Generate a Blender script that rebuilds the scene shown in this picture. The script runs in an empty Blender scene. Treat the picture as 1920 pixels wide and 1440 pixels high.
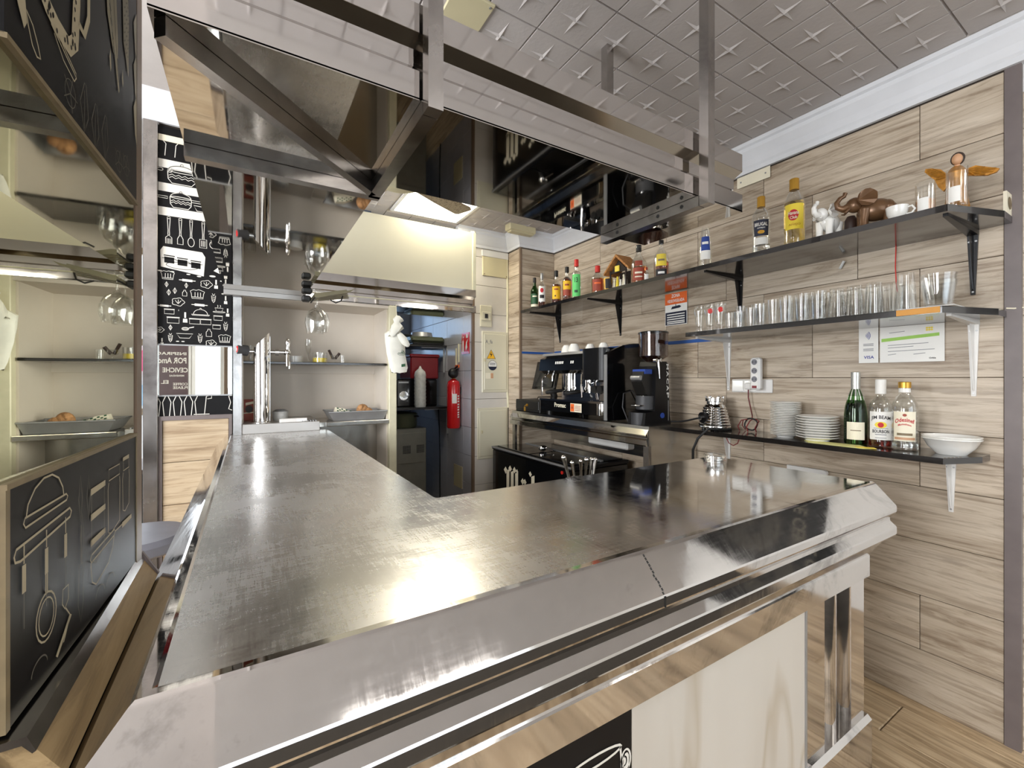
import bpy, math, random
from mathutils import Vector, Matrix
SC = bpy.context.scene
COL = SC.collection
R_ = random.Random(11)
PI = math.pi

# ---------------------------------------------------------------- camera, light, exposure
cam_d = bpy.data.cameras.new('camera'); cam = bpy.data.objects.new('camera', cam_d); COL.objects.link(cam)
cam_d.sensor_width = 36; cam_d.lens = 812/1920*36; cam_d.shift_y = -10/1920; cam_d.clip_start = 0.01
cam.location = (0, 0, 1.44); cam.rotation_euler = (PI/2, 0, -math.atan(495/812))
SC.camera = cam
SC.view_settings.view_transform = 'Standard'; SC.view_settings.look = 'None'
SC.view_settings.exposure = 0.57; SC.view_settings.gamma = 1.0
SC.view_settings.use_curve_mapping = False
wd = bpy.data.worlds.new('sky'); SC.world = wd; wd.use_nodes = True
bgn = wd.node_tree.nodes['Background']; bgn.inputs[0].default_value = (0.80, 0.89, 1.0, 1); bgn.inputs[1].default_value = 2.2
def area(name, loc, rot, sx, sy, power, col=(1, 1, 1)):
    l = bpy.data.lights.new(name, 'AREA'); l.shape = 'RECTANGLE'; l.size = sx; l.size_y = sy
    l.energy = power; l.color = col
    o = bpy.data.objects.new(name, l); o.location = loc; o.rotation_euler = rot; COL.objects.link(o)
    return o
# daylight through the street window (far left), through the shopfront behind the camera and the one on the left
area('daylight_street', (-1.65, 5.25, 1.65), (-PI/2, 0, 0), 2.2, 1.9, 46, (0.86, 0.93, 1.0))
area('daylight_front', (0.9, -2.9, 1.6), (PI/2, 0, 0), 2.6, 1.7, 8, (0.90, 0.97, 1.0))
area('daylight_left', (-2.55, 0.6, 1.7), (PI/2, 0, -PI/2), 2.6, 1.6, 150, (0.98, 0.985, 1.0))
area('daylight_kitchen', (1.25, 5.35, 2.0), (-PI/2, 0, 0), 0.7, 0.5, 2.5, (0.45, 0.68, 1.0))
area('unseen_room_lamp', (2.75, -1.6, 2.78), (0, 0, 0), 0.6, 0.6, 12, (1.0, 0.96, 0.92))  # unseen lamps behind the camera, no fixtures modelled; fill light for the room
area('unseen_room_lamp', (0.9, -1.5, 2.78), (0, 0, 0), 0.9, 0.9, 12, (1.0, 0.96, 0.92))

# ---------------------------------------------------------------- materials
def srgb(r, g, b):
    f = lambda c: (c/255/12.92) if c/255 <= 0.04045 else ((c/255+0.055)/1.055)**2.4
    return (f(r), f(g), f(b), 1)
class NT:
    def __init__(s, name):
        s.m = bpy.data.materials.new(name); s.m.use_nodes = True
        s.t = s.m.node_tree; s.n = s.t.nodes; s.l = s.t.links; s.b = s.n['Principled BSDF']
    def node(s, typ, **kw):
        x = s.n.new(typ)
        for k, v in kw.items():
            if k.startswith('i_'):
                key = k[2:]
                x.inputs[int(key) if key.isdigit() else key].default_value = v
            else: setattr(x, k, v)
        return x
    def link(s, a, b): s.l.new(a, b)
    def ramp(s, fac, stops):
        r = s.n.new('ShaderNodeValToRGB'); e = r.color_ramp.elements
        e[0].position, e[0].color = stops[0]; e[1].position, e[1].color = stops[-1]
        for p, c in stops[1:-1]:
            k = e.new(p); k.color = c
        s.l.new(fac, r.inputs[0]); return r.outputs[0]
    def coords(s, kind='Object', scale=(1, 1, 1), jitter=0):
        tc = s.n.new('ShaderNodeTexCoord'); mp = s.n.new('ShaderNodeMapping'); mp.inputs['Scale'].default_value = scale
        src = s.n.new('ShaderNodeNewGeometry').outputs['Position'] if kind == 'World' else tc.outputs[kind]
        s.l.new(src, mp.inputs[0])
        if jitter:
            oi = s.n.new('ShaderNodeObjectInfo'); mu = s.n.new('ShaderNodeMath'); mu.operation = 'MULTIPLY'; mu.inputs[1].default_value = jitter
            cx = s.n.new('ShaderNodeCombineXYZ'); s.l.new(oi.outputs['Random'], mu.inputs[0])
            for i in range(3): s.l.new(mu.outputs[0], cx.inputs[i])
            s.l.new(cx.outputs[0], mp.inputs['Location'])
        return mp.outputs[0]
    def noise(s, vec, scale, detail=4, rough=0.55, dist=0):
        x = s.n.new('ShaderNodeTexNoise'); x.inputs['Scale'].default_value = scale; x.inputs['Detail'].default_value = detail
        x.inputs['Roughness'].default_value = rough; x.inputs['Distortion'].default_value = dist
        s.l.new(vec, x.inputs['Vector']); return x.outputs['Fac']
    def bump(s, h, strength, dist=0.01):
        x = s.n.new('ShaderNodeBump'); x.inputs['Strength'].default_value = strength; x.inputs['Distance'].default_value = dist
        s.l.new(h, x.inputs['Height']); s.l.new(x.outputs[0], s.b.inputs['Normal'])
    def mix(s, fac, a, b):
        x = s.n.new('ShaderNodeMix'); x.data_type = 'RGBA'
        if isinstance(fac, float): x.inputs[0].default_value = fac
        else: s.l.new(fac, x.inputs[0])
        for i, c in ((6, a), (7, b)):
            if isinstance(c, tuple): x.inputs[i].default_value = c
            else: s.l.new(c, x.inputs[i])
        return x.outputs[2]
def plain(name, col, rough=0.5, metal=0.0, var=0.12, vscale=9, bump=0.0, bscale=60, spec=0.5, emit=0, coat=0):
    k = NT(name); b = k.b
    b.inputs['Roughness'].default_value = rough; b.inputs['Metallic'].default_value = metal
    b.inputs['Specular IOR Level'].default_value = spec; b.inputs['Coat Weight'].default_value = coat
    v = k.coords('Object')
    d = tuple(c*(1-var) for c in col[:3])+(1,); u = tuple(min(1, c*(1+var*0.6)) for c in col[:3])+(1,)
    k.link(k.ramp(k.noise(v, vscale), [(0.3, d), (0.7, u)]), b.inputs['Base Color'])
    if bump: k.bump(k.noise(v, bscale, 6), bump, 0.003)
    if emit:
        b.inputs['Emission Color'].default_value = col; b.inputs['Emission Strength'].default_value = emit
    return k.m
def wood(name, dark, mid, light, across, along, rough=0.42, bump=0.15, jit=37.0):
    """grain stretched along the plank: `along` is the object axis index that the grain follows"""
    k = NT(name)
    sc = [0, 0, 0]; sc2 = [0, 0, 0]
    for i in range(3):
        sc[i] = 1.6 if i == along else 26; sc2[i] = 0.9 if i == along else 6.0
    v1 = k.coords('Object', tuple(sc), jit); v2 = k.coords('Object', tuple(sc2), jit*0.7)
    n1 = k.noise(v1, 1.3, 12, 0.70, 1.0); n2 = k.noise(v2, 1.5, 5, 0.6, 1.2)
    a = k.ramp(n1, [(0.34, tuple(c*0.72 for c in dark[:3])+(1,)), (0.43, dark), (0.50, mid), (0.64, light)])
    b2 = k.ramp(n2, [(0.34, dark), (0.47, mid), (0.66, light)])
    c = k.mix(0.5, a, b2)
    oi = k.n.new('ShaderNodeObjectInfo'); hs = k.n.new('ShaderNodeHueSaturation')
    mr = k.n.new('ShaderNodeMapRange'); mr.inputs[3].default_value = 0.86; mr.inputs[4].default_value = 1.10
    k.link(oi.outputs['Random'], mr.inputs[0]); k.link(mr.outputs[0], hs.inputs['Value']); k.link(c, hs.inputs['Color'])
    k.link(hs.outputs[0], k.b.inputs['Base Color'])
    k.b.inputs['Roughness'].default_value = rough
    k.bump(n1, bump, 0.002)
    return k.m
def steel(name, col, r0, r1, wav=0.10, wscale=2.2, wear=0.0, dirt=0.0, scr=0.0):
    k = NT(name); b = k.b; b.inputs['Metallic'].default_value = 1
    v = k.coords('World')
    n = k.noise(v, 3.5, 6, 0.62, 0.8)
    mr = k.n.new('ShaderNodeMapRange'); mr.inputs[1].default_value = 0.3; mr.inputs[2].default_value = 0.7
    mr.inputs[3].default_value = r0; mr.inputs[4].default_value = r1; k.link(n, mr.inputs[0])
    rr = mr.outputs[0]
    h = k.noise(v, wscale, 1.5, 0.4)
    base = k.mix(0.0, col, col)
    if dirt:
        nd = k.noise(v, 1.7, 7, 0.7, 1.0)
        dk = tuple(c*0.55 for c in col[:3])+(1,)
        base = k.ramp(nd, [(0.36, dk), (0.36+dirt, col), (1.0, col)])
    if scr:
        vs = k.coords('World', (3.0, 55.0, 3.0)); vs2 = k.coords('World', (70.0, 4.0, 4.0))
        s1 = k.noise(vs, 3.0, 8, 0.75); s2 = k.noise(vs2, 3.0, 8, 0.75)
        ad = k.n.new('ShaderNodeMath'); ad.operation = 'ADD'; k.link(s1, ad.inputs[0]); k.link(s2, ad.inputs[1])
        m2 = k.n.new('ShaderNodeMapRange'); m2.inputs[1].default_value = 0.8; m2.inputs[2].default_value = 1.3
        m2.inputs[3].default_value = -scr; m2.inputs[4].default_value = scr; k.link(ad.outputs[0], m2.inputs[0])
        a2 = k.n.new('ShaderNodeMath'); a2.operation = 'ADD'; a2.use_clamp = True; k.link(rr, a2.inputs[0]); k.link(m2.outputs[0], a2.inputs[1])
        rr = a2.outputs[0]
    if wear:        # the left end of the bar top is worn dull by use
        sx = k.n.new('ShaderNodeSeparateXYZ'); k.link(v, sx.inputs[0])
        m3 = k.n.new('ShaderNodeMapRange'); m3.interpolation_type = 'SMOOTHSTEP'; m3.inputs[1].default_value = 0.35; m3.inputs[2].default_value = 1.15
        m3.inputs[3].default_value = wear; m3.inputs[4].default_value = 0.0; k.link(sx.outputs[0], m3.inputs[0])
        nw = k.noise(v, 2.4, 8, 0.72, 1.4); m4 = k.n.new('ShaderNodeMath'); m4.operation = 'MULTIPLY_ADD'; k.link(m3.outputs[0], m4.inputs[0]); k.link(nw, m4.inputs[1]); k.link(rr, m4.inputs[2])
        rr = m4.outputs[0]
    k.link(rr, b.inputs['Roughness']); k.link(base, b.inputs['Base Color'])
    k.bump(h, wav, 0.02)
    return k.m
def glass(name, col=(1, 1, 1, 1), ior=1.45, rough=0.0):
    k = NT(name); b = k.b
    b.inputs['Transmission Weight'].default_value = 1; b.inputs['IOR'].default_value = ior
    b.inputs['Roughness'].default_value = rough; b.inputs['Base Color'].default_value = col
    return k.m
MT = {}
MT['plank'] = wood('wood_look_tile', srgb(136, 117, 96), srgb(188, 172, 151), srgb(212, 198, 179), 2, 1, 0.42, 0.2)
MT['plank_x'] = wood('wood_look_tile_x', srgb(136, 117, 96), srgb(188, 172, 151), srgb(212, 198, 179), 2, 0, 0.42, 0.2)
MT['pale_plank'] = wood('pale_wood_tile', srgb(150, 126, 98), srgb(186, 164, 134), srgb(202, 184, 156), 2, 0)
MT['floor_plank'] = wood('floor_wood_tile', srgb(126, 104, 76), srgb(178, 154, 122), srgb(206, 184, 152), 0, 1, 0.35)
MT['grout'] = plain('dark_grout', srgb(62, 52, 44), 0.9)
MT['floor_base'] = plain('floor_grout', srgb(84, 70, 54), 0.8)
MT['steel'] = steel('stainless_polished', (0.60, 0.575, 0.545, 1), 0.05, 0.13, 0.10, 2.4)
MT['steel_top'] = steel('stainless_worktop', (0.80, 0.79, 0.775, 1), 0.05, 0.15, 0.06, 2.6, wear=0.36, dirt=0.0, scr=0.06)
MT['steel_edge'] = steel('stainless_edge', (0.62, 0.60, 0.58, 1), 0.02, 0.14, 0.05, 3.0, dirt=0.10, scr=0.04)
MT['steel_mirror'] = steel('stainless_mirror', (0.62, 0.595, 0.55, 1), 0.012, 0.05, 0.09, 1.5)
MT['steel_fascia'] = steel('stainless_fascia', (0.66, 0.64, 0.625, 1), 0.03, 0.09, 0.05, 1.6)
MT['steel_tube'] = steel('stainless_tube', (0.50, 0.475, 0.455, 1), 0.14, 0.30, 0.012, 5.0, dirt=0.2)
MT['steel_dark_reflection'] = steel('stainless_dark_reflection', (0.24, 0.205, 0.16, 1), 0.10, 0.2, 0.02, 4.0)  # dark tint stands in for a dim floor reflected in the canopy bevel
MT['steel_brushed'] = steel('brushed_stainless', (0.48, 0.455, 0.43, 1), 0.34, 0.46, 0.02, 4.0)
MT['steel_back'] = steel('stainless_back', (0.58, 0.56, 0.52, 1), 0.14, 0.28, 0.08, 4.0)
MT['foil'] = plain('silver_foil', srgb(196, 196, 190), 0.3, 0.6, var=0.15, vscale=60)
MT['chrome'] = steel('chrome', (0.80, 0.79, 0.78, 1), 0.02, 0.06, 0.03, 12.0)
MT['alu'] = plain('brushed_aluminium', srgb(168, 168, 168), 0.36, 0.6)
MT['bare_wood'] = plain('bare_board_edge', srgb(206, 146, 66), 0.6, var=0.1)
MT['cream_alu'] = plain('cream_metal_post', srgb(222, 216, 186), 0.35, 0.0)
MT['mirror'] = steel('mirror_glass', (0.80, 0.80, 0.74, 1), 0.004, 0.008, 0.015, 1.2)
MT['smoked_mirror'] = steel('old_mirror', (0.60, 0.59, 0.46, 1), 0.006, 0.015, 0.03, 1.6)
def thin_glass(name, tint=(0.985, 0.99, 0.985, 1)):
    k = NT(name); k.n.remove(k.b)
    out = [x for x in k.n if x.type == 'OUTPUT_MATERIAL'][0]
    tr = k.n.new('ShaderNodeBsdfTransparent'); tr.inputs[0].default_value = tint
    gl = k.n.new('ShaderNodeBsdfGlossy'); gl.inputs['Roughness'].default_value = 0.01; gl.inputs[0].default_value = (1, 1, 1, 1)
    lw = k.n.new('ShaderNodeLayerWeight'); lw.inputs[0].default_value = 0.22
    mr = k.n.new('ShaderNodeMapRange'); mr.inputs[3].default_value = 0.035; mr.inputs[4].default_value = 0.55
    k.link(lw.outputs['Facing'], mr.inputs[0])
    mx = k.n.new('ShaderNodeMixShader'); k.link(mr.outputs[0], mx.inputs[0]); k.link(tr.outputs[0], mx.inputs[1]); k.link(gl.outputs[0], mx.inputs[2]); k.link(mx.outputs[0], out.inputs[0])
    return k.m
MT['glass'] = thin_glass('clear_glass')
MT['pane'] = thin_glass('window_pane', (0.98, 0.99, 0.99, 1))
MT['green_glass'] = glass('green_glass', (0.10, 0.30, 0.06, 1))
MT['amber'] = glass('amber_liquor', (0.80, 0.30, 0.04, 1), 1.34)
MT['brown_liquor'] = glass('brown_liquor', (0.34, 0.075, 0.02, 1), 1.34)
MT['gold_liquor'] = glass('gold_liquor', (0.93, 0.74, 0.25, 1), 1.34)
MT['red_liquor'] = glass('red_liquor', (0.40, 0.04, 0.02, 1), 1.34)
MT['clear_liquor'] = glass('clear_liquor', (0.97, 0.98, 0.97, 1), 1.33)
MT['plastic_bag'] = plain('thin_white_plastic', srgb(238, 236, 224), 0.45)
MT['white'] = plain('white_paint', srgb(226, 224, 220), 0.45, var=0.05)
MT['panel_white'] = plain('white_laminate', srgb(214, 208, 184), 0.28, var=0.03, vscale=3)
MT['cabinet_white'] = plain('cabinet_lining', srgb(214, 204, 190), 0.5, var=0.06, vscale=3)
MT['cornice'] = plain('white_cornice', srgb(222, 223, 226), 0.5, var=0.03)
MT['ceil'] = plain('ceiling_tile', srgb(188, 181, 177), 0.75, var=0.05, vscale=5, bump=0.35, bscale=55)
MT['ceil_flat'] = plain('ceiling_paint', srgb(194, 187, 182), 0.8, var=0.05, bump=0.1)
MT['tile'] = plain('white_wall_tile', srgb(212, 206, 196), 0.22, var=0.04)
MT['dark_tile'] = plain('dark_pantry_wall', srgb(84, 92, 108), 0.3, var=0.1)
MT['tile_blue'] = plain('grey_wall_tile', srgb(182, 182, 188), 0.2, var=0.04)
MT['porcelain'] = plain('white_porcelain', srgb(236, 234, 228), 0.15, var=0.02, coat=0.4)
MT['black_board'] = plain('black_laminate', srgb(20, 19, 20), 0.42, var=0.15, spec=0.18)
MT['black_shelf'] = plain('black_shelf_board', srgb(26, 23, 22), 0.16, var=0.2, coat=0.5)
MT['black_gloss'] = plain('black_gloss', srgb(12, 12, 13), 0.12, var=0.1, coat=0.5)
MT['black_matt'] = plain('black_matt', srgb(24, 23, 22), 0.45, var=0.15)
MT['black_metal'] = plain('black_metal', srgb(20, 20, 22), 0.3, 0.3)
MT['mat'] = plain('added_dark_mat', srgb(60, 54, 46), 0.95, var=0.2, vscale=60)  # for the added mat that darkens the steel reflections
MT['added_base'] = plain('added_dark_base', srgb(58, 50, 42), 0.4)  # for the dark base added low on the front wall
MT['dark_grey'] = plain('dark_grey', srgb(58, 58, 60), 0.5)
MT['grey_trim'] = plain('grey_corner_trim', srgb(112, 102, 100), 0.45)
MT['chalk'] = plain('chalk_white_print', srgb(226, 222, 212), 0.6, var=0.03)
MT['chalk_tan'] = plain('faded_print', srgb(176, 163, 134), 0.6, var=0.08)
MT['chalk_dim'] = plain('worn_print', srgb(104, 98, 86), 0.6, var=0.3, vscale=30)
MT['marble'] = None
MT['ledge_wood'] = wood('edge_wood', srgb(104, 84, 56), srgb(146, 122, 86), srgb(170, 146, 108), 0, 1, 0.5)
MT['edge_trim'] = plain('tan_edging', srgb(126, 110, 82), 0.5, var=0.2, vscale=40)
MT['brown_trim'] = plain('brown_post', srgb(120, 100, 82), 0.45)
MT['beige'] = plain('beige_plastic', srgb(206, 196, 160), 0.45, var=0.04)
MT['red'] = plain('red_paint', srgb(205, 22, 26), 0.22, coat=0.5, var=0.05)
MT['dark_red'] = plain('dark_red_box', srgb(112, 14, 20), 0.35)
MT['red_cap'] = plain('red_cap', srgb(206, 42, 34), 0.35)
MT['yellow'] = plain('yellow_label', srgb(246, 190, 30), 0.5, var=0.04)
MT['lemon'] = plain('lemon_label', srgb(240, 214, 62), 0.5, var=0.04)
MT['green_label'] = plain('green_label', srgb(104, 214, 118), 0.5, var=0.05)
MT['dark_green'] = plain('dark_green_label', srgb(38, 84, 52), 0.5)
MT['cream_label'] = plain('cream_label', srgb(236, 228, 204), 0.55, var=0.03)
MT['white_label'] = plain('white_label', srgb(236, 234, 228), 0.55, var=0.02)
MT['red_label'] = plain('red_label', srgb(158, 66, 44), 0.5)
MT['navy'] = plain('navy_label', srgb(24, 30, 54), 0.5)
MT['blue_label'] = plain('blue_label', srgb(40, 70, 150), 0.5)
MT['blue_tape'] = plain('blue_tape', srgb(34, 84, 158), 0.5, var=0.05)
MT['orange'] = plain('orange_sign', srgb(236, 108, 44), 0.5)
MT['gold'] = plain('gold_foil', srgb(196, 150, 60), 0.3, 0.7)
MT['ink'] = plain('black_ink', srgb(34, 32, 36), 0.6)
MT['ink_grey'] = plain('grey_ink', srgb(120, 120, 126), 0.6)
MT['ink_red'] = plain('red_ink', srgb(196, 34, 46), 0.6)
MT['ink_blue'] = plain('blue_ink', srgb(44, 62, 150), 0.6)
MT['lime'] = plain('lime_band', srgb(158, 204, 92), 0.6)
MT['bronze'] = plain('brown_bronze_resin', srgb(112, 82, 56), 0.3, 0.35, var=0.25, vscale=30)
MT['angel_gold'] = plain('worn_gold_resin', srgb(186, 128, 44), 0.4, 0.4, var=0.35, vscale=40, bump=0.6, bscale=70)
MT['skin_resin'] = plain('painted_resin_face', srgb(206, 158, 120), 0.5)
MT['hair_resin'] = plain('painted_resin_hair', srgb(52, 34, 26), 0.5)
MT['roof'] = plain('straw_roof', srgb(186, 128, 70), 0.8, var=0.35, vscale=60, bump=0.8, bscale=90)
MT['bark'] = plain('dark_bark', srgb(44, 32, 26), 0.8)
MT['bread'] = plain('crusty_bread', srgb(186, 138, 92), 0.8, var=0.35, vscale=60, bump=0.7, bscale=80)
MT['beans'] = plain('coffee_beans', srgb(66, 36, 22), 0.35, var=0.75, vscale=130, bump=1.0, bscale=130)
MT['smoky'] = thin_glass('smoky_plastic', (0.78, 0.70, 0.66, 1))
MT['cable_red'] = plain('red_black_cable', srgb(120, 36, 36), 0.5, var=0.6, vscale=30)
MT['cable_black'] = plain('black_cable', srgb(20, 20, 20), 0.5)
MT['envelope'] = plain('yellow_paper', srgb(232, 226, 150), 0.6, var=0.05)
MT['screen'] = plain('dark_screen', srgb(42, 42, 40), 0.08)
MT['stool'] = plain('grey_leatherette', srgb(98, 98, 106), 0.45)
MT['led'] = plain('led_panel', (1.0, 0.95, 0.80, 1), 0.5, var=0, emit=3.5)
MT['fan'] = plain('dusty_fan_blade', srgb(158, 136, 106), 0.5, var=0.25, vscale=22)
MT['hi_vis'] = plain('warning_yellow', srgb(246, 186, 40), 0.5, var=0.03)
MT['pink'] = plain('pink_sign', srgb(236, 60, 120), 0.5)
MT['pale_blue'] = plain('pale_blue_shutter', srgb(150, 190, 224), 0.5)
MT['maroon'] = plain('maroon_poster', srgb(72, 44, 48), 0.4, var=0.15)
MT['green_pot'] = plain('olive_pot', srgb(92, 96, 74), 0.35, 0.3)
MT['rack_grey'] = plain('dull_rack_metal', srgb(118, 112, 88), 0.4, 0.3)
MT['oven'] = plain('grey_oven', srgb(120, 118, 108), 0.4, 0.4)
MT['frost'] = plain('frosted_plastic', srgb(196, 196, 192), 0.4, var=0.2, vscale=40)
def marble():
    k = NT('cream_marble'); v = k.coords('Object', (2.6, 1.0, 0.55), 0)
    mp = v.node; mp.inputs['Rotation'].default_value = (0, math.radians(14), 0)
    n = k.noise(v, 2.2, 2, 0.5, 0.1); n2 = k.noise(v, 1.9, 2, 0.45, 0.25)
    a = k.ramp(n, [(0.36, srgb(190, 183, 172)), (0.55, srgb(204, 198, 188)), (0.75, srgb(208, 203, 194))])
    b = k.ramp(n2, [(0.44, srgb(206, 200, 190)), (0.485, srgb(170, 152, 124)), (0.53, srgb(206, 200, 190))])
    k.link(k.mix(0.45, a, b), k.b.inputs['Base Color']); k.b.inputs['Roughness'].default_value = 0.18
    return k.m
MT['marble'] = marble()
def speckled():
    k = NT('speckled_fan_blade'); v = k.coords('Object')
    n = k.noise(v, 130, 2, 0.5); g = k.noise(v, 6, 2, 0.5)
    k.link(k.mix(k.ramp(n, [(0.56, (0, 0, 0, 1)), (0.62, (1, 1, 1, 1))]), srgb(178, 158, 128), srgb(92, 70, 48)), k.b.inputs['Base Color'])
    return k.m
MT['fan'] = speckled()

# ---------------------------------------------------------------- mesh builder
class MB:
    def __init__(s): s.v = []; s.f = []; s.s = []; s.m = []
    def add(s, vs, fs, smooth=False, mi=0):
        o = len(s.v); s.v += [tuple(x) for x in vs]
        for f in fs: s.f.append(tuple(i+o for i in f)); s.s.append(smooth); s.m.append(mi)
        return s
    def box(s, a, b, mi=0):
        (x0, y0, z0), (x1, y1, z1) = a, b
        vs = [(x0, y0, z0), (x1, y0, z0), (x1, y1, z0), (x0, y1, z0), (x0, y0, z1), (x1, y0, z1), (x1, y1, z1), (x0, y1, z1)]
        return s.add(vs, [(3, 2, 1, 0), (4, 5, 6, 7), (0, 1, 5, 4), (1, 2, 6, 5), (2, 3, 7, 6), (3, 0, 4, 7)], False, mi)
    def bbox(s, a, b, c, mi=0):
        """chamfered box"""
        lo = [min(a[i], b[i]) for i in range(3)]; hi = [max(a[i], b[i]) for i in range(3)]
        c = min([c]+[(hi[i]-lo[i])*0.45 for i in range(3)])
        vs = []; idx = {}
        for sx in (0, 1):
            for sy in (0, 1):
                for sz in (0, 1):
                    sg = (sx, sy, sz)
                    for ax in range(3):
                        p = [0, 0, 0]
                        for i in range(3):
                            e = hi[i] if sg[i] else lo[i]
                            p[i] = e if i == ax else (e-c if sg[i] else e+c)
                        idx[(sg, ax)] = len(vs); vs.append(p)
        cen = Vector([(lo[i]+hi[i])/2 for i in range(3)]); fs = []
        def face(l):
            P = [Vector(vs[i]) for i in l]; n = (P[1]-P[0]).cross(P[2]-P[0])
            m = sum(P, Vector())/len(P)
            fs.append(tuple(l) if n.dot(m-cen) > 0 else tuple(reversed(l)))
        for ax in range(3):
            o1, o2 = [i for i in range(3) if i != ax]
            for e in (0, 1):
                l = []
                for p, q in ((0, 0), (1, 0), (1, 1), (0, 1)):
                    sg = [0, 0, 0]; sg[ax] = e; sg[o1] = p; sg[o2] = q; l.append(idx[(tuple(sg), ax)])
                face(l)
            for p in (0, 1):
                for q in (0, 1):
                    l = []
                    for e, w in ((0, o1), (1, o1), (1, o2), (0, o2)):
                        sg = [0, 0, 0]; sg[ax] = e; sg[o1] = p; sg[o2] = q; l.append(idx[(tuple(sg), w)])
                    face(l)
        for sx in (0, 1):
            for sy in (0, 1):
                for sz in (0, 1): face([idx[((sx, sy, sz), i)] for i in range(3)])
        return s.add(vs, fs, False, mi)
    def obox(s, p0, p1, w, h, up=(0, 0, 1), mi=0):
        """square bar from p0 to p1"""
        p0 = Vector(p0); p1 = Vector(p1); d = (p1-p0).normalized(); u = Vector(up); a = d.cross(u)
        if a.length < 1e-4: a = d.cross(Vector((0, 1, 0)))
        a.normalize(); b = a.cross(d).normalized(); a *= w/2; b *= h/2
        vs = [p0-a-b, p0+a-b, p0+a+b, p0-a+b, p1-a-b, p1+a-b, p1+a+b, p1-a+b]
        return s.add(vs, [(0, 1, 2, 3), (7, 6, 5, 4), (4, 5, 1, 0), (5, 6, 2, 1), (6, 7, 3, 2), (7, 4, 0, 3)], False, mi)
    def cyl(s, p0, p1, r0, r1=None, n=14, smooth=True, mi=0):
        r1 = r0 if r1 is None else r1
        p0 = Vector(p0); p1 = Vector(p1); d = (p1-p0).normalized()
        a = d.cross(Vector((0, 0, 1)))
        if a.length < 1e-4: a = Vector((1, 0, 0))
        a.normalize(); b = d.cross(a); vs = []
        for p, r in ((p0, r0), (p1, r1)):
            for i in range(n):
                t = 2*PI*i/n; vs.append(p+a*(r*math.cos(t))+b*(r*math.sin(t)))
        s.add(vs, [(i, (i+1) % n, n+(i+1) % n, n+i) for i in range(n)], smooth, mi)
        s.add(vs, [tuple(range(n-1, -1, -1)), tuple(range(n, 2*n))], False, mi)
        return s
    def lathe(s, prof, c=(0, 0, 0), n=20, mi=0, smooth=True, sy=1.0, rot=0.0):
        """prof: (r,z) list from bottom to top on the outside; closes at r=0 by a fan"""
        vs = []; fs = []; ring = []
        for r, z in prof:
            if r < 1e-6: ring.append([len(vs)]); vs.append((c[0], c[1], c[2]+z))
            else:
                ring.append(list(range(len(vs), len(vs)+n)))
                for i in range(n):
                    t = 2*PI*(i+0.5)/n+rot; vs.append((c[0]+r*math.cos(t), c[1]+r*math.sin(t)*sy, c[2]+z))
        for A, B in zip(ring, ring[1:]):
            for i in range(n):
                j = (i+1) % n
                if len(A) == 1 and len(B) == 1: continue
                if len(A) == 1: fs.append((A[0], B[j], B[i]))
                elif len(B) == 1: fs.append((A[i], A[j], B[0]))
                else: fs.append((A[i], A[j], B[j], B[i]))
        return s.add(vs, fs, smooth, mi)
    def tube(s, pts, r, n=8, closed=False, mi=0):
        P = [Vector(p) for p in pts]; N = len(P); vs = []; fs = []; up = None
        rr = r if isinstance(r, (list, tuple)) else [r]*N
        for i, p in enumerate(P):
            if closed: d = P[(i+1) % N]-P[i-1]
            else: d = P[min(i+1, N-1)]-P[max(i-1, 0)]
            d.normalize()
            if up is None:
                up = d.cross(Vector((0, 0, 1)))
                if up.length < 1e-3: up = d.cross(Vector((0, 1, 0)))
            a = (up-d*up.dot(d)); a.normalize(); up = a; b = d.cross(a)
            for k in range(n):
                t = 2*PI*k/n; vs.append(p+a*(rr[i]*math.cos(t))+b*(rr[i]*math.sin(t)))
        for i in range(N if closed else N-1):
            j = (i+1) % N
            for k in range(n): fs.append((i*n+k, i*n+(k+1) % n, j*n+(k+1) % n, j*n+k))
        s.add(vs, fs, True, mi)
        if not closed: s.add(vs, [tuple(range(n-1, -1, -1)), tuple(range((N-1)*n, N*n))], False, mi)
        return s
    def sph(s, c, r, nu=14, nv=9, mi=0, rot=None):
        if not isinstance(r, (tuple, list)): r = (r, r, r)
        vs = []; fs = []; M = rot or Matrix.Identity(3); c = Vector(c)
        for j in range(nv+1):
            ph = -PI/2+PI*j/nv
            for i in range(nu):
                t = 2*PI*i/nu
                vs.append(c+M @ Vector((r[0]*math.cos(ph)*math.cos(t), r[1]*math.cos(ph)*math.sin(t), r[2]*math.sin(ph))))
        for j in range(nv):
            for i in range(nu): fs.append((j*nu+i, j*nu+(i+1) % nu, (j+1)*nu+(i+1) % nu, (j+1)*nu+i))
        return s.add(vs, fs, True, mi)
    def prism(s, poly, plane, a, b, mi=0, smooth=False):
        """poly 2D, extruded from a to b along the axis missing from `plane`"""
        def P(p, t): return {'xy': (p[0], p[1], t), 'xz': (p[0], t, p[1]), 'yz': (t, p[0], p[1])}[plane]
        n = len(poly); vs = [P(p, a) for p in poly]+[P(p, b) for p in poly]
        ar = sum(poly[i][0]*poly[(i+1) % n][1]-poly[(i+1) % n][0]*poly[i][1] for i in range(n))
        flip = (ar < 0) ^ (b < a) ^ (plane == 'xz')
        sides = [(i, (i+1) % n, n+(i+1) % n, n+i) for i in range(n)]; caps = [tuple(range(n-1, -1, -1)), tuple(range(n, 2*n))]
        if flip: sides = [tuple(reversed(f)) for f in sides]; caps = [tuple(reversed(f)) for f in caps]
        s.add(vs, sides, smooth, mi); s.add(vs, caps, False, mi); return s
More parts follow.
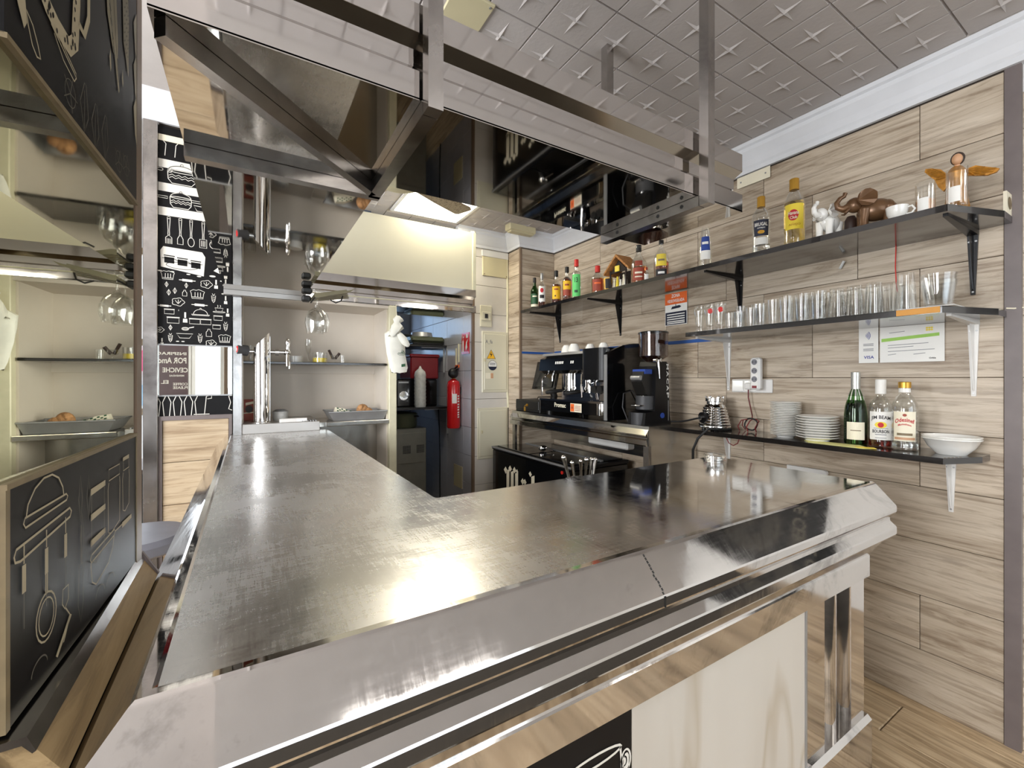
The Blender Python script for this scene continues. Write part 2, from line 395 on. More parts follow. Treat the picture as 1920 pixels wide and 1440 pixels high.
    def sweep(s, path, prof, mi=0, caps=True):
        """profile of (offset, z) carried along a plan path; offset points to the right of travel; mitred corners"""
        n = len(path); m = len(prof); vs = []
        for i, p in enumerate(path):
            p = Vector(p)
            nn = []
            if i > 0: d = (p-Vector(path[i-1])).normalized(); nn.append(Vector((d.y, -d.x)))
            if i < n-1: d = (Vector(path[i+1])-p).normalized(); nn.append(Vector((d.y, -d.x)))
            o = nn[0] if len(nn) == 1 else (nn[0]+nn[1])/(1+nn[0].dot(nn[1]))
            for q in prof: vs.append((p.x+o.x*q[0], p.y+o.y*q[0], q[1]))
        fs = []
        for i in range(n-1):
            for j in range(m-1): fs.append((i*m+j, (i+1)*m+j, (i+1)*m+j+1, i*m+j+1))
        s.add(vs, fs, False, mi)
        if caps: s.add(vs, [tuple(range(m-1, -1, -1)), tuple((n-1)*m+j for j in range(m))], False, mi)
        return s
    def build(s, name, mat, parent=None, local=False):
        me = bpy.data.meshes.new(name); off = Vector((0, 0, 0))
        if parent is not None and not local: off = wloc(parent)
        me.from_pydata([(x-off.x, y-off.y, z-off.z) for x, y, z in s.v], [], s.f)
        for p, sm, mi in zip(me.polygons, s.s, s.m): p.use_smooth = sm; p.material_index = mi
        for m_ in (mat if isinstance(mat, (list, tuple)) else [mat]): me.materials.append(MT[m_] if isinstance(m_, str) else m_)
        me.update()
        if any(s.s): me.set_sharp_from_angle(angle=math.radians(38))
        o = bpy.data.objects.new(name, me); COL.objects.link(o)
        if parent is not None: o.parent = parent
        return o
def wloc(o):
    v = Vector((0, 0, 0))
    while o is not None: v += o.location; o = o.parent
    return v
def tag(o, label, cat, group=None, kind=None):
    o['label'] = label; o['category'] = cat
    if group: o['group'] = group
    if kind: o['kind'] = kind
    return o
def thing(name, label, cat, loc=(0, 0, 0), group=None, rz=0):
    o = bpy.data.objects.new(name, None); COL.objects.link(o); o.empty_display_size = 0.05
    o.location = loc; o.rotation_euler.z = rz
    return tag(o, label, cat, group)
def struct(o): o['kind'] = 'structure'; return o
def sroot(name, loc=(0, 0, 0)):
    o = bpy.data.objects.new(name, None); COL.objects.link(o); o.location = loc; o['kind'] = 'structure'; return o
KIDS = {}
def copy_tree(o, parent=None):
    c = o.copy(); COL.objects.link(c); c.parent = parent
    for ch in list(o.children): copy_tree(ch, c)
    return c
def dup(o, loc, label=None, rz=None, scale=None):
    c = copy_tree(o); c.location = loc
    if label: c['label'] = label
    if rz is not None: c.rotation_euler.z = rz
    if scale: c.scale = scale
    return c
# ---------------------------------------------------------------- flat print: strokes, fills and lettering on a plane
def stroke(mb, pts, w, fr, closed=False):
    """ribbon of width w through 2D pts; fr maps 2D -> 3D"""
    n = len(pts); L = []
    for i in range(n):
        a = pts[i-1] if (i > 0 or closed) else pts[i]; b = pts[(i+1) % n] if (i < n-1 or closed) else pts[i]
        dx, dy = b[0]-a[0], b[1]-a[1]; l = math.hypot(dx, dy) or 1
        L.append((-dy/l*w/2, dx/l*w/2))
    vs = []; fs = []
    for p, o in zip(pts, L): vs += [fr(p[0]+o[0], p[1]+o[1]), fr(p[0]-o[0], p[1]-o[1])]
    for i in range(n if closed else n-1):
        j = (i+1) % n; fs.append((2*i, 2*i+1, 2*j+1, 2*j))
    mb.add(vs, fs)
def fill(mb, pts, fr): mb.add([fr(*p) for p in pts], [tuple(range(len(pts)))])
def frame(o, xd, yd, eps=0.0012, nrm=None):
    o = Vector(o); xd = Vector(xd); yd = Vector(yd); n = Vector(nrm) if nrm else xd.cross(yd).normalized()
    return lambda x, y: o+xd*x+yd*y+n*eps
def circ(cx, cy, rx, ry=None, n=18, a0=0, a1=2*PI):
    ry = rx if ry is None else ry; full = abs(a1-a0-2*PI) < 1e-6
    return [(cx+rx*math.cos(a0+(a1-a0)*i/(n if full else n-1)), cy+ry*math.sin(a0+(a1-a0)*i/(n if full else n-1))) for i in range(n)]
TXT = {}
def text2d(s, bold=0.0):
    if (s, bold) not in TXT:
        cu = bpy.data.curves.new('t', 'FONT'); cu.body = s; cu.size = 1; cu.resolution_u = 2; cu.offset = bold
        ob = bpy.data.objects.new('t', cu); COL.objects.link(ob)
        dg = bpy.context.evaluated_depsgraph_get(); me = bpy.data.meshes.new_from_object(ob.evaluated_get(dg))
        vs = [(v.co.x, v.co.y) for v in me.vertices]; fs = [tuple(p.vertices) for p in me.polygons]
        bpy.data.objects.remove(ob); bpy.data.curves.remove(cu); bpy.data.meshes.remove(me)
        x0 = min(v[0] for v in vs); x1 = max(v[0] for v in vs); y0 = min(v[1] for v in vs); y1 = max(v[1] for v in vs)
        TXT[(s, bold)] = ([((x-x0)/(x1-x0), (y-y0)/(y1-y0)) for x, y in vs], fs, (x1-x0)/(y1-y0))
    return TXT[(s, bold)]
def text(mb, s, x, y, w, h, fr, bold=0.0, arch=0.0):
    """lettering filling the box x..x+w, y..y+h; arch lifts its middle"""
    vs, fs, _ = text2d(s, bold)
    mb.add([fr(x+a*w, y+b*h+arch*(1-(2*a-1)**2)) for a, b in vs], fs)
def cylfr(c, r, ang, z0):
    """2D (x along the arc, y up) -> label wrapped round a bottle; ang: direction it faces"""
    return lambda x, y: (c[0]+r*math.cos(ang+x/r), c[1]+r*math.sin(ang+x/r), c[2]+z0+y)
def band(mb, cx, cy, rx, ry, fr, oval=True, n=10):
    """oval or bar cut in upright slices so that it follows a curved label"""
    for i in range(n):
        a, b = -1+2*i/n, -1+2*(i+1)/n
        ha, hb = (math.sqrt(max(0, 1-a*a)), math.sqrt(max(0, 1-b*b))) if oval else (1, 1)
        mb.add([fr(cx+rx*a, cy-ry*ha), fr(cx+rx*b, cy-ry*hb), fr(cx+rx*b, cy+ry*hb), fr(cx+rx*a, cy+ry*ha)], [(0, 1, 2, 3)])
def patch(mb, c, r, ang, half, z0, z1, n=10, r1=None):
    vs = []; fs = []
    for i in range(n+1):
        t = ang-half+2*half*i/n
        for z, q in ((z0, r), (z1, r1 or r)): vs.append((c[0]+q*math.cos(t), c[1]+q*math.sin(t), c[2]+z))
    for i in range(n): fs.append((2*i, 2*i+2, 2*i+3, 2*i+1))
    mb.add(vs, fs, True)

# ================================================================ the room
CZ = 2.81; WX = 2.541
fl = MB().box((-3.2, -3.2, -0.06), (5.2, 6.2, -0.012)).build('floor', 'floor_base'); struct(fl)
# planks one by one where the floor shows, joined further off
def floor_planks():
    mesh = {}; far = MB()
    L = 1.2; Wd = 0.245
    for i in range(-23, 12):
        x1 = 2.459-Wd*i if i > 0 else 2.459-Wd*i
        x0 = x1-Wd
        off = {0: 0.732, 1: 0.508, 2: 0.9, 3: 1.35, 4: 0.15}[(i) % 5]
        y = off-L*4
        while y < 5.6:
            a, b = (x0+0.002, y+0.002), (x1-0.002, y+L-0.002)
            near = (0.9 < x0 < 4.2 and -1.6 < y < 1.9)
            if y+L > -3.1:
                if near:
                    if 'm' not in mesh:
                        m = MB().bbox((0, 0, -0.012), (Wd-0.004, L-0.004, 0), 0.003); o = m.build('plank', 'floor_plank', fl, True); mesh['m'] = o
                    else:
                        o = bpy.data.objects.new('plank', mesh['m'].data); COL.objects.link(o); o.parent = fl
                    o.location = (a[0], a[1], 0)
                else: far.box((a[0], max(a[1], -3.1), -0.012), (b[0], b[1], 0))
            y += L
    o = far.build('floor_boards', 'floor_plank', fl); o['kind'] = 'stuff'
floor_planks()
# ceiling with embossed squares
CH = 3.05     # the dining side is higher
ce = MB().box((-0.13, -3.2, CZ+0.012), (5.2, 6.2, CH+0.1)).box((-3.2, -3.2, CH), (-0.13, 6.2, CH+0.1)).build('ceiling', 'ceil_flat'); struct(ce)
def star_tile():
    a, b = 0.2135/2, 0.2165/2; m = MB(); q = 0.0035; z1 = 0.012; z0 = 0.0; g = -0.0075
    c = [(-a, -b), (a, -b), (a, b), (-a, b)]; i4 = [(x*(1-q/a*1.2), y*(1-q/b*1.2)) for x, y in c]
    st = []
    for k in range(8):
        t = PI/4*k; rx, ry = ((0.074, 0.080) if k % 2 == 0 else (0.0115, 0.0115)); st.append((rx*math.cos(t), ry*math.sin(t)))
    vs = [(x, y, z1) for x, y in c]+[(x, y, z0) for x, y in i4]+[(x, y, z0) for x, y in st]+[(0, 0, g)]
    fs = [(j, 4+j, 4+(j+1) % 4, (j+1) % 4) for j in range(4)]
    S0 = 8
    for j in range(4):          # quadrant corner j between star points
        p = {0: 4, 1: 6, 2: 0, 3: 2}[j]
        p0, p1, p2 = S0+p, S0+(p+1) % 8, S0+(p+2) % 8
        fs += [(4+j, p1, p0), (4+j, p2, p1)]
        nxt = 4+(j+1) % 4; fs.append((4+j, nxt, p2))
    fs += [(S0+k, S0+(k+1) % 8, 16) for k in range(8)]
    m.add(vs, [tuple(reversed(f)) for f in fs]); return m
tm = None
for i in range(-8, 5):
    for j in range(-4, 15):
        x = 1.606+0.2135*i+0.2135/2; y = 0.53+0.2165*j+0.2165/2
        if x > 2.46 or (0.95 < x < 1.6 and 2.95 < y < 3.55): continue
        if tm is None: tm = star_tile().build('ceiling_square', 'ceil', ce, True); o = tm
        else: o = bpy.data.objects.new('ceiling_square', tm.data); COL.objects.link(o); o.parent = ce
        o.location = (x, y, CZ)
MB().box((2.461, -0.4, CZ), (2.60, 3.6, CZ+0.012)).build('ceiling_edge_strip', 'ceil_flat', ce)
MB().box((-0.13, -3.2, CZ), (5.2, -0.34, CZ+0.012)).box((-0.13, 3.8, CZ), (5.2, 6.2, CZ+0.012)).box((2.6, -0.34, CZ), (5.2, 3.8, CZ+0.012)).build('plain_ceiling', 'ceil_flat', ce)

# ---- right wall: rows of wood-look tiles 0.68 x 0.241
RW = 0.2408; PL = 0.68
def plank_wall(root, x, ystart, yend, rows, offs, sgn=-1):
    cache = {}
    for r in range(rows):
        y = offs[r % 3]-PL*2
        while y < yend:
            a = max(y, ystart); b = min(y+PL, yend); y += PL
            if b-a < 0.02: continue
            h = RW if r < rows-1 else min(RW, 2.655-RW*(rows-1))
            key = (round(b-a, 3), round(h, 3))
            if key not in cache:
                o = MB().bbox((-0.010, 0.0012, 0.0012), (0.004, b-a-0.0012, h-0.0012), 0.0015).build('plank', 'plank', root, True); cache[key] = o
            else: o = bpy.data.objects.new('plank', cache[key].data); COL.objects.link(o); o.parent = root
            o.location = (x+0.010, a, RW*r)
wr = struct(MB().box((WX+0.006, 0.44, 0), (WX+0.16, 6.0, CZ)).build('wall_right', 'grout'))
plank_wall(wr, WX, 0.447, 3.40, 11, (0.446, 0.698, 0.927))
# corner edge trim and the return wall going right
MB().box((WX-0.004, 0.402, 0), (WX+0.02, 0.446, 2.66)).build('corner_strip', 'grey_trim', wr)
w2 = struct(MB().box((WX+0.02, 0.412, 0), (5.2, 0.56, CZ)).build('wall_return', 'grout'))
for r in range(11):
    for k in range(4):
        a = WX+0.02+0.68*k-(0.0, 0.25, 0.45)[r % 3]; b = a+0.68; a = max(a, WX+0.021)
        if b-a < 0.03: continue
        o = MB().bbox((a-a+0.0012, -0.002, 0.0012), (b-a-0.0012, 0.010, RW-0.0012), 0.0015).build('plank', 'plank_x', w2, True)
        o.location = (a, 0.402, RW*r)
MB().box((WX+0.021, 0.398, 2.55), (WX+0.5, 0.412, CZ)).build('bare_plaster', 'white', w2)
# cornice profile along the right wall, the column and the tiled wall
cor = [(0.0, 2.655), (0.018, 2.655), (0.018, 2.678), (0.026, 2.690), (0.040, 2.720), (0.058, 2.750), (0.066, 2.762), (0.066, 2.782), (0.078, 2.790), (0.078, CZ), (0.0, CZ)]
def cornice(name, path): return struct(MB().sweep(path, cor).build(name, 'cornice'))
cornice('trim_1', [(1.60, 3.60), (2.15, 3.60), (2.15, 3.38), (WX, 3.38), (WX, 0.402), (5.0, 0.402)])

# ---- tiled column at the far end of the right wall
wc = struct(MB().box((2.160, 3.39, 0), (2.70, 4.2, CZ)).build('wall_column', 'grout'))
for r in range(11):
    h = min(RW, 2.655-RW*r)
    o = MB().bbox((0.0012, -0.010, 0.0012), (0.372, 0.002, h-0.0012), 0.0015).build('plank', 'plank_x', wc, True); o.location = (2.166, 3.39, RW*r)
    o = MB().bbox((-0.010, 0.0012, 0.0012), (0.002, 0.20, h-0.0012), 0.0015).build('plank', 'plank', wc, True); o.location = (2.160, 3.392, RW*r)
MB().box((2.147, 3.377, 0), (2.167, 3.397, 2.655)).build('corner_strip', 'brown_trim', wc)
MB().box((2.165, 3.374, 1.672), (2.53, 3.3795, 1.692)).build('blue_tape', 'blue_tape', wc)
MB().box((WX-0.0055, 1.62, 1.680), (WX+0.001, 3.37, 1.702)).build('blue_tape', 'blue_tape', wr)

# ---- white tiled wall beside the kitchen door and the kitchen side wall
wb = struct(MB().box((1.775, 3.608, 0), (2.17, 3.76, CZ)).build('wall_back', 'grout'))
for r in range(11):
    z0 = 0.19+0.265*(r-1); z1 = z0+0.265
    z0 = max(z0, 0); z1 = min(z1, 2.80)
    if z1-z0 < 0.03: continue
    o = MB().bbox((0.0015, -0.009, 0.0015), (0.362, 0.002, z1-z0-0.0015), 0.0015).build('tile', 'tile', wb, True); o.location = (1.787, 3.608, z0)
wk = struct(MB().box((1.778, 3.61, 0), (1.93, 5.4, CZ)).build('wall_kitchen', 'grout'))
for r in range(11):
    z0 = 0.19+0.265*(r-1); z1 = z0+0.265; z0 = max(z0, 0); z1 = min(z1, 2.80)
    if z1-z0 < 0.03: continue
    y = 3.62
    for ln in (0.18, 0.40, 0.40, 0.40, 0.39):
        o = MB().bbox((-0.009, 0.0015, 0.0015), (0.002, ln-0.0015, z1-z0-0.0015), 0.0015).build('tile', 'tile_blue', wk, True); o.location = (1.778, y, z0); y += ln
MB().box((1.765, 3.597, 0), (1.789, 3.622, 2.80)).build('corner_strip', 'brown_trim', wk)
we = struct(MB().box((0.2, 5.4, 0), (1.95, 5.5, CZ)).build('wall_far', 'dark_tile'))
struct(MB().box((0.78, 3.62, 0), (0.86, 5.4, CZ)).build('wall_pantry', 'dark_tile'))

# ---- partition with the kitchen-drawing mural, left of the back cabinet
wp = struct(MB().box((-0.435, 3.165, 0), (-0.082, 3.23, CH)).build('wall_partition', 'grout'))
MB().bbox((-0.500, 3.12, 0), (-0.435, 3.19, CH-0.16), 0.003).build('corner_post', 'steel_tube', wp)
mural = MB().box((-0.434, 3.150, 1.215), (-0.083, 3.165, 2.885)).build('mural_panel', 'black_board', wp)
mir = MB().box((-0.434, 3.146, 1.345), (-0.083, 3.152, 1.632)).build('mirror', 'mirror', wp)
MB().box((-0.434, 3.143, 1.338), (-0.083, 3.152, 1.346)).box((-0.434, 3.143, 1.631), (-0.083, 3.152, 1.639)).build('mirror_bead', 'alu', wp)
MB().box((-0.434, 3.138, 0.0), (-0.418, 3.165, 1.225)).box((-0.099, 3.138, 0.0), (-0.083, 3.165, 1.225)).box((-0.418, 3.138, 1.20), (-0.099, 3.165, 1.225)).build('tile_frame', 'grey_trim', wp)
for z0, z1 in ((0.958, 1.199), (0.714, 0.955), (0.470, 0.711), (0.226, 0.467), (0.0, 0.223)):
    o = MB().bbox((0, -0.012, 0), (0.316, 0.0, z1-z0), 0.0015).build('plank', 'pale_plank', wp, True); o.location = (-0.4165, 3.160, z0)
MB().box((-0.434, 3.146, 2.800), (-0.083, 3.151, 2.835)).build('pale_band', 'cream_label', wp)
trm = struct(MB().sweep([(-2.6, 3.15), (-0.13, 3.15)], [(o_, z_+CH-CZ) for o_, z_ in cor]).build('trim_2', 'cornice'))
# ---- other walls of the place, seen in the reflections and through the gap on the left
def wall_with_gap(name, axis, at, lo, hi, g0, g1, z0, z1, mt):
    m = MB()
    def bx(a, b, c, d):
        if b-a < 0.01 or d-c < 0.01: return
        if axis == 'x': m.box((min(at), a, c), (max(at), b, d))
        else: m.box((a, min(at), c), (b, max(at), d))
    bx(lo, g0, 0, CH); bx(g1, hi, 0, CH); bx(g0, g1, 0, z0); bx(g0, g1, z1, CH)
    return struct(m.build(name, mt))
wl = wall_with_gap('wall_left', 'x', (-2.75, -2.6), -3.2, 6.2, -0.75, 1.95, 0.85, 2.55, 'white')
wf = wall_with_gap('wall_front', 'y', (-3.1, -2.95), -3.2, 5.2, -0.84, 2.25, 0.7, 2.5, 'white')
ws = wall_with_gap('wall_street', 'y', (5.05, 5.2), -3.2, 0.2, -2.8, -0.5, 0.62, 2.62, 'cornice')
wq = struct(MB().box((3.25, -3.2, 0), (3.40, 0.41, CZ)).build('wall_side', 'white'))
def window(name, axis, at, a0, a1, z0, z1, frame_m, bars, zbars=()):
    r = sroot(name, (0, 0, 0)); m = MB(); t = 0.06; d = 0.05
    def bx(p, q, c, e, pane=False):
        dd = 0.004 if pane else d/2; mm = MB() if pane else m
        if axis == 'x': mm.box((at-dd, p, c), (at+dd, q, e))
        else: mm.box((p, at-dd, c), (q, at+dd, e))
        if pane: mm.build('pane', 'pane', r)
    bx(a0, a1, z0, z0+t); bx(a0, a1, z1-t, z1)
    xs = [a0]+list(bars)+[a1]
    for i, b in enumerate(xs): bx(b-(t/2 if 0 < i < len(xs)-1 else 0 if i == 0 else t), b+(t/2 if 0 < i < len(xs)-1 else t if i == 0 else 0), z0+t, z1-t)
    for zb in zbars: bx(a0+t, a1-t, zb-0.03, zb+0.03)
    m.build('window_frame', frame_m, r)
    for p, q in zip(xs, xs[1:]): bx(p+t*0.5, q-t*0.5, z0+t, z1-t, True)
    return r
window('window_1', 'x', -2.66, -0.75, 1.95, 0.85, 2.55, 'white', (0.2, 1.1))
window('window_2', 'y', -3.0, -0.84, 2.25, 0.7, 2.5, 'white', (-0.35, 0.45, 1.35))
window('window_3', 'y', 5.10, -2.8, -0.5, 0.62, 2.62, 'ledge_wood', (-1.6,), (1.14, 1.77, 2.22))
struct(MB().box((-3.2, -2.951, 0.0), (3.25, -2.925, 0.68)).build('baseboard_front_added', 'added_base'))  # dark base added out of view to darken the bar front's reflections
em_ = thing('added_dark_mat', 'added dark mat behind the camera, unseen except where it darkens the steel reflections', 'mat', (1.2, -1.6, 0))
MB().bbox((-0.9, -2.7, 0.0005), (3.1, -0.45, 0.012), 0.004).build('mat', 'mat', em_)  # out of view, added to put dark bands into the steel
# dark lettered boards on the walls behind the camera
pb = thing('lettered_board', 'dark maroon lettered board on the front wall, seen in the small mirror', 'board', (-1.35, -2.94, 0.95))
MB().box((-2.0, -2.949, 0.95), (-0.88, -2.93, 2.2)).build('board', 'maroon', pb)
fr = frame((-0.88, -2.93, 0), (-1, 0, 0), (0, 0, 1)); m = MB()
for s, x, y, w, h in (('INSPIRACIO', 0.02, 1.84, 0.5, 0.05), ('POR Amor', 0.02, 1.70, 0.42, 0.10), ('CEVICHE', 0.0, 1.55, 0.34, 0.08), ('MERIENDAS', 0.05, 1.48, 0.2, 0.03), ('EL A', 0.26, 1.36, 0.2, 0.06), ('COFFEE', 0.0, 1.33, 0.2, 0.045), ('PLEASE', 0.0, 1.27, 0.2, 0.045)): text(m, s, x, y, w, h, fr, 0.02)
m.build('lettering', 'chalk', pb)
pc = thing('beer_poster', 'large black beer poster high on the side wall, reflected in the bar edge', 'poster', (3.22, -0.3, 1.8))
MB().box((3.225, -0.62, 1.80), (3.249, 0.10, 2.78)).build('board', 'black_matt', pc)
fr = frame((3.225, 0.10, 0), (0, -1, 0), (0, 0, 1)); m = MB()
text(m, 'DE CERVEZA', 0.06, 1.90, 0.60, 0.09, fr, 0.03); text(m, 'CERVEZA', 0.10, 2.62, 0.5, 0.09, fr, 0.02)
stroke(m, circ(0.36, 2.30, 0.22), 0.02, fr, True); stroke(m, circ(0.36, 2.30, 0.13), 0.012, fr, True); fill(m, circ(0.36, 2.30, 0.05), fr); [fill(m, [(0.36+0.15*math.cos(a), 2.30+0.15*math.sin(a)), (0.36+0.20*math.cos(a+.05), 2.30+0.20*math.sin(a+.05)), (0.36+0.20*math.cos(a+.12), 2.30+0.20*math.sin(a+.12)), (0.36+0.15*math.cos(a+.12), 2.30+0.15*math.sin(a+.12))], fr) for a in [k*0.24 for k in range(26)]]
m.build('lettering', 'chalk_dim', pc)

# street seen through the far window
sb = thing('street_front', 'pale shop across the street with a pink sign, beyond the far window', 'shop', (-1.6, 8.2, 0))
MB().box((-5, 8.2, 0), (2, 8.4, 4.5)).build('facade', 'white', sb)
MB().box((-2.2, 8.12, 1.55), (-0.6, 8.2, 1.85)).build('sign', 'pink', sb)
MB().box((-2.2, 8.12, 1.05), (-0.6, 8.2, 1.35)).build('shutter', 'pale_blue', sb)

# ---- mirror-clad column at the left, turned a little
ang = math.radians(-2.5)
col = sroot('wall_mirror_column', (-0.176, 1.086, 0)); col.rotation_euler.z = ang
# local frame: x = out of the face (towards the bar), y = along the face, y=0 far corner, negative towards the camera
D0 = -1.9
MB().box((-0.06, -0.496, 0), (-0.016, -0.012, CH)).build('column_core', 'white', col, True)
MB().box((-0.016, -0.4965, 1.335), (0.0, -0.052, 1.765)).build('mirror', 'smoked_mirror', col, True)
MB().box((-0.016, -0.4965, 1.762), (0.004, -0.052, CH-0.01)).build('upper_panel', 'black_board', col, True)
MB().box((-0.012, -0.4965, 1.7575), (0.006, -0.050, 1.7630)).build('panel_edging', 'edge_trim', col, True)
lp = MB().box((-0.016, -0.489, 1.108), (0.004, -0.056, 1.336)).build('lower_panel', 'black_board', col, True)
MB().box((-0.014, -0.4965, 1.3355), (0.006, -0.050, 1.3410)).box((-0.014, -0.4965, 1.108), (0.005, -0.4885, 1.3355)).box((-0.014, -0.056, 1.108), (0.005, -0.050, 1.3355)).build('panel_edging', 'edge_trim', col, True)
MB().bbox((-0.03, -0.040, 0), (0.002, -0.003, CH), 0.002).build('corner_strip', 'brown_trim', col, True)
MB().box((-0.016, -0.052, 0), (-0.004, -0.040, CH)).build('seam', 'black_matt', col, True)
fr = lambda x, y: (0.0052, x, y)
m = MB(); md = MB(); w = 0.0022
# lower panel: cloche, hanging rail with utensils, jars, saucepan
stroke(m, [(-0.459, 1.299), (-0.455, 1.312), (-0.44, 1.325), (-0.42, 1.332), (-0.40, 1.332), (-0.383, 1.325), (-0.372, 1.312), (-0.369, 1.301)], w, fr)
stroke(m, [(-0.464, 1.295), (-0.461, 1.300), (-0.362, 1.3015), (-0.358, 1.298), (-0.361, 1.294), (-0.460, 1.290)], w, fr, True)
stroke(m, [(-0.480, 1.262), (-0.482, 1.268), (-0.478, 1.274), (-0.352, 1.282), (-0.347, 1.277), (-0.351, 1.271), (-0.470, 1.260)], w*1.2, fr, True)
for x in (-0.463, -0.414, -0.364):
    stroke(m, [(x, 1.274), (x, 1.255)], w, fr); fill(m, [(x-0.004, 1.226), (x+0.004, 1.226), (x+0.004, 1.254), (x-0.004, 1.254)], fr)
    stroke(md, [(x, 1.226), (x, 1.19)], w*0.6, fr)
stroke(m, circ(-0.414, 1.179, 0.024, 0.026), w, fr, True); stroke(m, circ(-0.414, 1.179, 0.018, 0.020), w*0.8, fr, True); stroke(m, [(-0.416, 1.226), (-0.416, 1.205)], w, fr); stroke(m, [(-0.412, 1.226), (-0.412, 1.205)], w, fr)
stroke(m, [(-0.372, 1.19), (-0.356, 1.19), (-0.356, 1.173), (-0.366, 1.165), (-0.373, 1.173)], w*0.8, fr, True)
stroke(m, [(-0.364, 1.165), (-0.350, 1.150), (-0.37, 1.127)], w, fr); fill(m, [(-0.352, 1.152), (-0.346, 1.149), (-0.386, 1.118), (-0.391, 1.122)], fr)
for z in (1.286, 1.251, 1.216): fill(m, [(-0.282, z-0.006), (-0.224, z-0.004), (-0.224, z+0.004), (-0.282, z+0.003)], fr)
stroke(md, [(-0.279, 1.28), (-0.279, 1.19), (-0.262, 1.182), (-0.228, 1.196), (-0.228, 1.286)], w*0.8, fr)
for x0, x1, zt, zb in ((-0.208, -0.156, 1.302, 1.203), (-0.136, -0.104, 1.304, 1.218)):
    stroke(m, [(x0, zt), (x1, zt), (x1, zt-0.016), (x0, zt-0.017)], w*0.7, fr, True); stroke(m, [(x0, zt-0.02), (x0-0.004, zt-0.03), (x0-0.002, zb+0.004), (x0+0.01, zb), (x1, zb+0.008), (x1+0.002, zt-0.03), (x1, zt-0.02)], w*0.7, fr)
fill(m, [(-0.138, 1.303), (-0.104, 1.304), (-0.104, 1.310), (-0.138, 1.309)], fr)
stroke(m, [(-0.284, 1.193), (-0.280, 1.198), (-0.182, 1.204), (-0.178, 1.199), (-0.184, 1.195), (-0.280, 1.188)], w, fr, True)
stroke(m, [(-0.282, 1.188), (-0.277, 1.160), (-0.262, 1.151), (-0.21, 1.162), (-0.19, 1.178), (-0.183, 1.196)], w*0.9, fr)
stroke(m, [(-0.178, 1.200), (-0.140, 1.200)], w, fr); fill(m, [(-0.142, 1.194), (-0.089, 1.196), (-0.089, 1.203), (-0.142, 1.203)], fr)
for x, zt in ((-0.318, 1.315), (-0.313, 1.265), (-0.290, 1.31)):
    stroke(md, [(x, zt), (x-0.006, zt-0.03), (x, zt-0.06), (x+0.006, zt-0.03)], w*0.7, fr, True)
stroke(md, [(-0.316, 1.25), (-0.316, 1.20)], w*1.6, fr); stroke(md, [(-0.323, 1.20), (-0.326, 1.15), (-0.317, 1.125), (-0.309, 1.15), (-0.310, 1.20)], w*0.8, fr, True)
for x in (-0.20, -0.245, -0.43): stroke(md, circ(x, 1.130, 0.018, 0.012, 12, 0, PI), w*0.8, fr)
# upper panel: bow of leaves, feather, grater, loops, small sprigs
vb = [(-0.430, 1.862), (-0.412, 1.852), (-0.385, 1.846), (-0.352, 1.846), (-0.336, 1.862), (-0.330, 1.92), (-0.330, 2.05)]
stroke(m, vb, 0.022, fr); stroke(m, [(-0.43, 1.862), (-0.46, 1.90), (-0.47, 1.98)], 0.02, fr)
for i in range(34):
    t = R_.random()*5.99; k = int(t); q = t-k; a, b = vb[k], vb[k+1]
    x = a[0]+(b[0]-a[0])*q+R_.uniform(-0.007, 0.007); y = a[1]+(b[1]-a[1])*q+R_.uniform(-0.007, 0.007)
    fr2 = lambda X, Y: (0.0056, X, Y)
    e = MB() if i == 0 else e; fill(e, circ(x, y, 0.0022, 0.0032, 6), fr2)
e.build('print_specks', 'black_board', col, True)
stroke(m, [(-0.325, 1.895), (-0.305, 1.893), (-0.290, 1.925), (-0.288, 2.02)], 0.010, fr)
fill(m, [(-0.262, 2.30), (-0.205, 2.30), (-0.164, 1.98), (-0.165, 1.952), (-0.188, 1.948), (-0.215, 1.99)], fr); fill(m, [(-0.180, 1.950), (-0.168, 1.952), (-0.157, 1.905), (-0.160, 1.900), (-0.172, 1.925)], fr)
fill(m, [(-0.142, 2.10), (-0.118, 2.16), (-0.104, 2.06), (-0.107, 1.958), (-0.135, 2.0)], fr)
fill(m, [(-0.205, 1.93), (-0.200, 1.945), (-0.197, 1.918), (-0.200, 1.910)], fr); fill(m, [(-0.143, 1.935), (-0.139, 1.952), (-0.136, 1.930), (-0.139, 1.922)], fr)
fill(m, [(-0.490, 1.83), (-0.4965, 1.90), (-0.462, 1.83), (-0.457, 1.80), (-0.463, 1.79), (-0.475, 1.806)], fr)
stroke(m, [(-0.458, 1.812), (-0.445, 1.806), (-0.434, 1.793), (-0.428, 1.782), (-0.436, 1.779), (-0.446, 1.785), (-0.455, 1.800)], w, fr, True)
stroke(m, [(-0.403, 1.838), (-0.338, 1.822), (-0.331, 1.819), (-0.333, 1.825), (-0.400, 1.842)], w*0.8, fr)
stroke(m, [(-0.395, 1.833), (-0.37, 1.818), (-0.338, 1.812), (-0.332, 1.820)], w*0.8, fr)
stroke(m, [(-0.455, 1.90), (-0.458, 1.87), (-0.449, 1.87), (-0.447, 1.90)], w*0.7, fr)
for x, y in ((-0.305, 1.80), (-0.265, 1.795), (-0.225, 1.80)):
    stroke(md, [(x, y+0.03), (x-0.014, y), (x, y-0.035), (x+0.014, y-0.01), (x+0.006, y+0.03)], w*0.7, fr, True); stroke(md, [(x, y+0.02), (x, y-0.03)], w*0.5, fr)
for x, y in ((-0.16, 1.79), (-0.12, 1.80), (-0.35, 1.79)):
    for k in range(5): stroke(md, [(x, y), (x+0.022*math.cos(k*1.25), y+0.022*math.sin(k*1.25))], w*0.6, fr)
    stroke(md, circ(x, y, 0.016), w*0.5, fr, True)
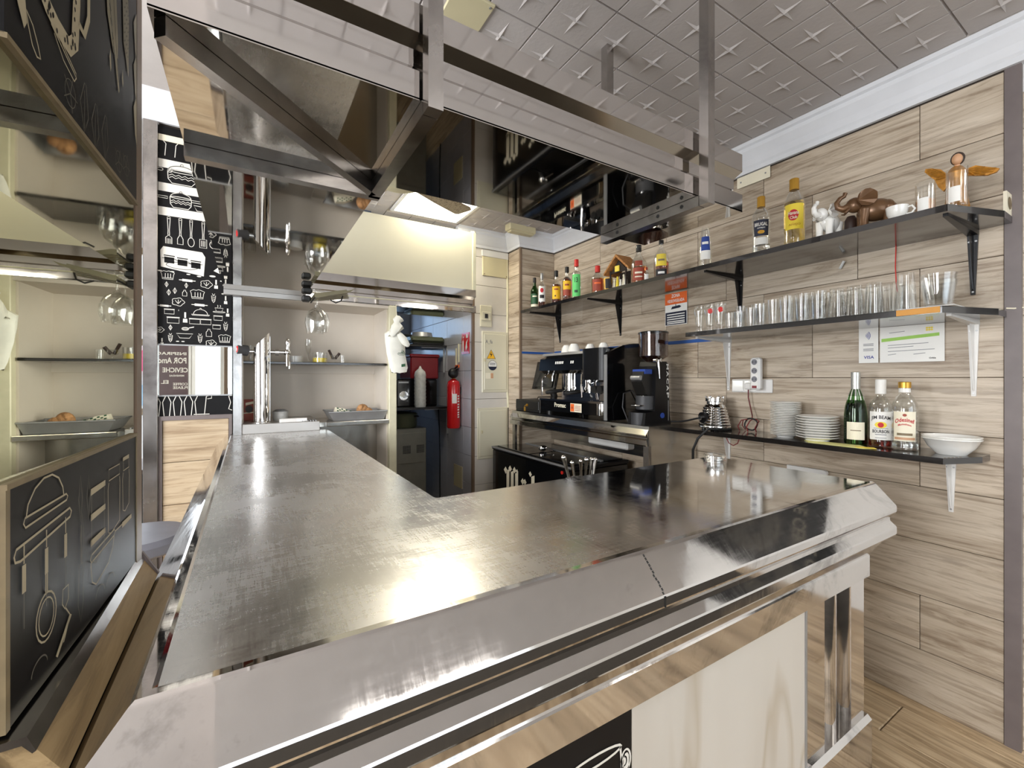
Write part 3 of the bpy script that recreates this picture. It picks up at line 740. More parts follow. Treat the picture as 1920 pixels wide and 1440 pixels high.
for z in (1.925, 2.0, 2.075):
    fill(m, [(-0.076, z), (-0.056, z+0.03), (-0.056, z-0.06), (-0.066, z-0.045)], fr)
m.build('chalk_drawing', 'chalk_tan', col, True); md.build('faint_drawing', 'chalk_dim', col, True)
fr2 = lambda X, Y: (0.0056, X, Y); m = MB()
for k in range(9): stroke(m, [(-0.235+0.008*k*0.7, 2.10-0.018*k), (-0.222+0.008*k*0.7, 2.075-0.018*k)], 0.002, fr2)
stroke(m, [(-0.232, 2.28), (-0.20, 2.1), (-0.172, 1.955), (-0.164, 1.915)], 0.0016, fr2)
for a in range(6):
    for b in range(9): fill(m, circ(-0.132+0.005*a, 1.99+0.014*b+0.004*(a % 2), 0.0012, 0.002, 5), fr2)
m.build('print_lines', 'black_board', col, True)
# ledge along the foot of the column, parallel with the bar
lg = sroot('trim_3', (-0.19, 0.85, 0))
MB().prism([(-0.24, 1.096), (-0.181, 1.096), (-0.174, 1.086), (-0.1715, 1.0875), (-0.1775, 1.1035), (-0.24, 1.1035)], 'xz', 0.585, 1.098).build('ledge', 'steel_tube', lg)
MB().prism([(-0.205, 1.0955), (-0.1785, 1.0955), (-0.1520, 1.0535), (-0.1545, 1.0475), (-0.205, 1.0475)], 'xz', 0.59, 1.094).build('edge_board', 'ledge_wood', lg)
MB().box((-0.205, 0.59, 0.0), (-0.1625, 1.094, 1.047)).build('base_board', 'black_matt', lg)
MB().prism([(-0.24, 1.1035), (-0.176, 1.1035), (-0.150, 1.056), (-0.1585, 1.047), (-0.1625, 0.0), (-0.24, 0.0)], 'xz', 1.094, 1.102).build('end_strip', 'grey_trim', lg)
MB().box((-0.245, 0.585, 0.0), (-0.205, 0.592, 1.09)).build('end_panel', 'black_matt', lg)

# ---- mural print on the partition (X across, Z up)
fr = frame((0, 3.150, 0), (1, 0, 0), (0, 0, 1)); m = MB(); w = 0.0036
X = lambda u: -0.434+(u-298)/139*0.351
Z = lambda v: 1.44+(710-v)*0.003005          # heights along the left edge of the mural
def pot(m, cx, z, rx, h, lid=True, w=w):
    stroke(m, [(cx-rx, z+h*0.62), (cx-rx*0.96, z+h*0.2), (cx-rx*0.7, z), (cx+rx*0.7, z), (cx+rx*0.96, z+h*0.2), (cx+rx, z+h*0.62)], w, fr)
    stroke(m, circ(cx, z+h*0.62, rx, h*0.06), w, fr, True)
    if lid: stroke(m, circ(cx, z+h*0.64, rx*0.95, h*0.27, 12, 0, PI), w, fr); stroke(m, circ(cx, z+h*0.96, h*0.06), w*0.8, fr, True)
    for dz in (0.40, 0.28): stroke(m, [(cx-rx*0.9+rx*0.225*i, z+h*(dz+(0.05 if i % 2 else -0.03))) for i in range(9)], w*0.9, fr)
def hang(m, x, z0, z1, kind):
    stroke(m, [(x-0.007, z1), (x-0.003, (z0+z1)/2), (x-0.004, z0+0.05)], w*0.8, fr); stroke(m, [(x+0.007, z1), (x+0.003, (z0+z1)/2), (x+0.004, z0+0.05)], w*0.8, fr); stroke(m, circ(x, z1-0.004, 0.007, 0.006, 10), w*0.7, fr, True)
    if kind == 'fork':
        stroke(m, [(x-0.014, z0), (x-0.014, z0+0.035), (x, z0+0.05), (x+0.014, z0+0.035), (x+0.014, z0)], w*0.8, fr)
        for d in (-0.007, 0, 0.007): stroke(m, [(x+d, z0), (x+d, z0+0.03)], w*0.7, fr)
    if kind == 'spoon': stroke(m, circ(x, z0+0.024, 0.015, 0.026), w*0.8, fr, True)
    if kind == 'spat': stroke(m, [(x-0.013, z0+0.004), (x+0.013, z0+0.004), (x+0.013, z0+0.035), (x+0.004, z0+0.055), (x-0.004, z0+0.055), (x-0.013, z0+0.035)], w*0.8, fr, True)
    if kind == 'slot':
        stroke(m, [(x-0.017, z0), (x+0.017, z0), (x+0.017, z0+0.05), (x-0.017, z0+0.05)], w*0.8, fr, True)
        for d in (-0.008, 0, 0.008): stroke(m, [(x+d, z0+0.008), (x+d, z0+0.042)], w*0.9, fr)
    if kind == 'round': stroke(m, circ(x, z0+0.026, 0.024), w*0.8, fr, True)
MX0, MX1 = -0.434, -0.083
for z0, z1 in ((2.675, 2.712), (2.46, 2.492), (2.366, 2.398)): pass
for v in (300, 345, 391): fill(m, [(MX0, Z(v+8)), (MX1, Z(v+8)), (MX1, Z(v-8)), (MX0, Z(v-8))], fr)
pot(m, X(340), Z(335), 0.066, 0.115); stroke(m, circ(X(318), Z(312), 0.010), w*0.8, fr, True); stroke(m, circ(X(363), Z(312), 0.010), w*0.8, fr, True)
stroke(m, circ(X(301), Z(312), 0.012, 0.008), w*0.8, fr, True)
pot(m, X(338), Z(381), 0.050, 0.095); stroke(m, [(X(358), Z(366)), (X(386), Z(366)), (X(386), Z(362)), (X(358), Z(362))], w*0.8, fr, True); stroke(m, [(X(298), Z(366)), (X(314), Z(366)), (X(314), Z(362)), (X(298), Z(362))], w*0.8, fr, True)
stroke(m, [(X(362), Z(371)), (X(368), Z(381)), (X(390), Z(382)), (X(398), Z(372))], w, fr, True)
for x, k in ((316, 'fork'), (337, 'spat'), (357, 'spoon'), (380, 'slot'), (402, 'round')): hang(m, X(x), Z(452), Z(401), k)
for x in (309, 327): stroke(m, [(X(x), Z(285)), (X(x+2), Z(262)), (X(x+(-4 if x == 309 else 7)), Z(256))], w, fr)
fill(m, [(X(302), Z(497)), (X(381), Z(508)), (X(384), Z(470)), (X(378), Z(461)), (X(306), Z(458)), (X(301), Z(466))], fr)
fill(m, [(X(400), Z(495)), (X(425), Z(505)), (X(437), Z(500)), (X(437), Z(476)), (X(418), Z(480))], fr)
def small(m, k, cx, cz, s):
    q = w*0.72
    if k == 'hat': stroke(m, [(cx-s*.8, cz-s*.7), (cx-s*.9, cz+s*.2), (cx-s*1.05, cz+s*.55), (cx-s*.6, cz+s*.85), (cx-s*.2, cz+s*.75), (cx+s*.2, cz+s*.9), (cx+s*.6, cz+s*.75), (cx+s*1.05, cz+s*.55), (cx+s*.9, cz+s*.2), (cx+s*.8, cz-s*.7)], q, fr, True); stroke(m, [(cx-s*.8, cz-s*.45), (cx+s*.8, cz-s*.45)], q, fr); [stroke(m, [(cx+d*s, cz-s*.4), (cx+d*s, cz+s*.4)], q, fr) for d in (-.35, .05, .45)]
    if k == 'pin': fill(m, [(cx-s*.8, cz-s*.22), (cx+s*.8, cz-s*.26), (cx+s*.8, cz+s*.2), (cx-s*.8, cz+s*.24)], fr); stroke(m, [(cx-s*1.3, cz), (cx-s*.8, cz)], q*1.6, fr); stroke(m, [(cx+s*.8, cz), (cx+s*1.3, cz)], q*1.6, fr)
    if k == 'lettuce': stroke(m, [(cx+s*(1+.12*math.cos(5*t))*math.cos(t), cz+s*.8*(1+.12*math.cos(5*t))*math.sin(t)) for t in [i*PI/10 for i in range(20)]], q, fr, True); [stroke(m, [(cx, cz-s*.4), (cx+s*.6*math.cos(t), cz+s*.5*math.sin(t))], q, fr) for t in (.6, 1.5, 2.5)]
    if k == 'carrot': stroke(m, [(cx-s*.4, cz+s*.5), (cx+s*.4, cz+s*.5), (cx+s*.25, cz-s*.7), (cx, cz-s*1.1), (cx-s*.25, cz-s*.7)], q, fr, True); [stroke(m, [(cx-s*.25, cz+d*s), (cx+s*.25, cz+(d-.12)*s)], q, fr) for d in (.2, -.2, -.55)]; stroke(m, [(cx-s*.25, cz+s), (cx, cz+s*.5), (cx+s*.25, cz+s)], q, fr)
    if k == 'leaf': stroke(m, [(cx, cz-s), (cx-s*.45, cz), (cx, cz+s), (cx+s*.45, cz)], q, fr, True); stroke(m, [(cx, cz-s), (cx, cz+s)], q, fr)
    if k == 'cloche': stroke(m, circ(cx, cz-s*.3, s, s*.85, 12, 0, PI), q, fr); stroke(m, [(cx-s*1.3, cz-s*.35), (cx+s*1.3, cz-s*.35), (cx+s*1.2, cz-s*.5), (cx-s*1.2, cz-s*.5)], q, fr, True); stroke(m, circ(cx, cz+s*.65, s*.12, None, 8), q, fr, True)
    if k == 'bowl': stroke(m, [(cx-s*1.2, cz+s*.4), (cx+s*1.2, cz+s*.4), (cx+s*.7, cz-s*.4), (cx-s*.7, cz-s*.4)], q, fr, True)
    if k == 'cup': stroke(m, [(cx-s*.8, cz+s*.4), (cx+s*.8, cz+s*.4), (cx+s*.5, cz-s*.4), (cx-s*.5, cz-s*.4)], q, fr, True); stroke(m, circ(cx, cz-s*.5, s*1.2, s*.15, 12), q, fr, True); [stroke(m, [(cx+d, cz+s*.6), (cx+d+s*.1, cz+s*.85), (cx+d, cz+s*1.1)], q, fr) for d in (-s*.3, s*.2)]
    if k == 'box': stroke(m, [(cx-s, cz-s*.7), (cx+s, cz-s*.7), (cx+s, cz+s*.4), (cx-s, cz+s*.4)], q, fr, True); fill(m, [(cx-s*1.1, cz+s*.4), (cx+s*1.1, cz+s*.4), (cx+s*1.1, cz+s*.62), (cx-s*1.1, cz+s*.62)], fr)
    if k == 'jar': stroke(m, [(cx-s*.6, cz-s), (cx+s*.6, cz-s), (cx+s*.6, cz+s*.2), (cx+s*.25, cz+s*.6), (cx+s*.25, cz+s), (cx-s*.25, cz+s), (cx-s*.25, cz+s*.6), (cx-s*.6, cz+s*.2)], q, fr, True)
    if k == 'spat': fill(m, [(cx-s*.16, cz), (cx+s*.16, cz), (cx+s*.16, cz+s*1.2), (cx-s*.16, cz+s*1.2)], fr); fill(m, [(cx-s*.4, cz-s), (cx+s*.4, cz-s), (cx+s*.36, cz-s*.2), (cx-s*.36, cz-s*.2)], fr)
    if k == 'whisk': stroke(m, circ(cx-s*.4, cz-s*.15, s*.7, s*.35, 14), q, fr, True); stroke(m, circ(cx-s*.4, cz-s*.15, s*.7, s*.15, 14), q, fr, True); fill(m, [(cx+s*.3, cz), (cx+s*1.3, cz+s*.25), (cx+s*1.3, cz+s*.5), (cx+s*.3, cz+s*.2)], fr)
    if k == 'dash': fill(m, circ(cx, cz, s, s*.35, 10), fr)
for k, u, v, s in (('hat', 314, 513, .030), ('pin', 350, 519, .030), ('lettuce', 386, 523, .028), ('spat', 405, 522, .024), ('dash', 300, 505, .011), ('dash', 322, 505, .011), ('dash', 352, 507, .010), ('dash', 372, 509, .011), ('dash', 398, 506, .016), ('dash', 417, 514, .011), ('dash', 430, 515, .011), ('cup', 428, 535, .026),
    ('leaf', 312, 530, .016), ('leaf', 316, 545, .018), ('leaf', 327, 541, .018), ('leaf', 348, 529, .016), ('jar', 345, 544, .017), ('hat', 369, 545, .033), ('carrot', 400, 549, .026), ('spat', 424, 552, .022), ('lettuce', 333, 562, .028), ('spat', 334, 578, .004), ('pin', 373, 565, .030), ('cup', 411, 572, .026), ('spat', 428, 577, .022), ('pin', 308, 571, .024), ('box', 317, 581, .022), ('cloche', 375, 580, .034), ('box', 324, 597, .027), ('spat', 346, 592, .027), ('box', 364, 597, .025), ('box', 385, 597, .025), ('box', 409, 588, .021), ('box', 406, 606, .019), ('carrot', 424, 604, .026),
    ('lettuce', 300, 617, .018), ('leaf', 319, 612, .016), ('whisk', 350, 612, .024), ('jar', 391, 619, .022), ('bowl', 345, 627, .032), ('carrot', 319, 631, .024), ('carrot', 374, 630, .026), ('hat', 422, 630, .030), ('lettuce', 395, 640, .025), ('dash', 332, 638, .008), ('dash', 342, 638, .008), ('spat', 304, 640, .018)): small(m, k, X(u), Z(v), s)
for u, k in ((322, 0), (342, 0), (362, 0), (303, 1)):
    stroke(m, [(X(u-8), Z(742)), (X(u-2), Z(755)), (X(u-5), Z(784))], w, fr); stroke(m, [(X(u+8), Z(742)), (X(u+2), Z(755)), (X(u+5), Z(784))], w, fr)
stroke(m, [(X(382), Z(784)), (X(386), Z(745)), (X(396), Z(742)), (X(396), Z(749)), (X(388), Z(750))], w, fr); stroke(m, [(X(362), Z(780)), (X(392), Z(780))], w*1.2, fr); stroke(m, [(X(437), Z(744)), (X(430), Z(745)), (X(434), Z(758)), (X(430), Z(771)), (X(437), Z(774))], w, fr)
m.build('chalk_drawing', 'chalk', mural)
fr2 = frame((0, 3.1494, 0), (1, 0, 0), (0, 0, 1)); m = MB()
for i, u in enumerate((317, 341, 366)):
    z = Z(478+i*2.5); fill(m, [(X(u-9), z-.032), (X(u+9), z-.034), (X(u+9), z), (X(u-9), z+.002)], fr2); stroke(m, [(X(u-10), z+.010), (X(u+10), z+.008)], .006, fr2); stroke(m, [(X(u-13), z-.006), (X(u+13), z-.008)], .003, fr2)
stroke(m, circ(X(341), Z(492), .075, .020), .003, fr2, True)
m.build('dark_print', 'black_board', mural)

# ================================================================ the bar counter
bar = thing('bar_counter', 'L-shaped stainless steel bar counter with marble and black front panels', 'bar counter', (0.8, 0.9, 0))
TZ = 1.10
outer = [(-0.105, 3.15), (-0.105, 0.588), (1.742, 0.588)]
# walking from the far left end to the near corner then right, the outside is on the right-hand side
edge = [(-0.020, TZ), (-0.016, TZ+0.004), (-0.004, TZ+0.004), (0.0, TZ+0.001), (0.002, TZ-0.001), (0.0535, 1.042), (0.055, 1.038), (0.055, 1.022), (0.0535, 1.018), (0.038, 1.000), (0.038, 0.990), (0.0535, 0.976), (0.055, 0.972), (0.055, 0.952), (0.051, 0.946), (-0.02, 0.944)]
MB().sweep(outer, edge, caps=True).build('counter_edge', 'steel_edge', bar)
m = MB(); top = [(-0.086, 3.15), (-0.086, 0.607), (1.742, 0.607), (1.742, 1.165), (0.470, 1.165), (0.458, 1.168), (0.455, 1.180), (0.455, 3.15)]
m.prism(top, 'xy', TZ-0.03, TZ).build('countertop', 'steel_top', bar)
m = MB(); R_.seed(5)
zz = 1.0985; x = 0.655
for i in range(12):       # dark weld seam across the bevel
    t0 = i/12; t1 = (i+0.8)/12; x0 = x+R_.uniform(-.0015, .0015)
    p = lambda t: (x0, 0.5862-0.0515*t-0.0006, 1.099-0.057*t-0.0004)
    m.obox(p(t0), p(t1), 0.0022, 0.0022)
m.box((x-0.002, 0.5318, 1.02), (x+0.0015, 0.5332, 1.040)).build('weld_seam', 'black_matt', bar)
# carcass and front cladding
m = MB(); m.box((-0.09, 0.655, 0.02), (1.70, 1.13, TZ-0.03)).box((-0.09, 1.13, 0.02), (0.43, 3.12, TZ-0.03)); m.build('carcass', 'steel_back', bar)
MB().box((-0.10, 0.615, 0.10), (0.654, 0.655, 0.800)).build('front_panel', 'black_board', bar)
MB().box((0.656, 0.615, 0.10), (1.345, 0.655, 0.800)).build('front_panel', 'marble', bar)['label'] = 'cream veined marble front panel'
MB().bbox((-0.10, 0.596, 0.796), (1.728, 0.66, 0.870), 0.004).prism([(0.548, 0.946), (0.60, 0.868), (0.66, 0.868), (0.66, 0.946)], 'yz', -0.10, 1.728).build('frieze', 'steel_edge', bar)
# pilaster at the right end: flat faces, niche with a half-round column, plinth
MB().box((1.346, 0.612, 0.10), (1.354, 0.655, 0.798)).build('panel_trim', 'alu', bar)
MB().prism([(1.354, 0.612), (1.455, 0.612), (1.462, 0.69), (1.625, 0.69), (1.630, 0.612), (1.724, 0.612), (1.724, 1.13), (1.354, 1.13)], 'xy', 0.02, 0.80).build('pilaster', 'steel_fascia', bar)
m = MB(); pr = [(1.565+0.052*math.cos(PI+PI*i/10), 0.69+0.062*math.sin(PI+PI*i/10)) for i in range(11)]
m.prism(pr, 'xy', 0.34, 0.80, smooth=False); 
for i in range(len(m.s)-2): m.s[i] = True
m.build('half_column', 'steel_edge', bar)
MB().bbox((1.35, 0.592, 0.0), (1.742, 1.13, 0.345), 0.012).build('plinth', 'steel_edge', bar)
MB().box((-0.10, 0.63, 0.0), (1.35, 0.655, 0.10)).build('skirting', 'steel_back', bar)
MB().box((0.50, 1.13, 0.86), (1.70, 1.50, 0.90)).build('under_shelf', 'steel_back', bar)
# print on the black front panel: a pot with zigzag and a utensil
fr = frame((0, 0.615, 0), (1, 0, 0), (0, 0, 1)); w = 0.0055
def potprint(cx, z0, s):
    m = MB()
    stroke(m, [(cx-.075*s, z0+.15*s), (cx-.083*s, z0+.08*s), (cx-.07*s, z0+.01*s), (cx-.05*s, z0), (cx+.05*s, z0), (cx+.07*s, z0+.01*s), (cx+.083*s, z0+.08*s), (cx+.075*s, z0+.15*s)], w*s, fr)
    stroke(m, circ(cx, z0+.15*s, .078*s, .012*s), w*s, fr, True)
    for dz in (.075, .050): stroke(m, [(cx-.072*s+.018*s*i, z0+(dz+(.022 if i % 2 else 0))*s) for i in range(9)], w*s, fr)
    for sg in (-1, 1):
        stroke(m, circ(cx+sg*.092*s, z0+.112*s, .014*s, .024*s), w*.8*s, fr, True); stroke(m, circ(cx+sg*.088*s, z0+.112*s, .006*s, .010*s), w*.6*s, fr, True)
    m.build('pot_print', 'chalk', bar)
potprint(0.555, 0.585, 0.9); potprint(0.25, 0.585, 0.9)
m = MB(); fill(m, [(0.632, 0.60), (0.646, 0.60), (0.646, 0.693), (0.642, 0.700), (0.636, 0.700), (0.632, 0.693)], fr)
m.build('utensil_print', 'chalk', bar)
potprint(0.40, 0.34, 0.9); potprint(0.08, 0.34, 0.9)
# ================================================================ stainless canopy over the bar
hood = thing('bar_canopy', 'mirror-polished stainless canopy hung over the bar on square steel posts', 'canopy', (0.6, 1.0, 2.07))
hp = [(-0.05, 1.981), (0.0, 1.981), (0.0, 2.036), (-0.024, 2.040), (-0.024, 2.048), (-0.018, 2.054), (-0.018, 2.088)]
hq = [(-0.018, 2.088), (0.0, 2.110), (0.0, 2.111)]
hr = [(0.0, 2.111), (0.0, 2.166), (-0.05, 2.166)]
for nm_, pr_, mt_ in (('lower_fascia', hp, 'steel_fascia'), ('fascia_bevel', hq, 'steel_dark_reflection'), ('upper_fascia', hr, 'steel_fascia')):  # bevel gets the darker steel: dim reflection put into its colour
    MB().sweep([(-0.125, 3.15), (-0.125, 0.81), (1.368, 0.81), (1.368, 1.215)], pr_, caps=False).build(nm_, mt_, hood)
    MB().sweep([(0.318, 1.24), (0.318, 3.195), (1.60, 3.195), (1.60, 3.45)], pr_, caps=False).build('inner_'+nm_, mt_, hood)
MB().prism([(-0.125, 3.55), (-0.125, 0.81), (1.368, 0.81), (1.368, 1.215), (0.318, 1.215), (0.318, 3.195), (1.60, 3.195), (1.60, 3.55)], 'xy', 1.979, 1.984).build('mirror_underside', 'steel_mirror', hood)
MB().prism([(-0.075, 3.55), (-0.075, 0.86), (1.318, 0.86), (1.318, 1.345), (0.27, 1.345), (0.27, 3.24), (1.55, 3.24), (1.55, 3.55)], 'xy', 2.13, 2.160).build('top_sheet', 'steel_back', hood)
MB().box((0.315, 1.212, 1.981), (1.366, 1.217, 2.13)).build('rear_lip', 'steel_fascia', hood)
def sqtube(name, a, b, w=0.030, h=0.030, up=(0, 0, 1), mt='steel_tube'): return MB().obox(a, b, w, h, up).build(name, mt, hood)
sqtube('hanger_post', (0.302, 0.785, 1.948), (0.302, 0.785, CZ), up=(0, 1, 0))
sqtube('hanger_post', (1.146, 0.785, 1.948), (1.146, 0.785, CZ), up=(0, 1, 0))
sqtube('hanger_post', (1.27, 1.325, 2.15), (1.27, 1.325, CZ), 0.035, 0.035, (0, 1, 0))
sqtube('cross_bar', (0.302, 0.802, 1.963), (0.302, 1.245, 1.963))
sqtube('cross_bar', (-0.125, 1.245, 1.963), (0.318, 1.245, 1.963))
sqtube('diagonal_bar', (-0.112, 0.822, 1.963), (0.295, 1.228, 1.963), 0.022, 0.03)
rb = sqtube('cross_bar', (1.146, 0.802, 1.963), (1.146, 1.215, 1.963))
for y in (0.86, 0.95, 1.13): MB().cyl((1.1300, y, 1.965), (1.1304, y, 1.965), 0.006, n=10).build('bolt_hole', 'black_matt', rb)
sqtube('cross_bar', (-0.125, 3.13, 1.963), (0.33, 3.13, 1.963), mt='steel_brushed')
# white panel standing on the canopy over the kitchen door
wpn = thing('white_fascia_panel', 'tall plain white panel standing above the steel band over the kitchen door', 'panel', (0.9, 3.22, 2.166))
MB().box((0.20, 3.205, 2.1675), (1.575, 3.235, 2.640)).build('board', 'panel_white', wpn)
MB().bbox((1.572, 3.195, 2.1675), (1.602, 3.245, 2.640), 0.003).cyl((1.588, 3.22, 2.64), (1.588, 3.22, 2.652), 0.022).build('end_post', 'cream_alu', wpn)
MB().box((0.33, 3.186, 2.018), (1.575, 3.1945, 2.024)).build('light_strip', 'cream_alu', hood)
for x, y in ((0.72, 2.33), (0.74, 2.44), (1.30, 2.30)): pass
# ---- led panel in the ceiling, emergency light, junction plate
lt = thing('ceiling_light', 'square white light panel set flush in the ceiling near the kitchen', 'light', (1.28, 3.25, CZ))
MB().box((0.985, 2.985, CZ-0.006), (1.575, 3.515, CZ+0.008)).build('frame', 'white', lt)
MB().box((1.01, 3.01, CZ-0.0075), (1.55, 3.49, CZ-0.005)).build('diffuser', 'led', lt)
al = area('panel_lamp', (1.28, 3.25, CZ-0.02), (0, 0, 0), 0.52, 0.46, 9, (1.0, 0.93, 0.76))
em = thing('emergency_light', 'long beige emergency light box on the ceiling beside the column', 'light', (2.10, 3.30, CZ))
MB().bbox((1.96, 3.25, CZ-0.055), (2.24, 3.34, CZ+0.008), 0.008).build('housing', 'beige', em)
MB().bbox((1.975, 3.262, CZ-0.068), (2.225, 3.328, CZ-0.05), 0.006).build('diffuser', 'beige', em)
jp = thing('junction_plate', 'beige square junction plate on the ceiling above the canopy', 'cover plate', (0.70, 1.47, CZ))
MB().bbox((0.615, 1.385, CZ-0.008), (0.775, 1.545, CZ+0.004), 0.003).build('plate', 'beige', jp)
m = MB()
for x in (0.63, 0.76):
    for y in (1.40, 1.53): m.cyl((x, y, CZ-0.0105), (x, y, CZ-0.007), 0.005, n=8)
m.build('screw', 'alu', jp)
# ---- ceiling fan
fan = thing('ceiling_fan', 'dusty beige ceiling fan below the light panel, half hidden by the canopy', 'fan', (0.76, 2.51, CZ))
m = MB(); m.cyl((0.76, 2.51, 2.66), (0.76, 2.51, CZ+0.01), 0.018).lathe([(0.0, 2.555), (0.07, 2.557), (0.118, 2.575), (0.125, 2.60), (0.10, 2.64), (0.05, 2.675), (0.0, 2.68)], (0.76, 2.51, 0), 26); m.build('motor', 'beige', fan)
for k in range(4):
    a = math.radians(24+90*k); ca, sa = math.cos(a), math.sin(a)
    pl = [(0.11, -0.035), (0.16, -0.04), (0.34, -0.072), (0.545, -0.078), (0.575, -0.06), (0.58, 0.06), (0.56, 0.078), (0.34, 0.06), (0.16, 0.035), (0.11, 0.03)]
    m = MB(); m.prism([(0.76+x*ca-y*sa, 2.51+x*sa+y*ca) for x, y in pl], 'xy', 2.598, 2.606); m.build('blade', 'fan', fan)

# ================================================================ back cabinet at the end of the bar
cb = thing('back_cabinet', 'white-lined open cabinet in a steel frame at the end of the bar', 'cabinet', (0.4, 3.4, 0))
Y0 = 3.20
MB().box((-0.03, 3.60, 0.02), (0.885, 3.62, 1.98)).build('back_panel', 'cabinet_white', cb)
MB().box((-0.04, Y0+0.01, 1.14), (-0.025, 3.60, 1.98)).build('side_panel', 'cabinet_white', cb)
MB().box((0.875, Y0+0.03, 0.02), (0.89, 3.60, 1.98)).build('side_panel', 'cabinet_white', cb)
MB().box((-0.03, Y0, 1.955), (0.885, 3.60, 1.977)).build('top_panel', 'cabinet_white', cb)
MB().bbox((-0.082, 3.15, 0.0), (-0.030, Y0+0.02, 1.945), 0.004).build('post', 'steel_tube', cb)
MB().bbox((0.884, Y0-0.02, 0.0), (0.940, Y0+0.03, 1.978), 0.004).build('post', 'cream_alu', cb)
MB().bbox((0.457, Y0-0.022, 1.112), (0.884, Y0+0.04, 1.142), 0.003).box((0.41, Y0, 1.112), (0.884, 3.60, 1.140)).build('base_shelf', 'steel_back', cb)
MB().box((0.46, Y0+0.30, 0.02), (0.884, Y0+0.32, 1.11)).build('lower_back', 'steel_back', cb)
sh = MB().bbox((-0.028, Y0+0.012, 1.535), (0.876, 3.60, 1.552), 0.003).build('shelf', 'black_shelf', cb)
MB().box((-0.026, 3.57, 1.478), (0.874, 3.60, 1.535)).build('shelf_batten', 'cabinet_white', cb)

# ================================================================ back counter along the right wall
bk = thing('back_counter', 'stainless back counter under the coffee machine along the wood-look wall', 'counter', (2.3, 2.5, 0))
BZ = 1.150
MB().box((2.06, 1.80, BZ-0.03), (2.535, 3.375, BZ)).build('worktop', 'steel_back', bk)
bp = [(-0.02, BZ), (0.0, BZ), (0.040, BZ-0.052), (0.040, BZ-0.060), (0.026, BZ-0.068), (0.026, BZ-0.074), (0.040, BZ-0.082), (0.040, BZ-0.112), (0.036, BZ-0.118), (-0.02, BZ-0.118)]
MB().sweep([(2.075, 3.375), (2.075, 1.80)], bp).build('front_edge', 'steel_edge', bk)
MB().box((2.06, 1.796, BZ-0.118), (2.535, 1.80, BZ)).build('end_plate', 'steel_back', bk)
MB().box((2.08, 1.81, 0.02), (2.535, 1.835, BZ-0.10)).build('end_panel', 'steel_back', bk)
for y in (1.80, 3.33): MB().box((2.06, y, 0.0), (2.085, y+0.04, BZ-0.11)).build('leg', 'steel_tube', bk)
MB().box((2.50, 1.84, 0.86), (2.535, 3.37, BZ-0.03)).build('rear_panel', 'steel_back', bk)
MB().bbox((2.30, 2.20, 0.93), (2.38, 2.62, 1.0), 0.01).build('white_box', 'white', bk)
# ---- chest cooler
cl = thing('bottle_cooler', 'low black chest bottle cooler with cream blackletter name, under the coffee machine', 'cooler', (2.1, 2.9, 0))
MB().bbox((1.90, 2.335, 0.03), (2.45, 3.455, 0.80), 0.006).build('body', 'black_gloss', cl)
MB().bbox((1.895, 2.33, 0.802), (2.455, 3.46, 0.828), 0.004).build('lid_frame', 'black_metal', cl)
MB().bbox((1.93, 2.37, 0.828), (2.20, 2.88, 0.836), 0.004).bbox((1.93, 2.90, 0.828), (2.20, 3.42, 0.836), 0.004).bbox((2.24, 2.37, 0.828), (2.43, 3.42, 0.834), 0.004).build('sliding_lid', 'black_gloss', cl)
MB().bbox((2.205, 2.37, 0.828), (2.235, 3.42, 0.842), 0.003).build('lid_rail', 'alu', cl)
MB().box((1.892, 2.33, 0.815), (1.897, 3.46, 0.829)).build('front_strip', 'alu', cl)
fr = frame((1.900, 3.40, 0.40), (0, -1, 0), (0, 0, 1)); m = MB()
def blackletter(m, x0, y0, h, fr):
    """heavy broken strokes of a blackletter word; units of x-height h"""
    def st(x, a, b, w=0.20, hook=True):
        fill(m, [(x0+x*h, y0+a*h), (x0+(x+w)*h, y0+(a+0.10)*h), (x0+(x+w)*h, y0+b*h), (x0+x*h, y0+(b-0.10)*h)], fr)
        if hook: fill(m, [(x0+(x-0.07)*h, y0+(a+0.05)*h), (x0+(x+w*0.5)*h, y0+(a-0.10)*h), (x0+(x+w+0.07)*h, y0+(a+0.07)*h), (x0+(x+w*.5)*h, y0+(a+0.2)*h)], fr)
    def dia(x, y, r=0.14): fill(m, [(x0+(x-r)*h, y0+y*h), (x0+x*h, y0+(y-r)*h), (x0+(x+r)*h, y0+y*h), (x0+x*h, y0+(y+r)*h)], fr)
    for x in (0.08, 0.46, 0.84): st(x, 0, 1.32, 0.25)
    dia(0.0, 1.22, .17); dia(0.40, 1.36, .15); dia(0.78, 1.36, .15); dia(1.0, 1.34, .10)
    st(1.38, 0.02, 0.62, 0.24); st(1.74, 0, 0.98, 0.24); dia(1.46, 0.98, .15); dia(1.64, 1.0, .13); dia(1.62, 0.52, .11); dia(1.58, 0.05, .10)
    st(2.14, 0, 1.42, 0.24); st(2.52, -0.15, 0.92, 0.24); dia(2.34, 0.95, .12); dia(2.06, 1.42, .12)
    st(2.90, 0.05, 0.95); st(3.24, 0.05, 0.95); dia(3.10, 0.98, .11); dia(3.10, 0.02, .11)
    st(3.62, 0.05, 1.0); st(3.96, 0, 1.0); dia(3.84, 0.02, .11)
blackletter(m, 0.18, 0.025, 0.185, fr); m.build('lettering', 'cream_label', cl)
m = MB(); text(m, 'DESDE 1890', 0.28, -0.12, 0.55, 0.05, fr, 0.02); m.build('small_lettering', 'red_label', cl)
m = MB(); m.cyl((1.898, 2.43, 0.775), (1.892, 2.43, 0.775), 0.012); m.build('lamp', 'red_cap', cl)
sc = thing('ice_scoop', 'small shiny metal scoop lying on the black cooler lid', 'scoop', (2.10, 2.95, 0.838))
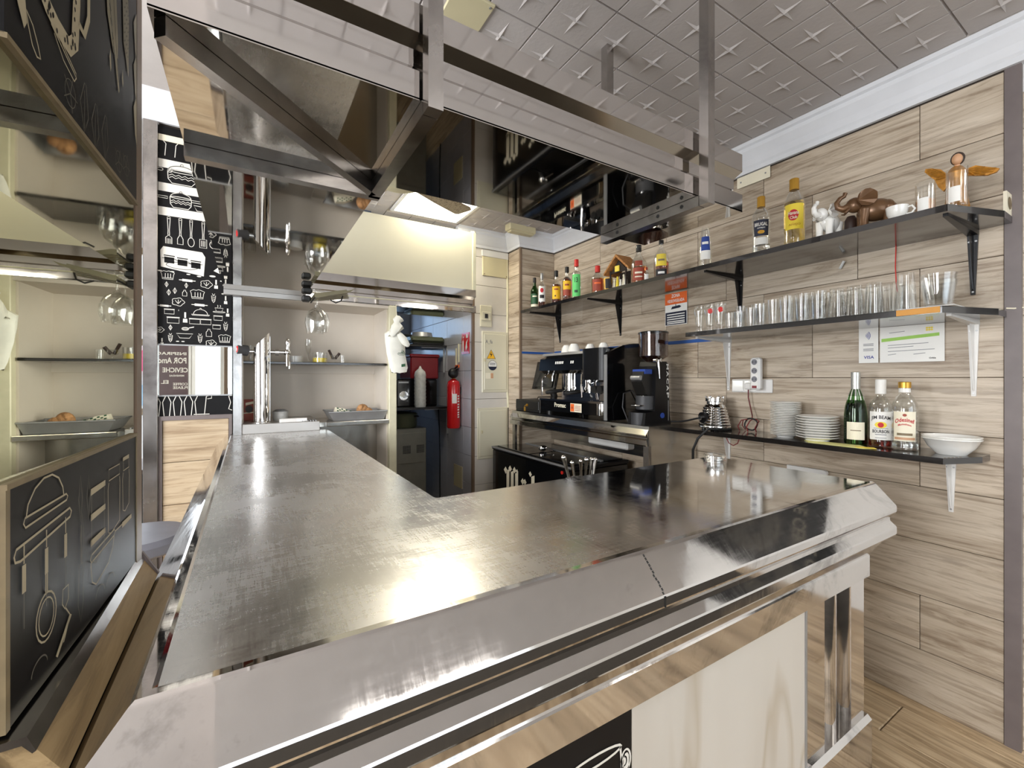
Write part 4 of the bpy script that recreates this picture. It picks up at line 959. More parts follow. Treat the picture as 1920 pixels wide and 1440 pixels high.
m = MB(); m.sph((2.10, 2.95, 0.862), (0.04, 0.032, 0.024)); m.cyl((2.10, 2.92, 0.862), (2.12, 2.83, 0.852), 0.006); m.build('bowl', 'chrome', sc)
# ---- spoons in a steel cup behind the bar
cu = thing('cutlery_cup', 'steel cutlery cup on the hidden shelf behind the bar', 'cup', (1.16, 1.36, 0.90))
MB().lathe([(0.0, 0), (0.06, 0), (0.065, 0.13), (0.062, 0.13), (0.057, 0.004), (0.0, 0.004)], (1.16, 1.36, 0.90)).build('cup', 'steel_back', cu)
def spoon(nm, lb, p0, p1, w, gp='spoon handles behind the bar'):
    t = thing(nm, lb, 'spoon', p0, gp); a = Vector(p0); b = Vector(p1); d = (b-a)
    m = MB(); m.tube([a, a+d*0.5, a+d*0.8, b], [0.004, 0.004, w*0.6, w], 8); m.sph(b, (w, w, w*0.9), 8, 6); m.build('handle', 'chrome', t)
for i, (x, y, z, w) in enumerate(((1.10, 1.40, 1.118, 0.011), (1.12, 1.37, 1.100, 0.009), (1.165, 1.37, 1.102, 0.008), (1.195, 1.37, 1.105, 0.010), (1.225, 1.37, 1.103, 0.010), (1.255, 1.38, 1.098, 0.009))):
    spoon('spoon', ('metal spoon handle leaning furthest left behind the bar edge', 'narrow spoon handle second from the left behind the bar', 'thin upright spoon handle third from the left behind the bar', 'wide spoon handle third from the right behind the bar', 'round spoon handle second from the right behind the bar', 'short spoon handle furthest right behind the bar edge')[i], (1.14+0.012*i, 1.36, 0.906), (x, y, z), w)
# ---- cash drawer and till screen
cd = thing('cash_drawer', 'low black cash drawer with key at the far end of the back counter', 'drawer', (2.3, 3.15, BZ))
MB().bbox((2.09, 2.98, BZ), (2.50, 3.36, BZ+0.105), 0.004).build('case', 'black_matt', cd)
MB().bbox((2.083, 2.99, BZ+0.022), (2.092, 3.35, BZ+0.095), 0.003).build('drawer_front', 'black_matt', cd)
m = MB(); m.cyl((2.083, 3.16, BZ+0.06), (2.074, 3.16, BZ+0.06), 0.012).cyl((2.074, 3.16, BZ+0.06), (2.055, 3.16, BZ+0.052), 0.004).box((2.05, 3.14, BZ+0.01), (2.054, 3.165, BZ+0.045)).build('key', 'gold', cd)
ts = thing('till_screen', 'dark touchscreen till standing on the cash drawer', 'screen', (2.25, 3.15, BZ+0.105))
m = MB(); m.add([(2.235, 3.315, 1.345), (2.235, 2.985, 1.345), (2.300, 2.985, 1.595), (2.300, 3.315, 1.595), (2.262, 3.315, 1.34), (2.262, 2.985, 1.34), (2.325, 2.985, 1.588), (2.325, 3.315, 1.588)], [(0, 1, 2, 3), (7, 6, 5, 4), (0, 4, 5, 1), (1, 5, 6, 2), (2, 6, 7, 3), (3, 7, 4, 0)]); m.build('case', 'black_gloss', ts)
m = MB(); m.add([(2.237, 3.29, 1.367), (2.237, 3.01, 1.367), (2.2925, 3.01, 1.576), (2.2925, 3.29, 1.576)], [(0, 1, 2, 3)]); m.v = [(x-0.0035, y, z) for x, y, z in m.v]; m.build('display', 'screen', ts)
MB().cyl((2.30, 3.135, 1.46), (2.36, 3.135, BZ+0.125), 0.03).bbox((2.24, 3.03, BZ+0.106), (2.46, 3.24, BZ+0.128), 0.008).build('stand', 'black_matt', ts)
# ---- espresso machine
es = thing('espresso_machine', 'two-group black and chrome espresso machine with cups on top', 'coffee machine', (2.28, 2.55, BZ))
m = MB()
for x in (2.12, 2.48):
    for y in (2.22, 2.88): m.cyl((x, y, BZ), (x, y, BZ+0.035), 0.025)
m.build('foot', 'black_matt', es)
def rrect(x0, y0, x1, y1, r, n=6):
    P = []
    for cx, cy, a in ((x1-r, y1-r, 0), (x0+r, y1-r, PI/2), (x0+r, y0+r, PI), (x1-r, y0+r, 1.5*PI)):
        P += [(cx+r*math.cos(a+PI/2*i/n), cy+r*math.sin(a+PI/2*i/n)) for i in range(n+1)]
    return P
MB().prism(rrect(2.045, 2.165, 2.52, 2.955, 0.05), 'xy', BZ+0.035, 1.268).build('base', 'black_gloss', es)
MB().prism(rrect(2.038, 2.158, 2.52, 2.962, 0.05), 'xy', 1.268, 1.282).build('drip_tray', 'steel_fascia', es)
m = MB(); m.cyl((2.085, 2.205, BZ+0.04), (2.085, 2.205, 1.268), 0.052, n=24); m.build('corner_cap', 'chrome', es)
MB().box((2.30, 2.20, 1.282), (2.515, 2.95, 1.62)).build('rear_body', 'steel_fascia', es)
MB().box((2.295, 2.50, 1.30), (2.302, 2.93, 1.47)).build('splash_panel', 'chrome', es)
MB().prism([(2.07, 1.505), (2.085, 1.60), (2.14, 1.625), (2.45, 1.625), (2.45, 1.48), (2.12, 1.48)], 'xz', 2.42, 2.965).build('head', 'black_gloss', es)
MB().prism([(2.09, 1.625), (2.10, 1.645), (2.52, 1.650), (2.52, 1.622)], 'xz', 2.19, 2.945).build('cup_rail', 'alu', es)
m = MB(); m.prism(rrect(2.06, 2.19, 2.40, 2.44, 0.06), 'xy', 1.43, 1.655); m.build('side_head', 'black_metal', es)
MB().prism([(2.10, 1.285), (2.34, 1.285), (2.34, 1.44), (2.12, 1.44)], 'xz', 2.20, 2.37).build('side_panel', 'chrome', es)
m = MB()
for y in (2.30, 2.24): m.cyl((2.108, y, 1.365), (2.070, y, 1.365), 0.026, n=16)
m.build('steam_knob', 'black_matt', es)
for y in (2.70, 2.46):
    g = MB(); g.cyl((2.19, y, 1.48), (2.19, y, 1.375), 0.040, n=20).cyl((2.19, y, 1.375), (2.19, y, 1.36), 0.046, n=20); g = g.build('group_head', 'chrome', es)
    p = MB().cyl((2.19, y, 1.36), (2.19, y, 1.335), 0.036, n=18).cyl((2.17, y, 1.35), (2.105, y+0.01, 1.347), 0.009).cyl((2.19, y-0.01, 1.335), (2.185, y-0.01, 1.315), 0.010).build('portafilter', 'chrome', es)
    MB().tube([(2.115, y+0.01, 1.348), (2.06, y+0.02, 1.342), (1.99, y+0.035, 1.335), (1.975, y+0.04, 1.333)], [0.012, 0.016, 0.017, 0.010], 10).build('handle', 'black_matt', p)
for y, dy in ((2.87, 0.03), (2.42, -0.015)):
    MB().tube([(2.10, y, 1.49), (2.07, y, 1.47), (2.055, y+dy, 1.43), (2.045, y+dy-0.01, 1.38), (2.03, y+dy-0.035, 1.305)], 0.0075, 8).build('steam_wand', 'chrome', es)
MB().tube([(2.12, 2.40, 1.46), (2.09, 2.385, 1.45), (2.09, 2.38, 1.42), (2.13, 2.395, 1.39)], 0.006).build('water_spout', 'chrome', es); m = MB(); m.tube([(2.10, 2.80, 1.49), (2.085, 2.80, 1.46), (2.085, 2.80, 1.42)], 0.006); m.build('water_spout', 'chrome', es)
fr = frame((2.0445, 2.955, BZ+0.035), (0, -1, 0), (0, 0, 1)); m = MB(); text(m, 'Promac', 0.24, 0.035, 0.14, 0.035, fr, 0.02); m.build('badge', 'cream_label', es)
MB().box((2.0432, 2.395, 1.195), (2.0446, 2.52, 1.258)).build('warning_label', 'cream_label', es)
m = MB(); fr = frame((2.043, 2.52, 1.195), (0, -1, 0), (0, 0, 1)); fill(m, [(0.004, 0.004), (0.044, 0.004), (0.044, 0.059), (0.004, 0.059)], fr); m.build('warning_patch', 'orange', es)
m = MB(); fr = frame((2.0425, 2.52, 1.195), (0, -1, 0), (0, 0, 1)); fill(m, [(0.012, 0.024), (0.036, 0.024), (0.024, 0.046)], fr); [stroke(m, [(0.052, z), (0.118, z)], 0.003, fr) for z in (0.014, 0.024, 0.034, 0.044)]; m.build('warning_text', 'red_label', es)
fr = lambda x, y: (2.0735+0.16*(y)-0.002, 2.92-x, 1.53+y); m = MB()
for i in range(5): fill(m, [(0.17+i*.022, 0.025), (0.184+i*.022, 0.025), (0.184+i*.022, 0.045), (0.17+i*.022, 0.045)], fr)
for i in range(2): fill(m, [(0.36+i*.022, 0.025), (0.374+i*.022, 0.025), (0.374+i*.022, 0.045), (0.36+i*.022, 0.045)], fr)
m.build('button', 'white_label', es)
# arched end plate
ar = [(2.035, BZ+0.01), (2.54-0.01, BZ+0.01), (2.53, 1.60)]+[(2.53-0.495*t, 1.60+0.085*math.sin(PI*(0.12+0.88*t))**0.8) for t in [i/12 for i in range(1, 12)]]+[(2.035, 1.60)]
MB().prism(ar, 'xz', 2.125, 2.150).build('end_plate', 'black_gloss', es)
MB().box((2.030, 2.124, BZ+0.012), (2.036, 2.152, 1.60)).build('edge_strip', 'alu', es)
def cup(nm, lb, c, r, h, handle=True, inv=False, gp=None, mt='porcelain'):
    t = thing(nm, lb, 'cup', c, gp)
    pf = [(0.0, 0.0), (r*0.55, 0.0), (r*0.62, h*0.06), (r*0.9, h*0.45), (r, h), (r*0.93, h), (r*0.82, h*0.45), (r*0.5, h*0.09), (0.0, h*0.08)]
    if inv: pf = [(q, h-z) for q, z in reversed(pf)]
    MB().lathe(pf, (0, 0, 0), 22).build('bowl', mt, t, True)
    if handle:
        z0 = h*0.55
        MB().tube([(0, -r*0.85, z0+h*0.25), (0, -r*1.25, z0+h*0.30), (0, -r*1.5, z0), (0, -r*1.25, z0-h*0.25), (0, -r*0.8, z0-h*0.25)], r*0.10, 8).build('handle', mt, t, True)
    return t
for i, (y, x, s) in enumerate(((2.76, 2.20, 1.12), (2.655, 2.19, 1.2), (2.50, 2.22, 1.0), (2.335, 2.20, 0.95))):
    cup('coffee_cup', ('upturned white cup furthest from the grinder on the coffee machine', 'largest upturned white cup, second along on the coffee machine', 'small upturned white cup in the middle gap of the coffee machine', 'upturned white cup nearest the grinder on the coffee machine')[i], (x, y, 1.651), 0.040*s, 0.052*s, i < 1, True, 'cups warming on the coffee machine')
# ---- grinder
gr = thing('coffee_grinder', 'black coffee grinder with a hopper full of beans', 'grinder', (2.25, 1.935, BZ))
c = (2.26, 1.935, BZ)
MB().prism([(2.10, BZ), (2.345, BZ), (2.335, BZ+0.05), (2.320, 1.535), (2.30, 1.55), (2.215, 1.55), (2.205, 1.52), (2.195, 1.30), (2.19, BZ+0.085), (2.11, BZ+0.075)], 'xz', 1.865, 2.005).build('body', 'black_metal', gr)
MB().cyl((2.135, 1.935, BZ), (2.135, 1.935, BZ+0.075), 0.055, n=24).build('base_drum', 'dark_grey', gr)
MB().cyl((2.185, 1.935, BZ+0.095), (2.185, 1.935, BZ+0.18), 0.060, n=24).build('motor_drum', 'dark_grey', gr)
MB().prism([(2.205, 1.50), (2.12, 1.485), (2.105, 1.42), (2.15, 1.34), (2.20, 1.30)], 'xz', 1.89, 1.98).build('doser', 'black_matt', gr)
m = MB(); m.cyl((2.10, 1.97, 1.445), (2.10, 1.895, 1.445), 0.016); m.build('display_tube', 'alu', gr)
MB().box((2.125, 1.885, 1.47), (2.19, 1.986, 1.50)).build('display', 'blue_label', gr)
MB().cyl((2.16, 1.935, 1.33), (2.155, 1.935, 1.275), 0.020, 0.028).bbox((2.09, 1.90, 1.266), (2.20, 1.97, 1.275), 0.003).build('spout_fork', 'chrome', gr)
m = MB(); m.tube([(2.22, 1.862, 1.56), (2.222, 1.858, 1.50), (2.226, 1.855, 1.44)], [0.008, 0.006, 0.003]); m.cyl((2.20, 1.875, 1.555), (2.20, 1.855, 1.555), 0.012).cyl((2.235, 1.862, 1.558), (2.235, 1.85, 1.558), 0.012); m.build('catch', 'chrome', gr)
MB().cyl((2.26, 1.864, BZ+0.055), (2.26, 1.859, BZ+0.055), 0.017, n=18).build('switch', 'blue_label', gr)
MB().lathe([(0.044, 1.545-BZ), (0.056, 1.56-BZ), (0.0925, 1.585-BZ), (0.0935, 1.735-BZ), (0.0915, 1.735-BZ), (0.0905, 1.587-BZ), (0.053, 1.563-BZ), (0.042, 1.547-BZ)], c, 30).build('hopper', 'smoky', gr)
MB().lathe([(0.0, 1.549-BZ), (0.040, 1.549-BZ), (0.0515, 1.565-BZ), (0.0885, 1.589-BZ), (0.0895, 1.725-BZ), (0.05, 1.731-BZ), (0.0, 1.731-BZ)], c, 30).build('coffee_beans', 'beans', gr)['kind'] = 'stuff'
MB().lathe([(0.0, 1.745-BZ), (0.09, 1.745-BZ), (0.0965, 1.741-BZ), (0.0965, 1.732-BZ), (0.0, 1.735-BZ)][::-1], c, 30).build('hopper_lid', 'black_gloss', gr)
fr = lambda x, y: (2.3265+0.00-0.045*y*0.35-0.026+x, 1.8642, 1.30+y); m = MB()
for i, ch in enumerate('MACAP'):       # letters read downwards
    vs, fs, _ = text2d(ch, 0.03); z1 = 0.235-0.046*i
    m.add([fr(0.004+0.022*b, z1-0.036*a) for a, b in vs], [tuple(f) for f in fs])
m.build('lettering', 'white_label', gr)
MB().box((2.318, 1.8635, BZ+0.02), (2.322, 1.866, 1.30)).build('edge_strip', 'alu', gr)
cbk = tag(MB().tube([(2.34, 1.88, BZ+0.01), (2.40, 1.83, BZ+0.012), (2.43, 1.80, BZ+0.02), (2.47, 1.76, BZ+0.035), (2.49, 1.70, BZ+0.04), (2.505, 1.655, BZ+0.03)], 0.006).build('power_cable', 'cable_black'), 'black power cable running from the grinder to the bottom shelf', 'cable')
cb2 = tag(MB().tube([(2.16, 2.06, BZ+0.007), (2.13, 2.08, BZ+0.10), (2.16, 2.10, BZ+0.19), (2.26, 2.115, BZ+0.21), (2.33, 2.11, BZ+0.12), (2.35, 2.07, BZ+0.007)], 0.004).build('power_lead', 'dark_grey'), 'thin grey lead looped against the arched black plate', 'cable')
# ================================================================ shelves and brackets
def shelf(nm, lb, x0, y0, y1, z0, z1, ch, cat='shelf'):
    t = thing(nm, lb, cat, (x0, y0, z0))
    MB().prism([(WX-0.001, y0), (x0+ch[0], y0), (x0, y0+ch[1]), (x0, y1), (WX-0.001, y1)], 'xy', z0, z1).build('board', 'black_shelf', t)
    return t
s1 = shelf('wall_shelf', 'long black top shelf of bottles and ornaments', 2.152, 0.425, 3.375, 2.045, 2.070, (0.27, 0.09))
s2 = shelf('wall_shelf', 'black middle shelf lined with drinking glasses', 2.152, 0.44, 1.61, 1.680, 1.705, (0.27, 0.09))
s3 = shelf('wall_shelf', 'black bottom shelf with plates, blender base and bottles', 2.265, 0.485, 1.795, 1.112, 1.136, (0.17, 0.07))
m = MB()
for k in range(5): m.bbox((2.275+0.02*k, 0.55-0.006*k, 1.1355), (2.283+0.02*k, 0.556-0.006*k, 1.1368), 0.0004)
m.build('chipped_edge', 'edge_trim', s3)
MB().box((2.1505, 0.535, 1.682), (2.1525, 0.66, 1.704)).build('bare_edge', 'bare_wood', s2)
def bracket(lb, y, ztop, h, arm, mt, first=[{}]):
    key = (mt, round(h, 3), round(arm, 3))
    if key in first[0]: return dup(first[0][key], (WX, y, ztop), lb)
    t = thing('shelf_bracket', lb, 'bracket', (WX, y, ztop), 'brackets under the wall shelves'); first[0][key] = t
    # tapering arm and leg, ribbed
    for nm, P in (('arm', [(0, -0.0005, 0), (-arm, -0.0005, 0)]), ('leg', [(-0.0005, 0, 0), (-0.0005, 0, -h)])): pass
    m = MB(); w0, w1 = 0.017, 0.007
    m.add([(0, -w0, 0), (0, w0, 0), (-arm, w1, 0), (-arm, -w1, 0), (0, -w0, -0.020), (0, w0, -0.020), (-arm, w1, -0.006), (-arm, -w1, -0.006)], [(0, 1, 2, 3), (7, 6, 5, 4), (0, 3, 7, 4), (1, 5, 6, 2), (3, 2, 6, 7), (0, 4, 5, 1)]); m.build('arm', mt, t, True)
    m = MB()
    m.add([(0, -w0, 0), (0, w0, 0), (0, w1, -h), (0, -w1, -h), (-0.012, -w0, -0.0), (-0.012, w0, -0.0), (-0.006, w1, -h), (-0.006, -w1, -h)], [(3, 2, 1, 0), (4, 5, 6, 7), (4, 7, 3, 0), (1, 2, 6, 5), (7, 6, 2, 3), (0, 1, 5, 4)]); m.build('leg', mt, t, True)
    m = MB(); m.add([(-0.010, -0.0035, -0.018), (-0.010, 0.0035, -0.018), (-0.010, 0.0025, -h*0.93), (-0.010, -0.0025, -h*0.93), (-0.062, 0, -0.012), (-0.014, 0, -h*0.9)], [(4, 0, 3, 5), (1, 4, 5, 2), (0, 4, 1), (3, 2, 5)]); m.build('rib', mt, t, True)
    m = MB()
    for z, yy in ((-0.045, -0.010), (-0.045, 0.010), (-h+0.012, 0)): m.cyl((-0.006, yy, z), (-0.0135 if z > -0.1 else -0.0075, yy, z), 0.0036, n=8)
    m.build('screw', 'alu', t, True)
    return t
for y, lb in ((3.285, 'black bracket under the top shelf, furthest from the camera'), (2.50, 'black bracket under the top shelf, above the coffee machine'), (1.515, 'black bracket under the top shelf, above the first glasses'), (0.532, 'black bracket under the top shelf, nearest the grey corner strip')): bracket(lb, y, 2.045, 0.262, 0.345, 'black_metal')
for y, lb in ((1.59, 'white bracket under the far end of the glass shelf'), (0.530, 'white bracket under the near end of the glass shelf')): bracket(lb, y, 1.680, 0.312, 0.315, 'white')
for y, lb in ((1.59, 'white bracket under the bottom shelf below the blender base'), (0.597, 'white bracket under the near end of the bottom shelf')): bracket(lb, y, 1.112, 0.235, 0.22, 'white')

# ================================================================ bottles
def bottle(nm, lb, y, x, z, prof, gm, labels=(), cap=None, liquid=None, gp='bottles on the top shelf', face=None, sq=1.0):
    """prof: outer (r,z); labels: (z0,z1,half angle,material,[(text,x,y,w,h,mat,arch)]) ; cap: (r,z0,z1,mat); liquid: (fill z, mat)"""
    t = thing(nm, lb, 'bottle', (x, y, z), gp); c = (0, 0, 0); n = 24
    inner = [(max(r-0.0022, 0.0015), max(zz, 0.005)) for r, zz in prof[1:]]
    MB().lathe([(0, 0)]+prof+[(inner[-1][0], prof[-1][1])]+inner[::-1][1:]+[(0, 0.006)], c, n).build('glass', gm, t, True)
    if liquid:
        zf, lm = liquid; L = [(0, 0.0062)]; prev = None
        for r, zz in [(prof[1][0], 0.0062)]+prof[1:]:
            if zz > zf:
                if prev: q = (zf-prev[1])/(zz-prev[1]+1e-9); L.append((prev[0]+(r-prev[0])*q-0.0026, zf))
                break
            if zz >= 0.006: L.append((r-0.0026, zz))
            prev = (r, zz)
        L.append((0, L[-1][1])); MB().lathe(L, c, n).build('liquid', lm, t, True)
    a = face if face is not None else math.atan2(-y, -x)
    R = max(r for r, _ in prof)
    for z0, z1, half, mt, txt in labels:
        m = MB(); rr = lambda zz: [p[0]+(q[0]-p[0])*((zz-p[1])/(q[1]-p[1])) for p, q in zip(prof, prof[1:]) if p[1] <= zz <= q[1] and q[1] > p[1]][0]
        r0 = rr(z0)+0.0006; r1 = rr(z1)+0.0006
        patch(m, c, r0, a, half, z0, z1, 10, r1); l = m.build('label', mt, t, True)
        for k, (s, tx, ty, w, h, tm_, arch) in enumerate(txt):
            m = MB(); f2 = cylfr(c, max(r0, r1)+0.0005+0.0002*k, a, z0)
            if s == '*oval': band(m, tx, ty, w, h, f2)
            elif s == '*bar': band(m, tx+w/2, ty+h/2, w/2, h/2, f2, False)
            else: text(m, s, tx, ty, w, h, f2, 0.02, arch)
            m.build('print', tm_, l, True)
    if cap:
        r, z0, z1, mt = cap; MB().lathe([(0, z0), (r*1.0, z0), (r, z1-0.002), (r*0.9, z1), (0, z1)], c, 18).build('cap', mt, t, True)
    return t
def std(r, h, sh, nr=0.0135, nk=None):
    """round-shouldered bottle outline"""
    nk = nk or h*0.74
    return [(r*0.96, 0.0), (r, 0.006), (r, sh), (r*0.94, sh+(nk-sh)*0.28), (r*0.70, sh+(nk-sh)*0.62), (nr*1.25, nk), (nr, nk+0.01), (nr, h-0.012), (nr*1.12, h-0.010), (nr*1.12, h)]
TS = 2.0705
bottle('liquor_bottle', 'green whiskey bottle with green label, first at the far end of the top shelf', 3.27, 2.235, TS, std(0.036, 0.285, 0.165), 'green_glass', [(0.05, 0.14, 1.1, 'dark_green', [('*bar', -0.02, 0.06, 0.04, 0.012, 'cream_label', 0)]), (0.022, 0.045, 1.1, 'cream_label', [])], (0.0155, 0.245, 0.29, 'black_matt'), (0.15, 'amber'))
bottle('liquor_bottle', 'clear bottle with white label and brown liquor, second at the far end', 3.155, 2.235, TS, std(0.037, 0.305, 0.18), 'glass', [(0.05, 0.185, 0.9, 'white_label', [('*oval', 0, 0.10, 0.016, 0.02, 'ink_red', 0), ('*bar', -0.02, 0.03, 0.04, 0.03, 'ink', 0)])], (0.0150, 0.25, 0.308, 'alu'), (0.165, 'brown_liquor'))
y1 = [(0.04, 0.145, 0.85, 'yellow', [('*bar', -0.018, 0.075, 0.036, 0.012, 'red_label', 0), ('*bar', -0.014, 0.02, 0.012, 0.012, 'ink', 0)])]
bottle('liquor_bottle', 'dark rum bottle with a plain yellow label and black cap on the top shelf', 2.945, 2.235, TS, std(0.043, 0.275, 0.15), 'glass', y1, (0.017, 0.235, 0.285, 'black_matt'), (0.165, 'brown_liquor'))
bottle('liquor_bottle', 'dark rum bottle with yellow and orange label beside the green-labelled bottle', 2.80, 2.235, TS, std(0.041, 0.275, 0.17), 'glass', [(0.095, 0.165, 0.85, 'yellow', [('*bar', -0.018, 0.03, 0.036, 0.014, 'red_label', 0)]), (0.045, 0.095, 0.85, 'red_label', [])], (0.017, 0.24, 0.285, 'black_matt'), (0.20, 'brown_liquor'))
bottle('liquor_bottle', 'clear bottle with bright green label and red cap on the top shelf', 2.68, 2.235, TS, std(0.037, 0.305, 0.21), 'glass', [(0.02, 0.195, 1.0, 'green_label', [('13', -0.015, 0.11, 0.026, 0.04, 'ink', 0), ('*bar', -0.016, 0.03, 0.026, 0.02, 'dark_green', 0)])], (0.018, 0.262, 0.318, 'red_cap'), (0.10, 'clear_liquor'))
bottle('liquor_bottle', 'squat amber bottle with red cap beside the beer mug on the top shelf', 2.435, 2.235, TS, std(0.050, 0.205, 0.115, 0.015, 0.16), 'glass', [(0.02, 0.105, 0.8, 'red_label', [('*bar', -0.025, 0.05, 0.05, 0.012, 'orange', 0)])], (0.0195, 0.165, 0.213, 'red_cap'), (0.115, 'amber'))
bottle('liquor_bottle', 'big clear bottle half full of amber liquor, beside the straw-roofed crib', 2.04, 2.24, TS, std(0.052, 0.255, 0.13, 0.0165, 0.20), 'glass', [(0.02, 0.105, 0.75, 'red_label', [('*bar', -0.026, 0.045, 0.05, 0.012, 'cream_label', 0), ('*bar', -0.026, 0.02, 0.05, 0.008, 'cream_label', 0)]), (0.118, 0.150, 0.5, 'red_label', [])], (0.018, 0.222, 0.265, 'black_matt'), (0.115, 'amber'))
bottle('miniature_bottle', 'tiny miniature bottle of yellow liquor behind the big amber bottle', 1.96, 2.225, TS, std(0.018, 0.092, 0.055, 0.006), 'glass', [(0.012, 0.05, 0.8, 'white_label', [])], (0.0075, 0.080, 0.098, 'red_label'), (0.045, 'gold_liquor'))
bottle('liquor_bottle', 'clear bottle with yellow label and dark rum, before the blue-labelled bottle', 1.85, 2.235, TS, std(0.047, 0.238, 0.125, 0.013, 0.19), 'glass', [(0.075, 0.150, 0.75, 'lemon', [('*bar', -0.02, 0.03, 0.04, 0.012, 'edge_trim', 0)]), (0.015, 0.055, 0.75, 'ink', [('*bar', -0.02, 0.010, 0.04, 0.014, 'white_label', 0)])], (0.015, 0.222, 0.245, 'black_matt'), (0.105, 'brown_liquor'))
bottle('water_bottle', 'slim clear bottle with torn blue label, cap off, on the top shelf', 1.54, 2.235, TS, [(0.034, 0), (0.036, 0.01), (0.0355, 0.10), (0.030, 0.165), (0.024, 0.21), (0.021, 0.215), (0.021, 0.232)], 'glass', [(0.095, 0.175, 0.75, 'blue_label', [('*bar', -0.018, 0.035, 0.034, 0.014, 'white_label', 0)]), (0.045, 0.095, 0.8, 'white_label', [])], None, None)
bottle('liquor_bottle', 'clear rum bottle with black label and gold net, bronze cap', 1.225, 2.235, TS, [(0.042, 0), (0.044, 0.008), (0.0405, 0.05), (0.040, 0.09), (0.044, 0.17), (0.042, 0.20), (0.030, 0.225), (0.017, 0.238), (0.016, 0.25), (0.016, 0.283)], 'glass', [(0.088, 0.168, 0.85, 'navy', [('BRUGAL', -0.030, 0.048, 0.060, 0.018, 'white_label', 0), ('*oval', 0, 0.018, 0.016, 0.009, 'gold', 0), ('AÑEJO', -0.018, 0.034, 0.036, 0.009, 'white_label', 0)]), (0.045, 0.080, 0.8, 'white_label', [])], (0.0185, 0.242, 0.296, 'gold'), (0.05, 'clear_liquor'))
bottle('liquor_bottle', 'tall clear rum bottle with bright yellow label and gold cap', 1.068, 2.235, TS, [(0.043, 0), (0.045, 0.008), (0.045, 0.19), (0.043, 0.215), (0.030, 0.250), (0.018, 0.268), (0.0165, 0.28), (0.0165, 0.31)], 'glass', [(0.075, 0.195, 0.9, 'lemon', [('*oval', -0.004, 0.066, 0.022, 0.026, 'ink_red', 0), ('Havana', -0.026, 0.068, 0.046, 0.017, 'cream_label', 0), ('Club', -0.018, 0.048, 0.030, 0.014, 'cream_label', 0), ('AÑEJO', -0.024, 0.014, 0.05, 0.014, 'gold', 0)])], (0.0205, 0.272, 0.325, 'gold'), (0.21, 'gold_liquor'))
# ---- bottom shelf bottles
BS = 1.1365
bottle('sparkling_wine_bottle', 'green sparkling wine bottle with silver foil on the bottom shelf', 0.885, 2.405, BS, [(0.040, 0), (0.044, 0.01), (0.044, 0.135), (0.040, 0.175), (0.028, 0.225), (0.0165, 0.258), (0.0150, 0.31), (0.0165, 0.312), (0.0165, 0.322)], 'green_glass', [(0.025, 0.105, 0.80, 'cream_label', [('*bar', -0.02, 0.04, 0.04, 0.004, 'edge_trim', 0)]), (0.205, 0.224, 3.14, 'white_label', []), (0.225, 0.257, 3.14, 'foil', [])], (0.0180, 0.256, 0.334, 'foil'), (0.19, 'brown_liquor'), 'bottles on the bottom shelf')
bottle('bourbon_bottle', 'bourbon bottle with white printed label and white cap beside the green bottle', 0.795, 2.415, BS, [(0.040, 0), (0.044, 0.008), (0.044, 0.165), (0.040, 0.19), (0.026, 0.215), (0.0185, 0.225), (0.0175, 0.25), (0.0165, 0.294)], 'glass', [(0.034, 0.158, 0.98, 'white_label', [('JIM BEAM', -0.036, 0.082, 0.072, 0.020, 'ink', 0.006), ('*oval', 0, 0.066, 0.022, 0.014, 'lemon', 0), ('*oval', 0, 0.066, 0.011, 0.011, 'ink_red', 0), ('BOURBON', -0.030, 0.030, 0.060, 0.015, 'ink', 0), ('*bar', -0.02, 0.022, 0.04, 0.003, 'ink_grey', 0), ('*bar', -0.026, 0.050, 0.052, 0.002, 'ink_grey', 0), ('*bar', -0.02, 0.008, 0.04, 0.002, 'ink_grey', 0)]), (0.190, 0.192, 0.1, 'white_label', [])], (0.0195, 0.236, 0.300, 'white_label'), (0.034, 'red_liquor'), 'bottles on the bottom shelf')
bottle('rum_bottle', 'clear flask-shaped bottle with cream arched label and gold cap by the bowls', 0.708, 2.40, BS, [(0.042, 0), (0.046, 0.012), (0.0445, 0.05), (0.046, 0.16), (0.043, 0.195), (0.030, 0.225), (0.0205, 0.236), (0.0195, 0.25), (0.0195, 0.28)], 'glass', [(0.040, 0.165, 0.85, 'cream_label', [('Odesinef', -0.033, 0.072, 0.066, 0.018, 'ink_red', 0.010), ('Marinehexe', -0.022, 0.062, 0.044, 0.008, 'ink_red', 0.006), ('*bar', -0.026, 0.024, 0.052, 0.010, 'edge_trim', 0), ('*bar', -0.035, 0.006, 0.07, 0.010, 'skin_resin', 0), ('*oval', 0, 0.110, 0.007, 0.006, 'red_label', 0)]), (0.245, 0.262, 3.14, 'white_label', [])], (0.0215, 0.264, 0.290, 'gold'), (0.03, 'clear_liquor'), 'bottles on the bottom shelf')

# ================================================================ ornaments on the top shelf
mg = thing('beer_mug', 'small glass with black and white lettering, full of yellow, left of the straw-roofed crib', 'glass', (2.235, 2.325, TS))
MB().lathe([(0, 0), (0.028, 0), (0.030, 0.012), (0.036, 0.07), (0.034, 0.105), (0.031, 0.107), (0.033, 0.07), (0.027, 0.014), (0, 0.012)], (2.235, 2.325, TS), 20).build('glass', 'glass', mg)
MB().lathe([(0, 0.0125), (0.0265, 0.0145), (0.0325, 0.07), (0.0315, 0.098), (0, 0.098)], (2.235, 2.325, TS), 20).build('filling', 'yellow', mg)
m = MB(); patch(m, (2.235, 2.325, TS), 0.0350, math.atan2(-2.325, -2.235), 0.55, 0.02, 0.09, 8, 0.0372); m.build('label', 'ink', mg)
cr = thing('nativity_crib', 'straw-roofed toy nativity crib with little figures on the top shelf', 'ornament', (2.27, 2.18, TS))
